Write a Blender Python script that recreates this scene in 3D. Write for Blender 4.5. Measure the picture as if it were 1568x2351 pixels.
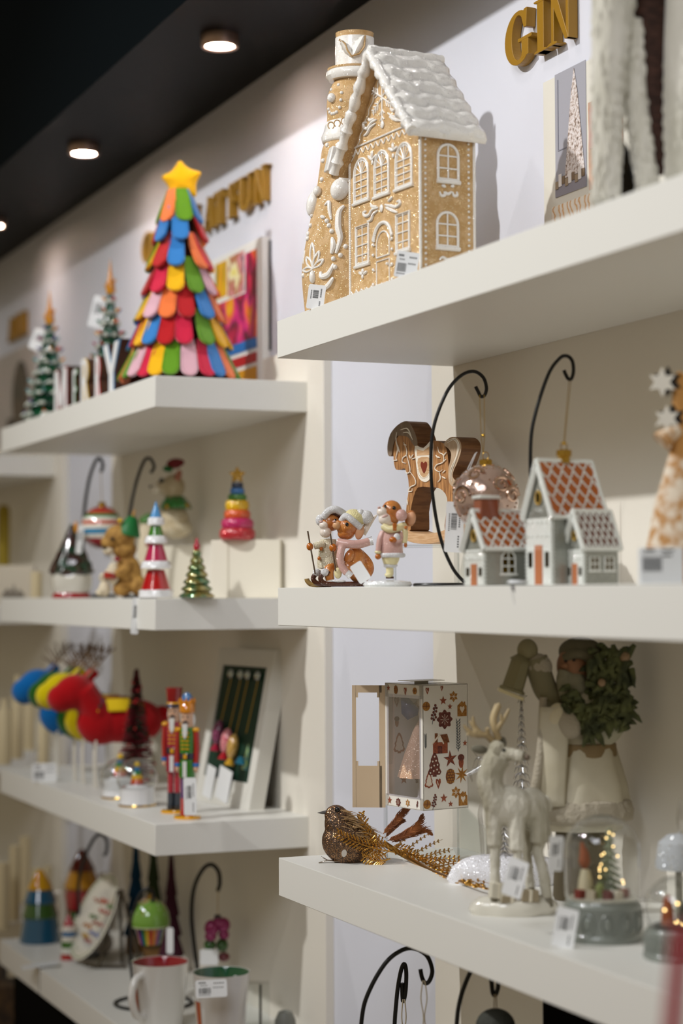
import bpy, bmesh, math, random
from mathutils import Vector, Matrix, Euler, noise
for o in list(bpy.data.objects): bpy.data.objects.remove(o)
SC = bpy.context.scene
COL = SC.collection
PI = math.pi
R = math.radians

# ---------------------------------------------------------------- camera
FPX, YAW, PITCH, ROLL = 4433.03, 0.3995094, 0.0412692, -0.0041871
CAM = Vector((2.357565, -0.904708, -0.005518))
FW = Vector((-math.cos(YAW)*math.cos(PITCH), math.sin(YAW)*math.cos(PITCH), math.sin(PITCH)))
_r = FW.cross(Vector((0, 0, 1))).normalized(); _u = _r.cross(FW)
RT = math.cos(ROLL)*_r + math.sin(ROLL)*_u
UP = -math.sin(ROLL)*_r + math.cos(ROLL)*_u
cam = bpy.data.objects.new('camera', bpy.data.cameras.new('camera')); COL.objects.link(cam)
m = Matrix((RT, UP, -FW)).transposed().to_4x4(); m.translation = CAM
cam.matrix_world = m
cam.data.sensor_fit = 'VERTICAL'; cam.data.sensor_height = 36; cam.data.sensor_width = 24
cam.data.lens = FPX/2351*36
cam.data.clip_start = .02; cam.data.clip_end = 60
cam.data.dof.use_dof = True; cam.data.dof.focus_distance = 2.45; cam.data.dof.aperture_fstop = 3.1
SC.camera = cam
# ---------------------------------------------------------------- world, exposure
SC.view_settings.view_transform = 'Standard'
try: SC.view_settings.look = 'None'
except Exception: pass
SC.view_settings.gamma = 1; SC.view_settings.use_curve_mapping = False
SC.view_settings.exposure = 0.0
w = bpy.data.worlds.new('shop_air'); SC.world = w; w.use_nodes = True
w.node_tree.nodes['Background'].inputs[0].default_value = (1.0, .83, .54, 1)
w.node_tree.nodes['Background'].inputs[1].default_value = .275
def lamp(kind, name, loc, target, energy, color, size=.1, angle=60, blend=.3):
    d = bpy.data.lights.new(name, kind); d.energy = energy; d.color = color
    if kind == 'AREA': d.shape = 'DISK'; d.size = size
    else: d.shadow_soft_size = size
    if kind == 'SPOT': d.spot_size = R(angle); d.spot_blend = blend
    o = bpy.data.objects.new(name, d); COL.objects.link(o); o.location = loc
    o.rotation_euler = (Vector(target)-Vector(loc)).to_track_quat('-Z', 'Y').to_euler()
    return o
# shop spots out over the aisle (their hard shadows fall on the wall), and soft room light
k_ = lamp('SPOT', 'aisle_spot', (-.15, -2.3, 2.1), (-.1, .2, .24), 278, (1, .995, .98), .035, 39, 1); k_.scale = (2.5, 1, 1)   # wide, flat wall-washer beam
lamp('SPOT', 'aisle_spot', (-2.0, -2.3, 2.1), (-1.6, .2, .0), 40, (1, .97, .93), .05, 75, .8)
lamp('SPOT', 'aisle_spot', (1.3, -2.3, 2.1), (1.0, .2, .1), 40, (1, .97, .93), .05, 75, .8)
lamp('AREA', 'room_glow', (2.6, -2.4, 2.2), (0, .2, -.3), 52, (.93, .95, 1), 1.6)
for lx in (1.085, .26, -.568, -1.395, -2.22, -3.05):
    lamp('SPOT', 'downlight_beam', (lx, .12, .868), (lx, .125, 0), .45 if lx > 0 else 1.2, (1, .92, .88), .02, 160, 1)

# ---------------------------------------------------------------- pixel -> point on a real plane
def ray(x, y): return FW + (x-784)/FPX*RT - (y-1175.5)/FPX*UP
def at_y(x, y, Y): d = ray(x, y); return CAM + d*((Y-CAM.y)/d.y)
def at_z(x, y, Z): d = ray(x, y); return CAM + d*((Z-CAM.z)/d.z)
def depth(p): return (Vector(p)-CAM).dot(FW)
def proj(p): d = Vector(p)-CAM; z = d.dot(FW); return 784+FPX*d.dot(RT)/z, 1175.5-FPX*d.dot(UP)/z
def spot(bx, Y, Z):
    """the point at height Z and distance Y from the shelf front that the photo shows in column bx"""
    by = 1371-1700*Z
    for _ in range(12): p = at_y(bx, by, Y); by = proj((p.x, Y, Z))[1]
    return Vector((p.x, Y, Z))

# ---------------------------------------------------------------- materials
MATS = {}
def rgb(h):
    h = h.lstrip('#'); c = [int(h[i:i+2], 16)/255 for i in (0, 2, 4)]
    return tuple((v/12.92 if v <= .04045 else ((v+.055)/1.055)**2.4) for v in c)
def mat(name, color='#ffffff', rough=.5, metal=0, spec=.5, coat=0, trans=0, ior=1.45, bump=0, bscale=200, col2=None, cscale=50,
        glit=0, gscale=900, gcol=None, emit=0, sss=0, alpha=1, sheen=0, stretch=None, band=None):
    if name in MATS: return MATS[name]
    m = bpy.data.materials.new(name); m.use_nodes = True; nt = m.node_tree; N = nt.nodes; L = nt.links
    b = N['Principled BSDF']; c = rgb(color) if isinstance(color, str) else color
    b.inputs['Base Color'].default_value = (*c, 1); b.inputs['Roughness'].default_value = rough
    b.inputs['Metallic'].default_value = metal; b.inputs['Specular IOR Level'].default_value = spec
    b.inputs['Coat Weight'].default_value = coat; b.inputs['Coat Roughness'].default_value = .08
    b.inputs['Transmission Weight'].default_value = trans; b.inputs['IOR'].default_value = ior
    b.inputs['Alpha'].default_value = alpha
    if sheen: b.inputs['Sheen Weight'].default_value = sheen
    if sss: b.inputs['Subsurface Weight'].default_value = sss; b.inputs['Subsurface Scale'].default_value = .01
    if emit: b.inputs['Emission Color'].default_value = (*c, 1); b.inputs['Emission Strength'].default_value = emit
    tc = N.new('ShaderNodeTexCoord'); src = tc.outputs['Object']
    if stretch:
        mp = N.new('ShaderNodeMapping'); mp.inputs['Scale'].default_value = stretch; L.new(src, mp.inputs[0]); src = mp.outputs[0]
    cs = None
    if col2:
        n = N.new('ShaderNodeTexNoise'); n.inputs['Scale'].default_value = cscale; n.inputs['Detail'].default_value = 4; L.new(src, n.inputs['Vector'])
        r = N.new('ShaderNodeValToRGB'); r.color_ramp.elements[0].position = .4; r.color_ramp.elements[1].position = .6
        r.color_ramp.elements[0].color = (*c, 1); r.color_ramp.elements[1].color = (*(rgb(col2) if isinstance(col2, str) else col2), 1)
        L.new(n.outputs['Fac'], r.inputs[0]); L.new(r.outputs[0], b.inputs['Base Color']); cs = r.outputs[0]
    if glit:
        v = N.new('ShaderNodeTexVoronoi'); v.inputs['Scale'].default_value = gscale; L.new(tc.outputs['Object'], v.inputs['Vector'])
        ml = N.new('ShaderNodeMath'); ml.operation = 'GREATER_THAN'; ml.inputs[1].default_value = 1-glit
        sp = N.new('ShaderNodeSeparateColor'); L.new(v.outputs['Color'], sp.inputs[0]); L.new(sp.outputs[0], ml.inputs[0])
        nm = N.new('ShaderNodeNormalMap') if False else None
        geo = N.new('ShaderNodeNewGeometry')
        sub = N.new('ShaderNodeVectorMath'); sub.operation = 'SUBTRACT'; sub.inputs[1].default_value = (.5, .5, .5); L.new(v.outputs['Color'], sub.inputs[0])
        ad = N.new('ShaderNodeVectorMath'); ad.operation = 'ADD'; L.new(geo.outputs['Normal'], ad.inputs[0]); L.new(sub.outputs[0], ad.inputs[1])
        nz = N.new('ShaderNodeVectorMath'); nz.operation = 'NORMALIZE'; L.new(ad.outputs[0], nz.inputs[0])
        g = N.new('ShaderNodeBsdfAnisotropic') if False else N.new('ShaderNodeBsdfGlossy'); g.inputs['Roughness'].default_value = .25
        g.inputs['Color'].default_value = (min(1, c[0]*1.3+.35), min(1, c[1]*1.3+.33), min(1, c[2]*1.3+.3), 1)
        if gcol: g.inputs['Color'].default_value = (*rgb(gcol), 1)
        L.new(nz.outputs[0], g.inputs['Normal'])
        mx = N.new('ShaderNodeMixShader'); L.new(ml.outputs[0], mx.inputs[0]); L.new(b.outputs[0], mx.inputs[1]); L.new(g.outputs[0], mx.inputs[2])
        L.new(mx.outputs[0], N['Material Output'].inputs[0])
    if bump:
        n = N.new('ShaderNodeTexNoise'); n.inputs['Scale'].default_value = bscale; n.inputs['Detail'].default_value = 3; L.new(src, n.inputs['Vector'])
        bp = N.new('ShaderNodeBump'); bp.inputs['Strength'].default_value = bump; bp.inputs['Distance'].default_value = .002
        L.new(n.outputs['Fac'], bp.inputs['Height']); L.new(bp.outputs[0], b.inputs['Normal'])
    MATS[name] = m; return m
def metal(name, c, rough=.25, **k): return mat(name, c, rough, 1, **k)
def gloss(name, c, **k): k.setdefault('rough', .22); k.setdefault('coat', .6); return mat(name, c, **k)
def glass(name, c='#ffffff', rough=.0, ior=1.45):
    if name in MATS: return MATS[name]
    m = mat(name, c, rough, trans=1, ior=ior, spec=.5); return m
def thin_glass(name, tint=(1, 1, 1), refl=.12):
    """thin clear wall: straight-through with fresnel reflection"""
    if name in MATS: return MATS[name]
    m = bpy.data.materials.new(name); m.use_nodes = True; N = m.node_tree.nodes; L = m.node_tree.links
    N.remove(N['Principled BSDF']); t = N.new('ShaderNodeBsdfTransparent'); t.inputs[0].default_value = (*tint, 1)
    g = N.new('ShaderNodeBsdfGlossy'); g.inputs['Roughness'].default_value = .04
    lw = N.new('ShaderNodeLayerWeight'); lw.inputs[0].default_value = .5; pw = N.new('ShaderNodeMath'); pw.operation = 'POWER'; pw.inputs[1].default_value = 2.4; L.new(lw.outputs['Facing'], pw.inputs[0])
    ma = N.new('ShaderNodeMath'); ma.operation = 'MULTIPLY_ADD'; ma.inputs[1].default_value = .9; ma.inputs[2].default_value = refl*.16; L.new(pw.outputs[0], ma.inputs[0])
    mx = N.new('ShaderNodeMixShader'); L.new(ma.outputs[0], mx.inputs[0]); L.new(t.outputs[0], mx.inputs[1]); L.new(g.outputs[0], mx.inputs[2])
    L.new(mx.outputs[0], N['Material Output'].inputs[0]); MATS[name] = m; return m

# ---------------------------------------------------------------- mesh builder
def rotm(rx=0, ry=0, rz=0): return Euler((R(rx), R(ry), R(rz))).to_matrix()
class MB:
    def __init__(s): s.v = []; s.f = []; s.mi = []; s.cur = 0; s.T = Matrix.Identity(4); s.cuts = []
    def m(s, i): s.cur = i; return s
    def add(s, vs, fs):
        n = len(s.v); T = s.T; s.cuts.append((n, len(s.f)))
        s.v += [tuple(T @ Vector(v)) for v in vs]; s.f += [tuple(i+n for i in f) for f in fs]; s.mi += [s.cur]*len(fs); return s
    def box(s, c, d, r=None):
        c = Vector(c); vs = []
        for x in (-.5, .5):
            for y in (-.5, .5):
                for z in (-.5, .5):
                    q = Vector((x*d[0], y*d[1], z*d[2]))
                    if r is not None: q = r @ q
                    vs.append(c+q)
        return s.add(vs, [(0, 1, 3, 2), (4, 6, 7, 5), (0, 4, 5, 1), (2, 3, 7, 6), (0, 2, 6, 4), (1, 5, 7, 3)])
    def lathe(s, prof, c=(0, 0, 0), n=32, r=None, sx=1, sy=1, arc=1.0, a0=0, wob=None, cap=True):
        c = Vector(c); vs = []; fs = []; full = arc >= 1; k = n if full else n+1
        for j, (rad, z) in enumerate(prof):
            for i in range(k):
                a = a0+2*PI*arc*i/n; rr = rad*(wob(a, z) if wob else 1)
                q = Vector((rr*math.cos(a)*sx, rr*math.sin(a)*sy, z))
                if r is not None: q = r @ q
                vs.append(c+q)
        for j in range(len(prof)-1):
            for i in range(n):
                a, b = j*k+i, j*k+(i+1) % k
                fs.append((a, b, b+k, a+k))
        if full and cap:
            if prof[0][0] > 1e-9: fs.append(tuple(range(k))[::-1])
            if prof[-1][0] > 1e-9: fs.append(tuple(range((len(prof)-1)*k, len(prof)*k)))
        return s.add(vs, fs)
    def ell(s, c, rad, r=None, n=20, k=12):
        if not hasattr(rad, '__len__'): rad = (rad,)*3
        pr = [(math.sin(PI*j/k), -math.cos(PI*j/k)) for j in range(k+1)]
        vs = []; c = Vector(c)
        for (rr, z) in pr[1:-1]:
            for i in range(n):
                q = Vector((rr*math.cos(2*PI*i/n)*rad[0], rr*math.sin(2*PI*i/n)*rad[1], z*rad[2]))
                if r is not None: q = r @ q
                vs.append(c+q)
        b = Vector((0, 0, -rad[2])); t = Vector((0, 0, rad[2]))
        if r is not None: b = r @ b; t = r @ t
        vs += [c+b, c+t]; fs = []; m = k-1; B = m*n
        for j in range(m-1):
            for i in range(n):
                a, d = j*n+i, j*n+(i+1) % n; fs.append((a, d, d+n, a+n))
        for i in range(n): fs.append((B, (i+1) % n, i)); fs.append((B+1, (m-1)*n+i, (m-1)*n+(i+1) % n))
        return s.add(vs, fs)
    def tube(s, pts, rad, n=10, cap=True, flat=1.0, closed=False):
        pts = [Vector(p) for p in pts]; m = len(pts)
        rads = list(rad) if hasattr(rad, '__len__') else [rad]*m
        if len(rads) != m: rads = [rads[0]+(rads[-1]-rads[0])*i/(m-1) for i in range(m)]
        vs = []; fs = []; ref = None
        for i, p in enumerate(pts):
            if closed: t = pts[(i+1) % m]-pts[i-1]
            else: t = pts[min(i+1, m-1)]-pts[max(i-1, 0)]
            if t.length < 1e-9: t = Vector((0, 0, 1))
            t.normalize()
            if ref is None: ref = Vector((0, 1, 0)) if abs(t.y) < .9 else Vector((1, 0, 0))
            a = (ref-t*ref.dot(t)); a = a.normalized() if a.length > 1e-6 else t.orthogonal().normalized(); ref = a; b = t.cross(a)
            for k in range(n):
                th = 2*PI*k/n; vs.append(p+a*(math.cos(th)*rads[i]*flat)+b*(math.sin(th)*rads[i]))
        for i in range(m if closed else m-1):
            for k in range(n):
                q = i*n+k; w_ = i*n+(k+1) % n; j = ((i+1) % m)*n
                fs.append((q, w_, j+(k+1) % n, j+k))
        if cap and not closed: fs.append(tuple(range(n))[::-1]); fs.append(tuple(range((m-1)*n, m*n)))
        return s.add(vs, fs)
    def prism(s, poly, y0, y1, r=None, c=(0, 0, 0), bev=0):
        """polygon in local x,z extruded along y"""
        c = Vector(c); n = len(poly); vs = []
        a = sum(poly[i][0]*poly[(i+1) % n][1]-poly[(i+1) % n][0]*poly[i][1] for i in range(n))
        if a < 0: poly = poly[::-1]
        for y in (y0, y1):
            for (x, z) in poly:
                q = Vector((x, y, z))
                if r is not None: q = r @ q
                vs.append(c+q)
        fs = [tuple(range(n)), tuple(range(n, 2*n))[::-1]]
        if y0 > y1: fs = [f[::-1] for f in fs]
        for i in range(n):
            j = (i+1) % n; q = (i, i+n, j+n, j); fs.append(q if y0 < y1 else q[::-1])
        return s.add(vs, fs)
    def sheet(s, grid):
        h, w_ = len(grid), len(grid[0]); vs = [p for row in grid for p in row]
        return s.add(vs, [(j*w_+i, j*w_+i+1, (j+1)*w_+i+1, (j+1)*w_+i) for j in range(h-1) for i in range(w_-1)])
    def build(s, name, mats, parent=None, smooth=True, bevel=0, ang=40, scale=1, solid=0, subd=0, remesh=0, relax=0, disp=None):
        me = bpy.data.meshes.new(name)
        me.from_pydata([tuple(c*scale for c in v) for v in s.v], [], s.f)
        if not isinstance(mats, (list, tuple)): mats = [mats]
        for m in mats: me.materials.append(m)
        for p, i in zip(me.polygons, s.mi): p.material_index = min(i, len(mats)-1)
        me.validate(); me.update()
        o = bpy.data.objects.new(name, me); COL.objects.link(o)
        if parent is not None: o.parent = parent
        if remesh:
            md = o.modifiers.new('r', 'REMESH'); md.mode = 'VOXEL'; md.voxel_size = remesh
            if relax: q = o.modifiers.new('s', 'SMOOTH'); q.iterations = relax; q.factor = .5
            bake(o)
            me = o.data
        if disp:
            for v in me.vertices: v.co += Vector(v.normal)*disp(v.co)
        if solid: md = o.modifiers.new('t', 'SOLIDIFY'); md.thickness = solid; md.offset = 0
        if bevel: md = o.modifiers.new('b', 'BEVEL'); md.width = bevel; md.segments = 2; md.limit_method = 'ANGLE'; md.angle_limit = R(35)
        if subd: md = o.modifiers.new('u', 'SUBSURF'); md.levels = subd; md.render_levels = subd
        if smooth:
            me.shade_smooth()
            if not remesh and not subd:
                try: me.set_sharp_from_angle(angle=R(ang))
                except Exception: pass
        return o
def bake(o):
    dg = bpy.context.evaluated_depsgraph_get(); ev = o.evaluated_get(dg)
    me = bpy.data.meshes.new_from_object(ev); o.modifiers.clear(); old = o.data; nm = old.name; o.data = me
    bpy.data.meshes.remove(old); me.name = nm
def tag(o, label=None, cat=None, group=None, kind=None):
    if label: o['label'] = label
    if cat: o['category'] = cat
    if group: o['group'] = group
    if kind: o['kind'] = kind
    return o
FACE = math.atan2(math.cos(YAW), math.sin(YAW))          # local x = to the camera's right, local -y = towards it
class Thing:
    """a thing standing at point p; its parts are modelled in units u (metres per unit)"""
    def __init__(s, name, label, cat, p, u=1, rz=FACE, group=None, tilt=None):
        e = bpy.data.objects.new(name, None); COL.objects.link(e); e.empty_display_size = .02
        e.location = p; e.rotation_euler = (0, 0, rz) if tilt is None else (R(tilt[0]), R(tilt[1]), rz)
        tag(e, label, cat, group); s.e = e; s.u = u
    def part(s, name, mb, mats, label=None, parent=None, **k):
        for q in ('bevel', 'solid', 'remesh'):
            if k.get(q): k[q] *= s.u
        if k.get('disp'): d0 = k['disp']; u = s.u; k['disp'] = lambda co: d0(co/u)*u
        o = mb.build(name, mats, parent or s.e, scale=s.u, **k)
        if label: o['label'] = label
        return o
def _each(s, name, mb, mats, k=1, **kw):
    """every k primitives of the builder become a part of their own"""
    cs = mb.cuts[::k]+[(len(mb.v), len(mb.f))]
    for (v0, f0), (v1, f1) in zip(cs, cs[1:]):
        m2 = MB(); m2.v = mb.v[v0:v1]; m2.f = [tuple(i-v0 for i in f) for f in mb.f[f0:f1]]; m2.mi = mb.mi[f0:f1]; s.part(name, m2, mats, **dict(kw))
Thing.each = _each
def px_thing(name, label, cat, bx, Y, Z, drz=0, group=None, rz=None):
    """stand a thing on the plane z=Z at distance Y from the shelf front; unit = one photo pixel at that distance"""
    p = spot(bx, Y, Z); t = Thing(name, label, cat, p, depth(p)/FPX, FACE+R(drz) if rz is None else rz, group)
    t.bx, t.by = proj(p); return t
def _q(s, px, py, y=0): return (px-s.bx, y, s.by-py)
Thing.q = _q
def _onz(s, px, py, h=0):
    """local coordinates of the shelf point (raised by h metres) seen at a photo pixel"""
    w_ = at_z(px, py, s.e.location.z+h); return (s.e.matrix_basis.inverted() @ w_)/s.u
Thing.onz = _onz
def struct(name, mb, mats, **k):
    o = mb.build(name, mats, **k); o['kind'] = 'structure'; return o
def clone(root, name=None):
    c = root.copy(); COL.objects.link(c)
    for ch in list(root.children):
        d = ch.copy(); COL.objects.link(d); d.parent = c
        for g in list(ch.children):
            h = g.copy(); COL.objects.link(h); h.parent = d
    return c
def arc(cx, cz, r, a0, a1, n=12, y=0, rx=None):
    rx = rx or r
    return [(cx+rx*math.cos(R(a0+(a1-a0)*i/n)), y, cz+r*math.sin(R(a0+(a1-a0)*i/n))) for i in range(n+1)]
def spl(pts, n=6):
    """catmull-rom through points"""
    P = [Vector(p) for p in pts]; out = []
    for i in range(len(P)-1):
        a, b, c, d = P[max(i-1, 0)], P[i], P[i+1], P[min(i+2, len(P)-1)]
        for k in range(n):
            t = k/n; out.append(.5*((2*b)+(c-a)*t+(2*a-5*b+4*c-d)*t*t+(3*b-a-3*c+d)*t**3))
    out.append(P[-1]); return out
def spl2(pts, n=6): return [(p.x, p.y) for p in spl([(a, b, 0) for a, b in pts], n)]
def closed2(pts, n=5):
    k = len(pts); P = [Vector((a, b, 0)) for a, b in pts]; out = []
    for i in range(k):
        a, b, c, d = P[i-1], P[i], P[(i+1) % k], P[(i+2) % k]
        for q in range(n):
            t = q/n; v = .5*((2*b)+(c-a)*t+(2*a-5*b+4*c-d)*t*t+(3*b-a-3*c+d)*t**3); out.append((v.x, v.y))
    return out
def star2(n, r1, r2, cx=0, cz=0, a0=90): return [(cx+(r1 if i % 2 == 0 else r2)*math.cos(R(a0+180*i/n)), cz+(r1 if i % 2 == 0 else r2)*math.sin(R(a0+180*i/n))) for i in range(2*n)]
rnd = random.Random(7)
# ================================================================ SETTING
D, W, ZC = .2568, .2715, .896
white = mat('shelf_white', '#e6e5df', .42, spec=.4, bump=.03, bscale=900)
cream = mat('panel_cream', '#e6e1d6', .5, spec=.3)
wallm = mat('wall_lilac', '#d6d8e2', .55, spec=.2, bump=.02, bscale=600)
black = mat('soffit_black', '#0c0b0b', .5, spec=.12)
teal = mat('fascia_teal', '#070d10', .8, spec=.04)
Z1, Z2, Z3, Z4, T = .35, 0, -.35, -.70, .0491
DZL = -.0155
struct('wall_back', MB().box((-2, W+.05, -.2), (9, .1, 2.6)), wallm, smooth=False)
mb = MB().box((-2, (W+.012)/2, ZC+.35), (9, W-.012, .7)); mb.mi = [1 if i == 2 else 0 for i in range(6)]
struct('trim_1', mb, [black, teal], smooth=False)['label'] = 'black lowered ceiling band above the shelves'
struct('ceiling', MB().box((-1, -2, 2.65), (14, 8, .1)), mat('ceiling_dark', '#08090a', .9, spec=.03), smooth=False)
struct('floor', MB().box((-1, -2, -1.55), (14, 8, .1)), mat('floor_dark', '#a07c50', .35, col2='#b08c60', cscale=3), smooth=False)
BAYS = [(0-.0, 1.9, 0, 'nearest shelving bay'), (-.5347-1.065, -.5347, DZL, 'middle shelving bay'), (-3.2, -2.150, -.028, 'farthest shelving bay')]
SHN = {0: 'top', 1: 'second', 2: 'third', 3: 'fourth', 4: 'fifth'}
for bi, (x0, x1, dz, nm) in enumerate(BAYS):
    pn = MB().box(((x0+x1)/2, (D+W)/2, (.41+dz-1.5)/2), (x1-x0+.138, W-D, .41+dz+1.5)).build('wall_panel', cream, bevel=.001)
    tag(pn, 'cream back panel fixed to the wall behind the '+nm, 'panel', 'cream back panels')
    for k in range(5):
        zt = (Z1, Z2, Z3, Z4, -1.05)[k]+dz
        b = MB().box(((x0+x1)/2, D/2, zt-T/2), (x1-x0, D, T)).build('shelf', white, bevel=.0008)
        tag(b, 'thick white %s shelf from the top in the %s' % (SHN[k].replace('top', 'uppermost'), nm), 'shelf', 'white wall shelves')
# surface-mounted downlights
lamp_rim = metal('lamp_rim', '#b79c90', .35); lamp_face = mat('lamp_face', '#fff4ea', emit=14)
def disc(mb, r, z, n=32): return mb.lathe([(0, z), (r, z)], n=n)
proto = None
for i, lx in enumerate((-.568, -1.395, -2.22)):
    t = Thing('ceiling_downlight', ['round metal downlight above the colourful felt tree, largest of the three', 'round metal downlight in the middle of the row of three', 'round metal downlight cut by the left edge of the photo'][i], 'ceiling light', (lx, .12, ZC-.016), 1, group='ceiling downlights')
    mb = MB().lathe([(.030, -.004), (.0315, -.001), (.0315, .0158), (.0, .0158)], n=40, cap=False)
    mb.lathe([(.030, -.004), (.0245, -.003), (.0235, 0), (0, 0)], n=40, cap=False); t.part('rim', mb, lamp_rim)
    t.part('diffuser', MB().lathe([(.0235, -.0015), (0, -.0015)], n=40), lamp_face)
# ================================================================ WALL SIGNS
gold = mat('gold_paint', '#98701a', .38, spec=.5, bump=.05, bscale=300); 
def ring2(w, h, t, tz, a0, a1, n=26, cx=None, cz=None):
    cx = w/2 if cx is None else cx; cz = h/2 if cz is None else cz
    o = [(cx+w/2*math.cos(R(a0+(a1-a0)*i/n)), cz+h/2*math.sin(R(a0+(a1-a0)*i/n))) for i in range(n+1)]
    q = [(cx+(w/2-t)*math.cos(R(a0+(a1-a0)*i/n)), cz+(h/2-tz)*math.sin(R(a0+(a1-a0)*i/n))) for i in range(n+1)]
    return o+q[::-1]
def serif(x, z, w=.30, h=.06, up=1): return [(x-w/2, z), (x+w/2, z), (x+w/2, z+h*up*.5), (x+w*.22, z+h*up), (x-w*.22, z+h*up), (x-w/2, z+h*up*.5)]
def rect(x0, z0, x1, z1): return [(x0, z0), (x1, z0), (x1, z1), (x0, z1)]
GL = {
 'I': (.30, [rect(.08, 0, .24, 1), serif(.16, 0), serif(.16, 1, up=-1)]),
 'N': (.66, [rect(.10, 0, .17, 1), rect(.49, .0, .56, 1), [(.04, 1), (.22, 1), (.56, 0), (.46, 0)], serif(.13, 0, .26), serif(.52, 1, .26, up=-1)]),
 'G': (.66, [ring2(.64, 1.04, .17, .09, 55, 318, cz=.5), [(.40, 0.06), (.56, .10), (.56, .42), (.40, .42)], rect(.32, .40, .64, .47), [(.46, .64), (.52, .64), (.54, 1), (.48, 1), (.40, .9)]]),
 'O': (.66, [ring2(.64, 1.04, .16, .07, 0, 182, cz=.5), ring2(.64, 1.04, .16, .07, 180, 362, cz=.5)]),
 'H': (.68, [rect(.09, 0, .24, 1), rect(.44, 0, .59, 1), rect(.2, .47, .5, .54), serif(.165, 0), serif(.165, 1, up=-1), serif(.515, 0), serif(.515, 1, up=-1)]),
 'T': (.56, [rect(.20, 0, .36, 1), rect(.01, .92, .55, 1), [(.01, .74), (.06, .74), (.1, .95), (.01, .98)], [(.55, .74), (.50, .74), (.46, .95), (.55, .98)], serif(.28, 0)]),
 'A': (.66, [[(.06, 0), (.12, 0), (.36, .92), (.30, 1)], [(.26, 1), (.38, 1), (.62, 0), (.45, 0)], rect(.18, .3, .5, .37), serif(.09, 0, .2), serif(.54, 0, .24)]),
 'F': (.54, [rect(.09, 0, .25, 1), rect(.1, .93, .5, 1), rect(.2, .48, .40, .55), [(.5, .72), (.45, .72), (.41, .95), (.5, .97)], rect(.38, .40, .42, .64), serif(.17, 0)]),
 'U': (.66, [rect(.09, .28, .25, 1), rect(.50, .28, .57, 1), ring2(.48, .62, .15, .09, 180, 362, cx=.33, cz=.29), serif(.17, 1, up=-1), serif(.53, 1, .24, up=-1)]),
 'W': (.94, [[(.04, 1), (.2, 1), (.36, 0), (.28, 0)], [(.46, 1), (.5, .85), (.36, 0), (.28, 0)], [(.42, 1), (.56, 1), (.72, 0), (.64, 0)], [(.84, 1), (.9, 1), (.72, 0), (.64, 0)], serif(.12, 1, up=-1), serif(.48, 1, up=-1), serif(.86, 1, .22, up=-1)]),
 'L': (.52, [rect(.09, 0, .25, 1), rect(.1, 0, .5, .07), [(.5, .28), (.45, .28), (.40, .05), (.5, .03)], serif(.17, 1, up=-1)]),
 'M': (.84, [rect(.08, 0, .14, 1), rect(.60, 0, .76, 1), [(.06, 1), (.22, 1), (.42, .05), (.36, 0)], [(.62, 1), (.7, 1), (.42, 0), (.36, .1)], serif(.11, 0, .22), serif(.68, 0)]),
 'E': (.54, [rect(.06, 0, .24, 1), rect(.06, .86, .5, 1), rect(.06, .43, .42, .57), rect(.06, 0, .5, .14)]),
 'R': (.58, [rect(.06, 0, .24, 1), ring2(.48, .56, .17, .13, -95, 95, cx=.26, cz=.72), rect(.1, .87, .3, 1), rect(.1, .44, .3, .57), [(.22, .5), (.38, .5), (.56, 0), (.38, 0)]]),
 'Y': (.62, [rect(.22, 0, .40, .5), [(0, 1), (.18, 1), (.40, .42), (.24, .42)], [(.62, 1), (.44, 1), (.22, .42), (.38, .42)]]),
}
x0 = .156
for c, wd in (('G', 1.7), ('I', 1.6), ('N', 1.42)):
    mb = MB(); hh = .067; k_ = wd
    for k, poly in enumerate(GL[c][1]): mb.prism([(px*hh*k_, pz*hh) for px, pz in poly], -.013-.0002*k, 0)
    o = mb.build('sign_letter', gold, smooth=False, bevel=.0006); o.location = (x0, W-.001, .669)
    tag(o, {'G': 'gold serif letter G, first of the sign at the top right', 'I': 'gold serif letter I between G and N at the top right', 'N': 'gold serif letter N beside the white furry figure at the top right'}[c], 'sign letter', 'gold letters of the right sign')
    x0 += GL[c][0]*hh*k_+.003
WH = ['gold letter O of the middle sign, left of the felt tree', 'gold letter H of the middle sign, mostly behind the felt tree', 'gold letter W of the middle sign, behind the felt tree', 'gold letter H of the middle sign before the A, behind the felt tree star', 'gold letter A of the middle sign, right beside the felt tree', 'gold letter T of the middle sign, after the A', 'gold letter F of the middle sign', 'gold letter U of the middle sign between F and N', 'gold letter N of the middle sign, last and farthest right']
xs = [(-1.453, 2.0), (-1.355, 1.5), (-1.265, 1.2), (-1.14, 1.4), (-1.06, 1.5), (-1.0, 1.6), (-.925, 1.6), (-.872, 1.95), (-.79, 1.6)]
for c, (x, k_), lb in zip('OHWHATFUN', xs, WH):
    mb = MB(); hh = .062
    if c == 'H' and x > -1.2: k_ = 1.0
    for k, poly in enumerate(GL[c][1]): mb.prism([(px*hh*k_*(.85 if c in 'W' else 1), pz*hh) for px, pz in poly], -.013-.0002*k, 0)
    o = mb.build('sign_letter', gold, smooth=False, bevel=.0006); o.location = (x, W-.001, .669); tag(o, lb, 'sign letter', 'gold letters of the middle sign')
for c, x, k_, lb in (('A', -2.66, 1.5, 'blurred gold letter A, leftmost in the photo'), ('L', -2.585, 1.1, 'blurred gold letter L at the left edge, between A and M'), ('M', -2.545, 1.35, 'blurred gold letter M at the left edge, last of its sign')):
    mb = MB(); hh = .062
    for k, poly in enumerate(GL[c][1]): mb.prism([(px*hh*k_, pz*hh) for px, pz in poly], -.013-.0002*k, 0)
    o = mb.build('sign_letter', gold, smooth=False, bevel=.0006); o.location = (x, W-.001, .655); tag(o, lb, 'sign letter', 'gold letters of the left sign')

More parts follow.
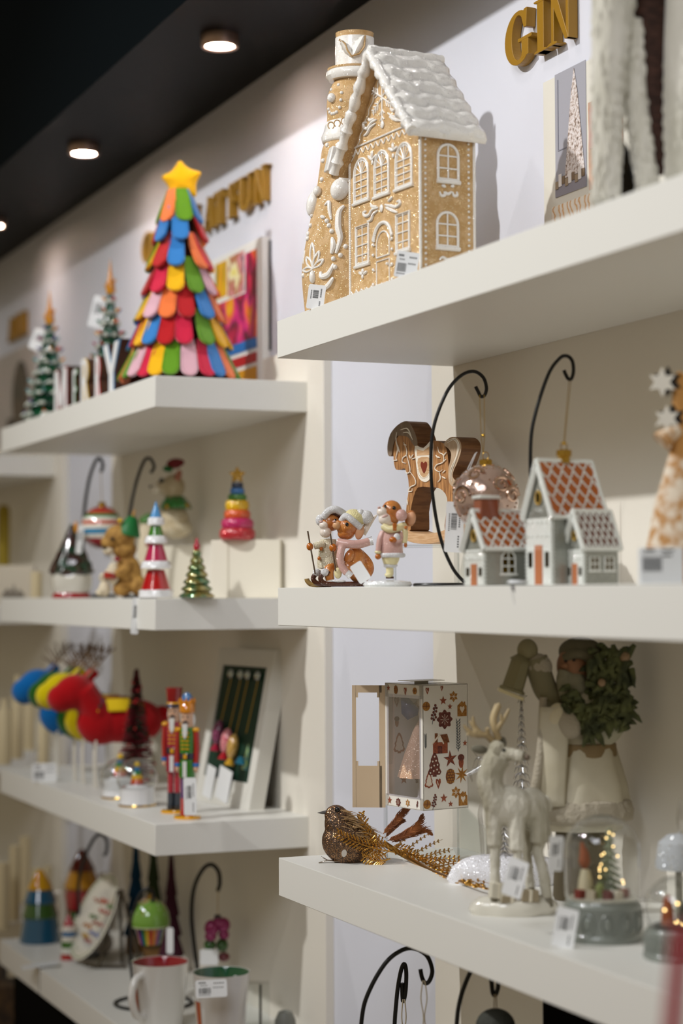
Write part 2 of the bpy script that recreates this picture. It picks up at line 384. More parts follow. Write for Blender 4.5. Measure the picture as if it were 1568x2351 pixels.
# ================================================================ POSTERS
def flat(name, x0, z0, x1, z1, y, m, parent, th=.0006):
    return MB().box(((x0+x1)/2, y, (z0+z1)/2), (x1-x0, th, z1-z0)).build(name, m, parent, smooth=False)
def ramp_mat(name, cols, scale, rough=.4, stretch=None, kind='NOISE', dist=0):
    if name in MATS: return MATS[name]
    m = mat(name, cols[0], rough); nt = m.node_tree; N, L = nt.nodes, nt.links
    tc = N.new('ShaderNodeTexCoord'); mp = N.new('ShaderNodeMapping'); mp.inputs['Scale'].default_value = stretch or (1, 1, 1); L.new(tc.outputs['Object'], mp.inputs[0])
    if kind == 'NOISE': n = N.new('ShaderNodeTexNoise'); n.inputs['Detail'].default_value = 3; f = n.outputs['Fac']
    elif kind == 'VOR': n = N.new('ShaderNodeTexVoronoi'); f = n.outputs['Distance']
    elif kind == 'CELL': n = N.new('ShaderNodeTexVoronoi'); sp = N.new('ShaderNodeSeparateColor'); L.new(n.outputs['Color'], sp.inputs[0]); f = sp.outputs[0]
    else: n = N.new('ShaderNodeTexWave'); n.inputs['Distortion'].default_value = dist; n.inputs['Detail'].default_value = 3; f = n.outputs['Fac']
    n.inputs['Scale'].default_value = scale; L.new(mp.outputs[0], n.inputs['Vector'])
    r = N.new('ShaderNodeValToRGB'); e = r.color_ramp.elements
    lo, hi = (.3, .7) if kind == 'NOISE' else (.02, .98)
    e[0].position = lo; e[0].color = (*rgb(cols[0]), 1); e[1].position = hi; e[1].color = (*rgb(cols[-1]), 1)
    for i, c in enumerate(cols[1:-1]): q = e.new(lo+(hi-lo)*(i+1)/(len(cols)-1)); q.color = (*rgb(c), 1)
    L.new(f, r.inputs[0]); L.new(r.outputs[0], N['Principled BSDF'].inputs['Base Color']); return m
paper = mat('poster_paper', '#e9e8e4', .35)
e = tag(bpy.data.objects.new('poster', None), 'bright collage poster with pink pictures and colour stripes behind the felt tree', 'poster'); COL.objects.link(e)
flat('poster_board', -1.03, .36, -.738, .607, W-.008, paper, e, .014)
yy = W-.0155
flat('picture', -.985, .43, -.766, .590, yy, ramp_mat('candy_blur', ['#e8b400', '#e05a10', '#c40048', '#5a0020', '#d8147a', '#ee6a20', '#f0c000'], 16, stretch=(1, 1, .6)), e)
flat('picture', -.98, .53, -.918, .595, yy-.001, ramp_mat('fruit_blur', ['#d8480a', '#e8b400', '#c89a10', '#1c5a34'], 30, stretch=(1.4, 1, .5)), e)
flat('picture', -.912, .524, -.827, .597, yy-.001, ramp_mat('cake_blur', ['#eadb6a', '#f0e9c0', '#b06030', '#e09aa0', '#40204a'], 26), e)
flat('picture_border', -.99, .521, -.822, .600, yy-.0004, paper, e)
for z0, z1, c in ((.4185, .436, '#1268b4'), (.3935, .4105, '#b00014'), (.36, .386, '#d09000')): flat('colour_stripe', -.96, z0, -.765, z1, yy-.001, mat('stripe'+c, c, .4), e)
flat('poster_edge_shadow', -.745, .41, -.733, .60, W-.002, mat('gap_shadow', '#3a3538', .6), e, .003)  # dark strip painted for the gap and shadow along the board's edge
e = tag(bpy.data.objects.new('poster', None), 'beige collage poster with a frosted christmas tree picture below the letters GIN', 'poster'); COL.objects.link(e)
y2 = W-.001
flat('poster_board', .238, .36, .62, .634, y2-.001, mat('poster_cream', '#dedbd0', .4), e, .002)
pic = flat('picture', .269, .482, .345, .636, y2-.0025, mat('grey_room', '#a3a3ac', .45), e)
flat('wall_moulding', .276, .54, .278, .628, y2-.003, mat('grey_line', '#80808a', .5), pic); flat('wall_moulding', .276, .5385, .30, .540, y2-.003, mat('grey_line', ''), pic)
flat('picture_floor', .269, .482, .345, .496, y2-.003, mat('grey_floor', '#8f8c96', .5), pic)
mb = MB(); mb.prism([(-.0245, 0), (.024, .0), (.016, .05), (.008, .1), (.0, .131), (-.008, .1), (-.016, .05)], -.0003, 0)
tr = mb.build('tree_picture', ramp_mat('frosted_tree', ['#4d4038', '#a08c80', '#d2c6c0', '#e9e4e4', '#8e7a6c'], 220), pic, smooth=False); tr.location = (.318, y2-.0034, .502)
for i in range(9):
    flat('gift_picture', .271+i*.008, .4915+.002*(i % 3), .2782+i*.008, .501+.004*((i*2) % 3), y2-.004, mat('gift'+'abc'[i % 3], ['#9a8770', '#e6e0dc', '#7e6a55'][i % 3], .5), pic)
flat('picture', .350, .476, .43, .582, y2-.0025, ramp_mat('fur_blur', ['#9a6a50', '#c89c80', '#e6cfc0'], 40, stretch=(1, 1, .4)), e)
cup = MB(); cup.prism(rect(.0, .0, .05, .045), -.0004, 0); cup.prism(ring2(.05, .018, .0249, .0089, 0, 359, cx=.025, cz=.045), -.0008, 0)
o = cup.build('cup_picture', mat('cup_pink', '#b9958a', .5), e, smooth=False); o.location = (.353, y2-.003, .525)
flat('picture', .258, .42, .45, .472, y2-.0022, ramp_mat('stripe_fur', ['#efe9df', '#ece0cc', '#d59a4e', '#efe8de'], 30, kind='WAVE', dist=4, stretch=(.5, 1, 1.6)), e)
e = tag(bpy.data.objects.new('poster', None), 'blurred poster with a dark arched picture at the far left edge', 'poster'); COL.objects.link(e)
flat('poster_board', -2.86, .36, -2.40, .63, y2-.001, mat('poster_grey', '#b5aca6', .5), e, .002)
mb = MB(); mb.prism(ring2(.17, .19, .0849, .0949, 0, 359, cx=0, cz=0), -.002, 0)
o = mb.build('picture', ramp_mat('dark_arch', ['#181614', '#2a2320', '#6a4a34'], 20), e, smooth=False); o.location = (-2.55, y2-.003, .50)
flat('picture', -2.70, .38, -2.62, .455, y2-.003, mat('dark_pic', '#3a2e26', .5), e)
# ================================================================ GINGERBREAD HOUSE
ginger = mat('gingerbread', '#d3b082', .8, col2='#c39d68', cscale=90, bump=.5, bscale=1200, glit=.03, gscale=2200)
icing = gloss('icing', '#efece6', rough=.3, glit=.02, gscale=2200)
HA = R(4.8); HP = at_y(804.6, 560, .022); HP.z = Z1
hx = Vector((math.cos(HA), math.sin(HA), 0)); hy = Vector((-math.sin(HA), math.cos(HA), 0))
def on_plane(px, py, P, n): d = ray(px, py); return CAM + d*((P-CAM).dot(n)/d.dot(n))
def C1(cx, cy): return 640+cx*600/1568, cy*600/1568
def F(cx, cy): v = on_plane(*C1(cx, cy), HP, hy)-HP; return v.dot(hx), v.z
HWd = F(850, 1200)[0]
def S(cx, cy): v = on_plane(*C1(cx, cy), HP+hx*HWd, hx)-HP; return v.dot(hy), v.z
HD = S(1172, 1200)[0]; HE = F(430, 870)[1]
t = Thing('gingerbread_house', 'tall gingerbread house with white icing roof standing on the top right shelf', 'ornament house', HP, 1, HA)
apz = F(615, 385)[1]; ez = S(852, 765)[1]
wall = [(0, 0), (HWd, 0), (HWd, ez), (HWd*.47, apz), (0, ez)]
t.part('house_body', MB().prism(wall, 0, HD), ginger, smooth=False, bevel=.0015)
def itube(pts, r=.0011, y=-.0004, side=False, mb=None, n=6):
    mb = mb or MB(); mb.tube([(HWd-y, p[0], p[1]) if side else (p[0], y, p[1]) for p in pts], r, n=n); return mb
def win(mp, side, l, r_, b_, top, arch, grid, r=.0012, name='window', sill=True):
    """window icing from crop corners: l/r columns, bottom y at l and r, top y centre"""
    (x0, zb0), (x1, zb1) = mp(l, b_[0]), mp(r_, b_[1]); xt, zt = mp((l+r_)/2, top); zb = (zb0+zb1)/2; w_ = x1-x0; mb = MB()
    if arch:
        hr = w_/2; zc = zt-hr; out = [(x0, zb)]+[(x0+hr-hr*math.cos(R(a)), zc+hr*math.sin(R(a))) for a in range(0, 181, 15)]+[(x1, zb)]
    else: zc = zt; out = [(x0, zb), (x0, zt), (x1, zt), (x1, zb), (x0, zb)]
    itube(out, r*1.25, -.0006, side, mb)
    if arch != 2: itube([(a+(x0+w_/2-a)*.16, c_+(zb+(zt-zb)/2-c_)*.10) for a, c_ in out], r*.7, -.0004, side, mb)
    for i in range(1, grid[0]): xx = x0+w_*i/grid[0]; itube([(xx, zb), (xx, zt)], r*.75, -.0005, side, mb)
    for j in range(1, grid[1]+ (1 if arch else 0)): zz = zb+(zc-zb)*j/grid[1]; itube([(x0, zz), (x1, zz)], r*.75, -.0005, side, mb)
    if arch == 1:
        for a in (35, 65, 115, 145): itube([(x0+w_/2, zc), (x0+w_/2-w_/2*math.cos(R(a)), zc+w_/2*math.sin(R(a)))], r*.6, -.0004, side, mb)
    if sill: itube([(x0-w_*.08, zb-.001), (x1+w_*.08, zb-.001)], r*1.9, -.0008, side, mb, 8); itube([(x0, zb+.002), (x1, zb+.002)], r, -.0006, side, mb)
    t.part(name, mb, icing)
win(F, 0, 455, 541, (1222, 1195), 950, 1, (2, 4)); win(F, 0, 577, 663, (1183, 1155), 905, 1, (2, 4)); win(F, 0, 704, 802, (1138, 1105), 858, 1, (2, 4))
win(F, 0, 466, 543, (1600, 1575), 1352, 0, (2, 4)); win(F, 0, 708, 788, (1520, 1490), 1278, 0, (2, 4))
win(S, 1, 955, 1076, (1083, 1090), 868, 2, (2, 2), .0014); win(S, 1, 950, 1074, (1480, 1494), 1275, 2, (2, 2), .0014)
mb = MB(); (dx0, _), (dx1, dz1) = F(572, 1690), F(683, 1315); hr = (dx1-dx0)/2
out = [(dx0, 0)]+[(dx0+hr-hr*math.cos(R(a)), dz1-hr+hr*math.sin(R(a))) for a in range(0, 181, 12)]+[(dx1, 0)]
P = spl([(a, 0, b) for a, b in out], 4)
for i, p in enumerate(P):
    mb.ell((p.x, -.001, p.z), .0021, n=8, k=5)
    if i % 2 == 0: mb.ell((p.x*.9+(dx0+hr)*.1, -.001, p.z-.0012), .0014, n=6, k=4)
ix0, ix1 = dx0+hr*.32, dx1-hr*.32; ir = (ix1-ix0)/2; zt = dz1-hr*.45
itube([(ix0, zt-ir*1.9), (ix0, zt-ir)]+[(ix0+ir-ir*math.cos(R(a)), zt-ir+ir*math.sin(R(a))) for a in range(0, 181, 15)]+[(ix1, zt-ir*1.9), (ix0, zt-ir*1.9)], .001, -.0005, 0, mb)
for z0, z1 in ((zt-ir*4.0, zt-ir*2.2), (.004, zt-ir*4.3)): itube([(ix0, z0), (ix0, z1), (ix1, z1), (ix1, z0), (ix0, z0)], .001, -.0005, 0, mb)
mb.ell((ix1-.003, -.002, zt-ir*2.6), .002, n=8, k=6)
t.part('door', mb, icing)
# piped edges: ropes of beads, dots, zigzags
def zig(a, b, n, amp, mb):
    pts = [(a[0]+(b[0]-a[0])*i/n, a[1]+(b[1]-a[1])*i/n-(amp if i % 2 else 0)) for i in range(n+1)]
    itube([(p.x, p.z) for p in spl([(x, 0, z) for x, z in pts], 4)], .0009, -.0004, 0, mb)
mb = MB(); a, b = F(432, 885), F(846, 735); z_ = (a[1]+b[1])/2
itube([(.002, z_), (HWd-.002, z_)], .0012, -.0006, 0, mb); zig((.003, z_-.0035), (HWd-.003, z_-.0035), 26, .006, mb)
t.part('piped_border', mb, icing)
mb = MB(); zig((.003, .011), (HWd-.003, .011), 26, .006, mb); t.part('piped_border', mb, icing)
for x, y in ((0, -.0003), (HWd, -.0003), (HWd, HD)):
    mb = MB()
    for i in range(72): mb.ell((x, y, .003+(ez-.006)*i/71), (.0019, .0019, .0026), rotm(0, 28, 0), n=7, k=5)
    t.part('bead_edging', mb, icing)
for y in (.0065, HD-.0075):
    mb = MB()
    for i in range(26): mb.ell((HWd+.0003, y, .006+(ez-.012)*i/25), .00165, n=7, k=5)
    t.part('dot_row', mb, icing)
def scroll(pts, r0=.0005, r1=.0022, mb=None):
    P = spl([(x, -.0006, z) for x, z in pts], 6); n = len(P)
    rr = [r0+(r1-r0)*math.sin(PI*(.12+.75*i/(n-1))) for i in range(n)]; mb.tube(P, rr, n=7); return mb
mb = MB()
cx_, cz_ = F(622, 585)
for k in range(6):
    a = R(90+60*k); L_ = .036 if k % 3 == 0 else .027
    ux, uz = math.cos(a), math.sin(a); itube([(cx_, cz_), (cx_+ux*L_, cz_+uz*L_)], .0012, -.0005, 0, mb)
    for q in (.4, .62, .84):
        for sg in (-1, 1):
            b_ = a+sg*R(45); l2 = .0085*(1.2-q*.6); itube([(cx_+ux*L_*q, cz_+uz*L_*q), (cx_+ux*L_*q+math.cos(b_)*l2, cz_+uz*L_*q+math.sin(b_)*l2)], .0009, -.0005, 0, mb)
t.part('snowflake', mb, icing)
mb = MB()
for pl in ([(590, 718), (560, 735), (535, 770), (515, 765), (512, 740), (530, 735)], [(585, 740), (555, 765), (535, 800), (515, 815)], [(575, 712), (550, 722), (542, 710)],
           [(660, 680), (695, 700), (735, 695), (752, 675), (745, 655), (730, 660)], [(668, 700), (700, 718), (745, 722)], [(672, 650), (690, 665), (705, 650)],
           [(600, 1245), (565, 1258), (545, 1290), (520, 1295), (512, 1275), (528, 1268)], [(598, 1262), (572, 1285), (560, 1318), (535, 1330)], [(592, 1240), (566, 1240), (556, 1225)],
           [(640, 1228), (675, 1235), (705, 1240), (730, 1225), (728, 1205), (712, 1210)], [(645, 1245), (680, 1262), (715, 1275)], [(660, 1208), (675, 1195), (685, 1182)],
           [(562, 945), (565, 905)], [(562, 960), (540, 935)], [(565, 960), (590, 930)], [(690, 895), (688, 858)], [(688, 905), (662, 890)], [(692, 905), (715, 880)],
           [(508, 1640), (508, 1612)], [(504, 1645), (485, 1635)], [(512, 1645), (532, 1628)]):
    scroll([F(*c) for c in pl], mb=mb)
for c, r in (((625, 748), .0038), ((620, 1250), .0038), ((566, 975), .0022), ((690, 935), .0022), ((507, 1660), .0022)):
    x, z = F(*c); mb.ell((x, -.001, z), (r, .0015, r*1.3), n=10, k=7)
for pl in ([(963, 1150), (975, 1175), (995, 1170), (990, 1150)], [(995, 1150), (1013, 1165), (1035, 1150)], [(1040, 1150), (1050, 1175), (1068, 1172), (1066, 1150)], [(975, 1112), (1000, 1122)], [(1030, 1118), (1052, 1118)], [(963, 1560), (980, 1545), (1010, 1558), (1045, 1545)]):
    P = spl([(HWd+.0006, *S(*c)) for c in pl], 5); mb.tube(P, [.0008+.0012*math.sin(PI*i/(len(P)-1)) for i in range(len(P))], n=7)
t.each('piped_scroll', mb, icing)
# icing roof: two thick lumpy slopes
rf = MB(); ov = .017; ax, az = HWd*.47, apz+.010
def slope(ex, ezz, name):
    nu, nv = 26, 44; top = []; bot = []; sx = (ex-ax); sz = (ezz-az); L_ = math.hypot(sx, sz); nx, nz = -sz/L_*(1 if sx > 0 else -1), abs(sx)/L_
    for j in range(nv+1):
        v = j/nv; row = []; rb = []
        for i in range(nu+1):
            u = i/nu; y = -ov+(HD+ov*1.7)*u
            ph = v*6.0+.13*math.sin(u*13+j*.05)+.07*math.sin(u*29+2); saw = ph-math.floor(ph)
            h = .0062+.0055*(math.sin(min(1, saw*1.25)*PI*.5)**1.3)*(1-max(0, (saw-.82)/.18))+.0012*noise.noise((u*14, v*16, 1))+.0008*noise.noise((u*40, v*40, 3))
            e_ = min(u, 1-u); h *= .55+.45*min(1, e_*9); h *= (.6+.4*min(1, (1-v)*14))
            wv = .0012*noise.noise((v*22, u*3, 5))
            row.append((ax+sx*v+nx*h, y+(wv if e_ < .1 else 0), az+sz*v+nz*h)); rb.append((ax+sx*v-nx*.003, y, az+sz*v-nz*.003))
        top.append(row); bot.append(rb)
    m_ = MB(); m_.sheet(top); n1 = len(m_.v); m_.m(1).sheet([r[::-1] for r in bot])
    W_ = nu+1
    for j in range(nv):
        m_.f += [(j*W_, (j+1)*W_, n1+(j+1)*W_+nu, n1+j*W_+nu), (j*W_+nu, n1+j*W_, n1+(j+1)*W_, (j+1)*W_+nu)]; m_.mi += [0, 0]
    for i in range(nu):
        m_.f += [(nv*W_+i, nv*W_+i+1, n1+nv*W_+nu-i-1, n1+nv*W_+nu-i), (i, n1+nu-i, n1+nu-i-1, i+1)]; m_.mi += [0, 0]
    t.part(name, m_, [icing, ginger], ang=80)
re_ = S(850, 760); slope(HWd+.0085, ez-.010, 'roof_slope'); slope(-.0125, ez-.022, 'roof_slope')
mb = MB()
for sg, ex, e2 in ((1, HWd+.0085, ez-.010), (-1, -.0125, ez-.022)):
    P = [(ax+(ex-ax)*i/30+.0006*math.sin(i*2.1), -ov+.001, az+(e2-az)*i/30+.002+.0007*math.sin(i*1.3)) for i in range(31)]
    mb.tube(P, [.0066+.0013*math.sin(i*1.7)+.0007*math.sin(i*3.1) for i in range(31)], n=10)
P = [(ax+.0004*math.sin(i), -ov+(HD+1.7*ov)*i/16, az+.005+.0006*math.sin(i*2)) for i in range(17)]; mb.tube(P, .0062, n=10)
t.part('roof_edge', mb, icing)
w2 = MB(); itube([(p.x, p.z) for p in spl([(ax*(1-i/14)+.004*(i % 2)+.004, 0, apz-.006-(apz-ez)*i/14) for i in range(15)], 3)], .0007, -.0003, 0, w2)
t.part('wavy_line', w2, icing)
mb = MB()
for i in range(60): x = rnd.uniform(-.008, HWd+.006); mb.ell((x, rnd.uniform(-.010, -.001), rnd.uniform(.0, .003)), (.005, .004, .003), n=8, k=5)
t.part('snow_base', mb, icing)

# ================================================================ GINGERBREAD SNOWMAN
t = px_thing('gingerbread_snowman', 'gingerbread snowman with white top hat standing behind the gingerbread house', 'snowman figure', 817, .088, Z1)
k = 1.0; sy = .8
PR = [(118, 705), (123, 650), (122, 600), (111, 540), (99, 480), (89, 430), (82, 385), (77, 344), (70, 325), (66, 300), (64, 262), (65, 235), (61, 210), (52, 190), (44, 178)]
PR = [(r, t.by-y) for r, y in PR]; PR.insert(0, (116, 0))
def prad(z):
    for (r0, z0), (r1, z1) in zip(PR, PR[1:]):
        if z0 <= z <= z1: return r0+(r1-r0)*(z-z0)/(z1-z0)
    return PR[-1][0]
P = [(p.x, p.z) for p in spl([(r, 0, z) for r, z in PR], 4)]
t.part('body', MB().lathe(P+[(0, t.by-178)], n=48, sy=sy), ginger)
def sp(px, py, off=1.5):
    x, _, z = t.q(px, py); r = prad(z)+off; x = max(-r*.97, min(r*.97, x)); return (x, -math.sqrt(max(0, r*r-x*x))*sy, z)
zz = lambda y: t.by-y
mb = MB().lathe([(40, zz(182)), (60, zz(181)), (67, zz(172)), (66, zz(162)), (60, zz(157)), (45, zz(160)), (45, zz(82)), (0, zz(82))], n=48, sy=sy, cap=False)
t.part('top_hat', mb, icing)
t.part('hat_trim', MB().lathe([(62, zz(158)), (63, zz(153)), (46, zz(149))], n=48, sy=sy, cap=False), ginger)
t.part('hat_top', MB().lathe([(43, zz(82)), (44, zz(70)), (0, zz(69))], n=48, sy=sy, cap=False), ginger)
mb = MB()
for bx_, by_, tx, ty, wd in ((812, 134, 785, 97, 9), (812, 134, 838, 86, 12)):
    pts = []
    for i in range(9):
        u = i/8; w_ = wd*math.sin(PI*(.08+.86*u))*(1 if i % 2 else .72); px, py = bx_+(tx-bx_)*u, by_+(ty-by_)*u; L_ = math.hypot(tx-bx_, ty-by_); nx, ny = (ty-by_)/L_, -(tx-bx_)/L_
        pts.append((px+nx*w_, py+ny*w_, px-nx*w_, py-ny*w_))
    y0 = -46*sy
    g = [[(a-t.bx, y0-1-abs(a-t.bx)*-.12, zz(b)), ((a+c)/2-t.bx, y0-5, zz((b+d)/2)), (c-t.bx, y0-1, zz(d))] for a, b, c, d in pts]
    mb.sheet(g)
t.each('holly_leaf', mb, gloss('holly_white', '#f2efe8', rough=.2), solid=3)
t.part('holly_trim', MB().tube([(772+9-t.bx, -40, zz(95)), (795-t.bx, -41, zz(105)), (800-t.bx, -42, zz(120)), (810-t.bx, -42, zz(134)), (828-t.bx, -41, zz(128)), (839-t.bx, -40, zz(112)), (841-t.bx, -39, zz(86))], 2.2), ginger)
mb = MB().lathe([(66, zz(330)), (76, zz(326)), (78, zz(312)), (72, zz(300)), (69, zz(285)), (64, zz(277)), (58, zz(272))], n=40, sy=sy, cap=False)
mb.box(t.q(774, 382, -62), (42, 26, 60), rotm(0, 14, 20)); t.part('scarf', mb, icing, bevel=3)
mb = MB()
for cx_ in (762, 776, 792): mb.tube([(cx_-t.bx+7*math.cos(R(a)), -66-(cx_-760)*.1, zz(300+(762-cx_)*.3)+8*math.sin(R(a))) for a in range(-60, 250, 20)], 1.3)
P = [sp(774+4*math.cos(R(a))-a*.01, 366+9*math.sin(R(a)), 18) for a in range(0, 300, 20)]; mb.tube(P, 2)
t.part('scarf_piping', mb, ginger)
t.part('mitten', MB().ell(sp(718, 468, 3), (15, 12, 31), rotm(0, 12, 0)).ell(sp(730, 444, 6), (10, 10, 12)), icing)
t.part('mitten', MB().ell(sp(781, 448, 8), (21, 15, 26), rotm(0, 18, 0)).ell(sp(792, 420, 8), (13, 11, 15)), icing)
mb = MB()
for c in ((365, 518), (322, 538), (383, 572), (378, 617), (370, 660), (318, 598), (306, 655), (312, 677), (325, 690), (338, 690), (352, 685), (296, 880), (272, 972), (264, 1088), (196, 1362), (180, 1410), (178, 1440), (292, 1355), (305, 1385), (320, 1422), (402, 1520), (372, 1572), (340, 1640), (330, 1590), (140, 1660), (196, 1298)):
    px, py = C1(*c); r = 4.2 if c[1] < 700 else 6; mb.ell(sp(px, py, 0), r, n=9, k=6)
px, py = C1(322, 595); mb.ell(sp(px, py, 4), (10, 8, 11), n=14, k=9)
t.each('icing_dot', mb, icing)
mb = MB()
def sw(pl, r=6):
    P = spl([sp(*C1(*c), 1) for c in pl], 6); n = len(P); mb.tube(P, [1+(r-1)*math.sin(PI*(.1+.8*i/(n-1))) for i in range(n)], n=8)
sw([(395, 1270), (365, 1310), (360, 1400), (372, 1470), (345, 1560)], 8); sw([(322, 1460), (330, 1510), (318, 1560)], 7); sw([(280, 1255), (305, 1240), (308, 1290), (318, 1350)], 5); sw([(255, 1320), (280, 1335)], 5)
sw([(332, 1620), (300, 1680), (262, 1690), (255, 1660)], 7); sw([(330, 1700), (300, 1745), (265, 1770)], 6); sw([(160, 1510), (150, 1590)], 3)
for tx, ty in ((150, 1630), (172, 1560), (205, 1480), (245, 1540), (270, 1590)):
    dx, dy = tx-205, ty-1640; L_ = math.hypot(dx, dy); nx, ny = -dy/L_*13, dx/L_*13
    sw([(205, 1635), (205+dx*.55+nx, 1640+dy*.55+ny), (tx, ty), (205+dx*.55-nx, 1640+dy*.55-ny), (207, 1638)], 3)
px, py = C1(206, 1685); mb.ell(sp(px, py, 2), (8, 6, 15), n=12, k=8)
t.each('piped_scroll', mb, icing)
# ================================================================ PRICE LABELS
tagw = mat('label_white', '#eceef0', .3); ink = mat('label_ink', '#3b3d40', .5)
def label(px, py_b, w, h, X=None, Y=None, Z=None, drz=0, lean=8, text='', group=None, tilt=0, p=None, name='price_label', bars=True, flip=False, u=None):
    if p is None: p = spot(px, Y, Z)
    t = Thing(name, text, 'price label', p, depth(p)/FPX, FACE+R(drz), group or 'white price labels')
    Rm = rotm(-lean, tilt, 0); r = 3
    out = [(-w/2+r, 0), (w/2-r, 0), (w/2, r), (w/2, h-r), (w/2-r, h), (-w/2+r, h), (-w/2, h-r), (-w/2, r)]
    t.part('card', MB().prism(out, 0, .8, r=Rm), tagw, smooth=False)
    if bars:
        mb = MB(); rr = random.Random(int(w*7+h*3+px)); hz = w > h*.8
        def bx(x0, z0, x1, z1): mb.prism(rect(x0, z0, x1, z1), -.25, 0, r=Rm)
        if hz:
            x = -w*.40
            while x < -w*.02: ww = rr.choice([.5, .8, 1.3])*w/55; bx(x, h*.22, x+ww, h*.55); x += ww+rr.choice([.6, 1])*w/55
            for i in range(7): bx(-w*.40+i*w*.055, h*.12, -w*.37+i*w*.055, h*.17)
            for i in range(4): bx(-w*.40+i*w*.06, h*.80, -w*.355+i*w*.06, h*.88)
            for i in range(4): bx(-w*.34+i*w*.06, h*.66, -w*.31+i*w*.06, h*.72)
            for i in range(5): bx(w*.08+i*w*.07, h*.76, w*.12+i*w*.07, h*.83)
            for i in range(5): bx(w*.06+i*w*.07, h*.52, w*.10+i*w*.07, h*.58)
        else:
            z = h*.45
            while z < h*.78: ww = rr.choice([.5, .8, 1.3])*h/90; bx(-w*.2, z, w*.12, z+ww); z += ww+rr.choice([.6, 1])*h/90
            for i in range(9): bx(w*.22, h*.5+i*h*.04, w*.3, h*.525+i*h*.04)
            for i in range(9): bx(-w*.33, h*.42+i*h*.04, -w*.27, h*.445+i*h*.04)
            for i in range(5): bx(w*.2, h*.1+i*h*.05, w*.28, h*.13+i*h*.05)
        t.part('printed_barcode', mb, ink, smooth=False)
    return t
label(929, 0, 52, 62, Y=.008, Z=Z1-.0005, drz=-4, tilt=9, lean=6, text='white price label leaning on the front of the gingerbread house')
label(722, 0, 40, 58, Y=.004, Z=Z1-.0005, drz=-4, tilt=7, lean=6, text='white price label leaning on the gingerbread snowman')

# ================================================================ FELT TREE
FC = {'o': '#ef7a3c', 'g': '#5f9412', 'b': '#2f7cc4', 'r': '#b80d18', 'y': '#eeb400', 'c': '#cf1440', 'p': '#dcaebb'}
felt = {k: mat('felt_'+k, v, .95, spec=.1, sheen=.4, bump=.35, bscale=1500) for k, v in FC.items()}
stitch = {k: mat('stitch_'+k, tuple(c*.45 for c in rgb(v)), .95, spec=.05) for k, v in FC.items()}
ZL = Z1+DZL
t = px_thing('felt_tree', 'tall christmas tree of overlapping colourful felt petals with a yellow star', 'christmas tree', 412, .1, ZL)
H = t.by-440
t.part('cone', MB().lathe([(118, 0), (60, H*.5), (12, H*.97), (0, H)], n=32), mat('felt_dark', '#3a1a14', .95, spec=.05))
rows = [(884, 122, 19, 'gprygpcboogbrygcpbr'), (812, 104, 16, 'ybrcgyorbgpycrbg'), (750, 88, 14, 'obpogrbyrgcpby'), (690, 73, 12, 'orcygpybrogb'), (630, 60, 10, 'yrbogcrbpy'), (570, 46, 8, 'obgrrgyb'), (528, 34, 6, 'obgypr')]
front = [  # (petal centre x, colour) seen in the photo, row by row from below
 [(283, 'o'), (305, 'g'), (322, 'p'), (345, 'c'), (372, 'y'), (405, 'g'), (446, 'p'), (484, 'c'), (505, 'b'), (522, 'o')],
 [(318, 'r'), (333, 'y'), (355, 'b'), (390, 'r'), (431, 'c'), (478, 'g'), (508, 'y')],
 [(318, 'g'), (333, 'y'), (357, 'p'), (392, 'o'), (434, 'r'), (476, 'b'), (503, 'o')],
 [(343, 'r'), (370, 'c'), (408, 'y'), (451, 'g'), (480, 'p')],
 [(352, 'y'), (374, 'r'), (408, 'b'), (460, 'o'), (480, 'c')],
 [(376, 'b'), (418, 'g'), (466, 'r')], [(389, 'o'), (421, 'g'), (453, 'b')]]
petal = {}
def petal_mesh(c):
    L_, w_ = 96, 20; out = [(-w_*.62, 0), (-w_*.9, -L_*.35)]+[(-w_*math.cos(R(a)), -(L_-w_)-w_*math.sin(R(a))) for a in range(0, 181, 15)]+[(w_*.9, -L_*.35), (w_*.62, 0)]
    mb = MB(); bend = lambda z: -.0018*z*z*.45
    n = len(out)
    grid = [[], []]
    mb.add([(x, -3.2+bend(z)-1.2*(1-(x/w_)**2), z) for x, z in out]+[(x, 3.2+bend(z), z) for x, z in out], [tuple(range(n)), tuple(range(n, 2*n))[::-1]]+[(i, i+n, (i+1) % n+n, (i+1) % n) for i in range(n)])
    mb.m(1)
    inn = [(x*.80, z*.97-1) for x, z in out[1:-1]]
    for i in range(len(inn)-1):
        (xa, za), (xb, zb) = inn[i], inn[i+1]; m_ = 1 if abs(za-zb) < 30 else 5
        for q in range(m_):
            a, b = q/m_+.1, (q+.55)/m_+.1
            mb.tube([(xa+(xb-xa)*s_, -4.2+bend(za+(zb-za)*s_), za+(zb-za)*s_) for s_ in (a, b)], .75, n=5)
    return mb
u_ = t.u
for k in FC:
    o = petal_mesh(k).build('felt_petal', [felt[k], stitch[k]], t.e, scale=u_, bevel=1.6*u_, ang=50); petal[k] = o
used = set()
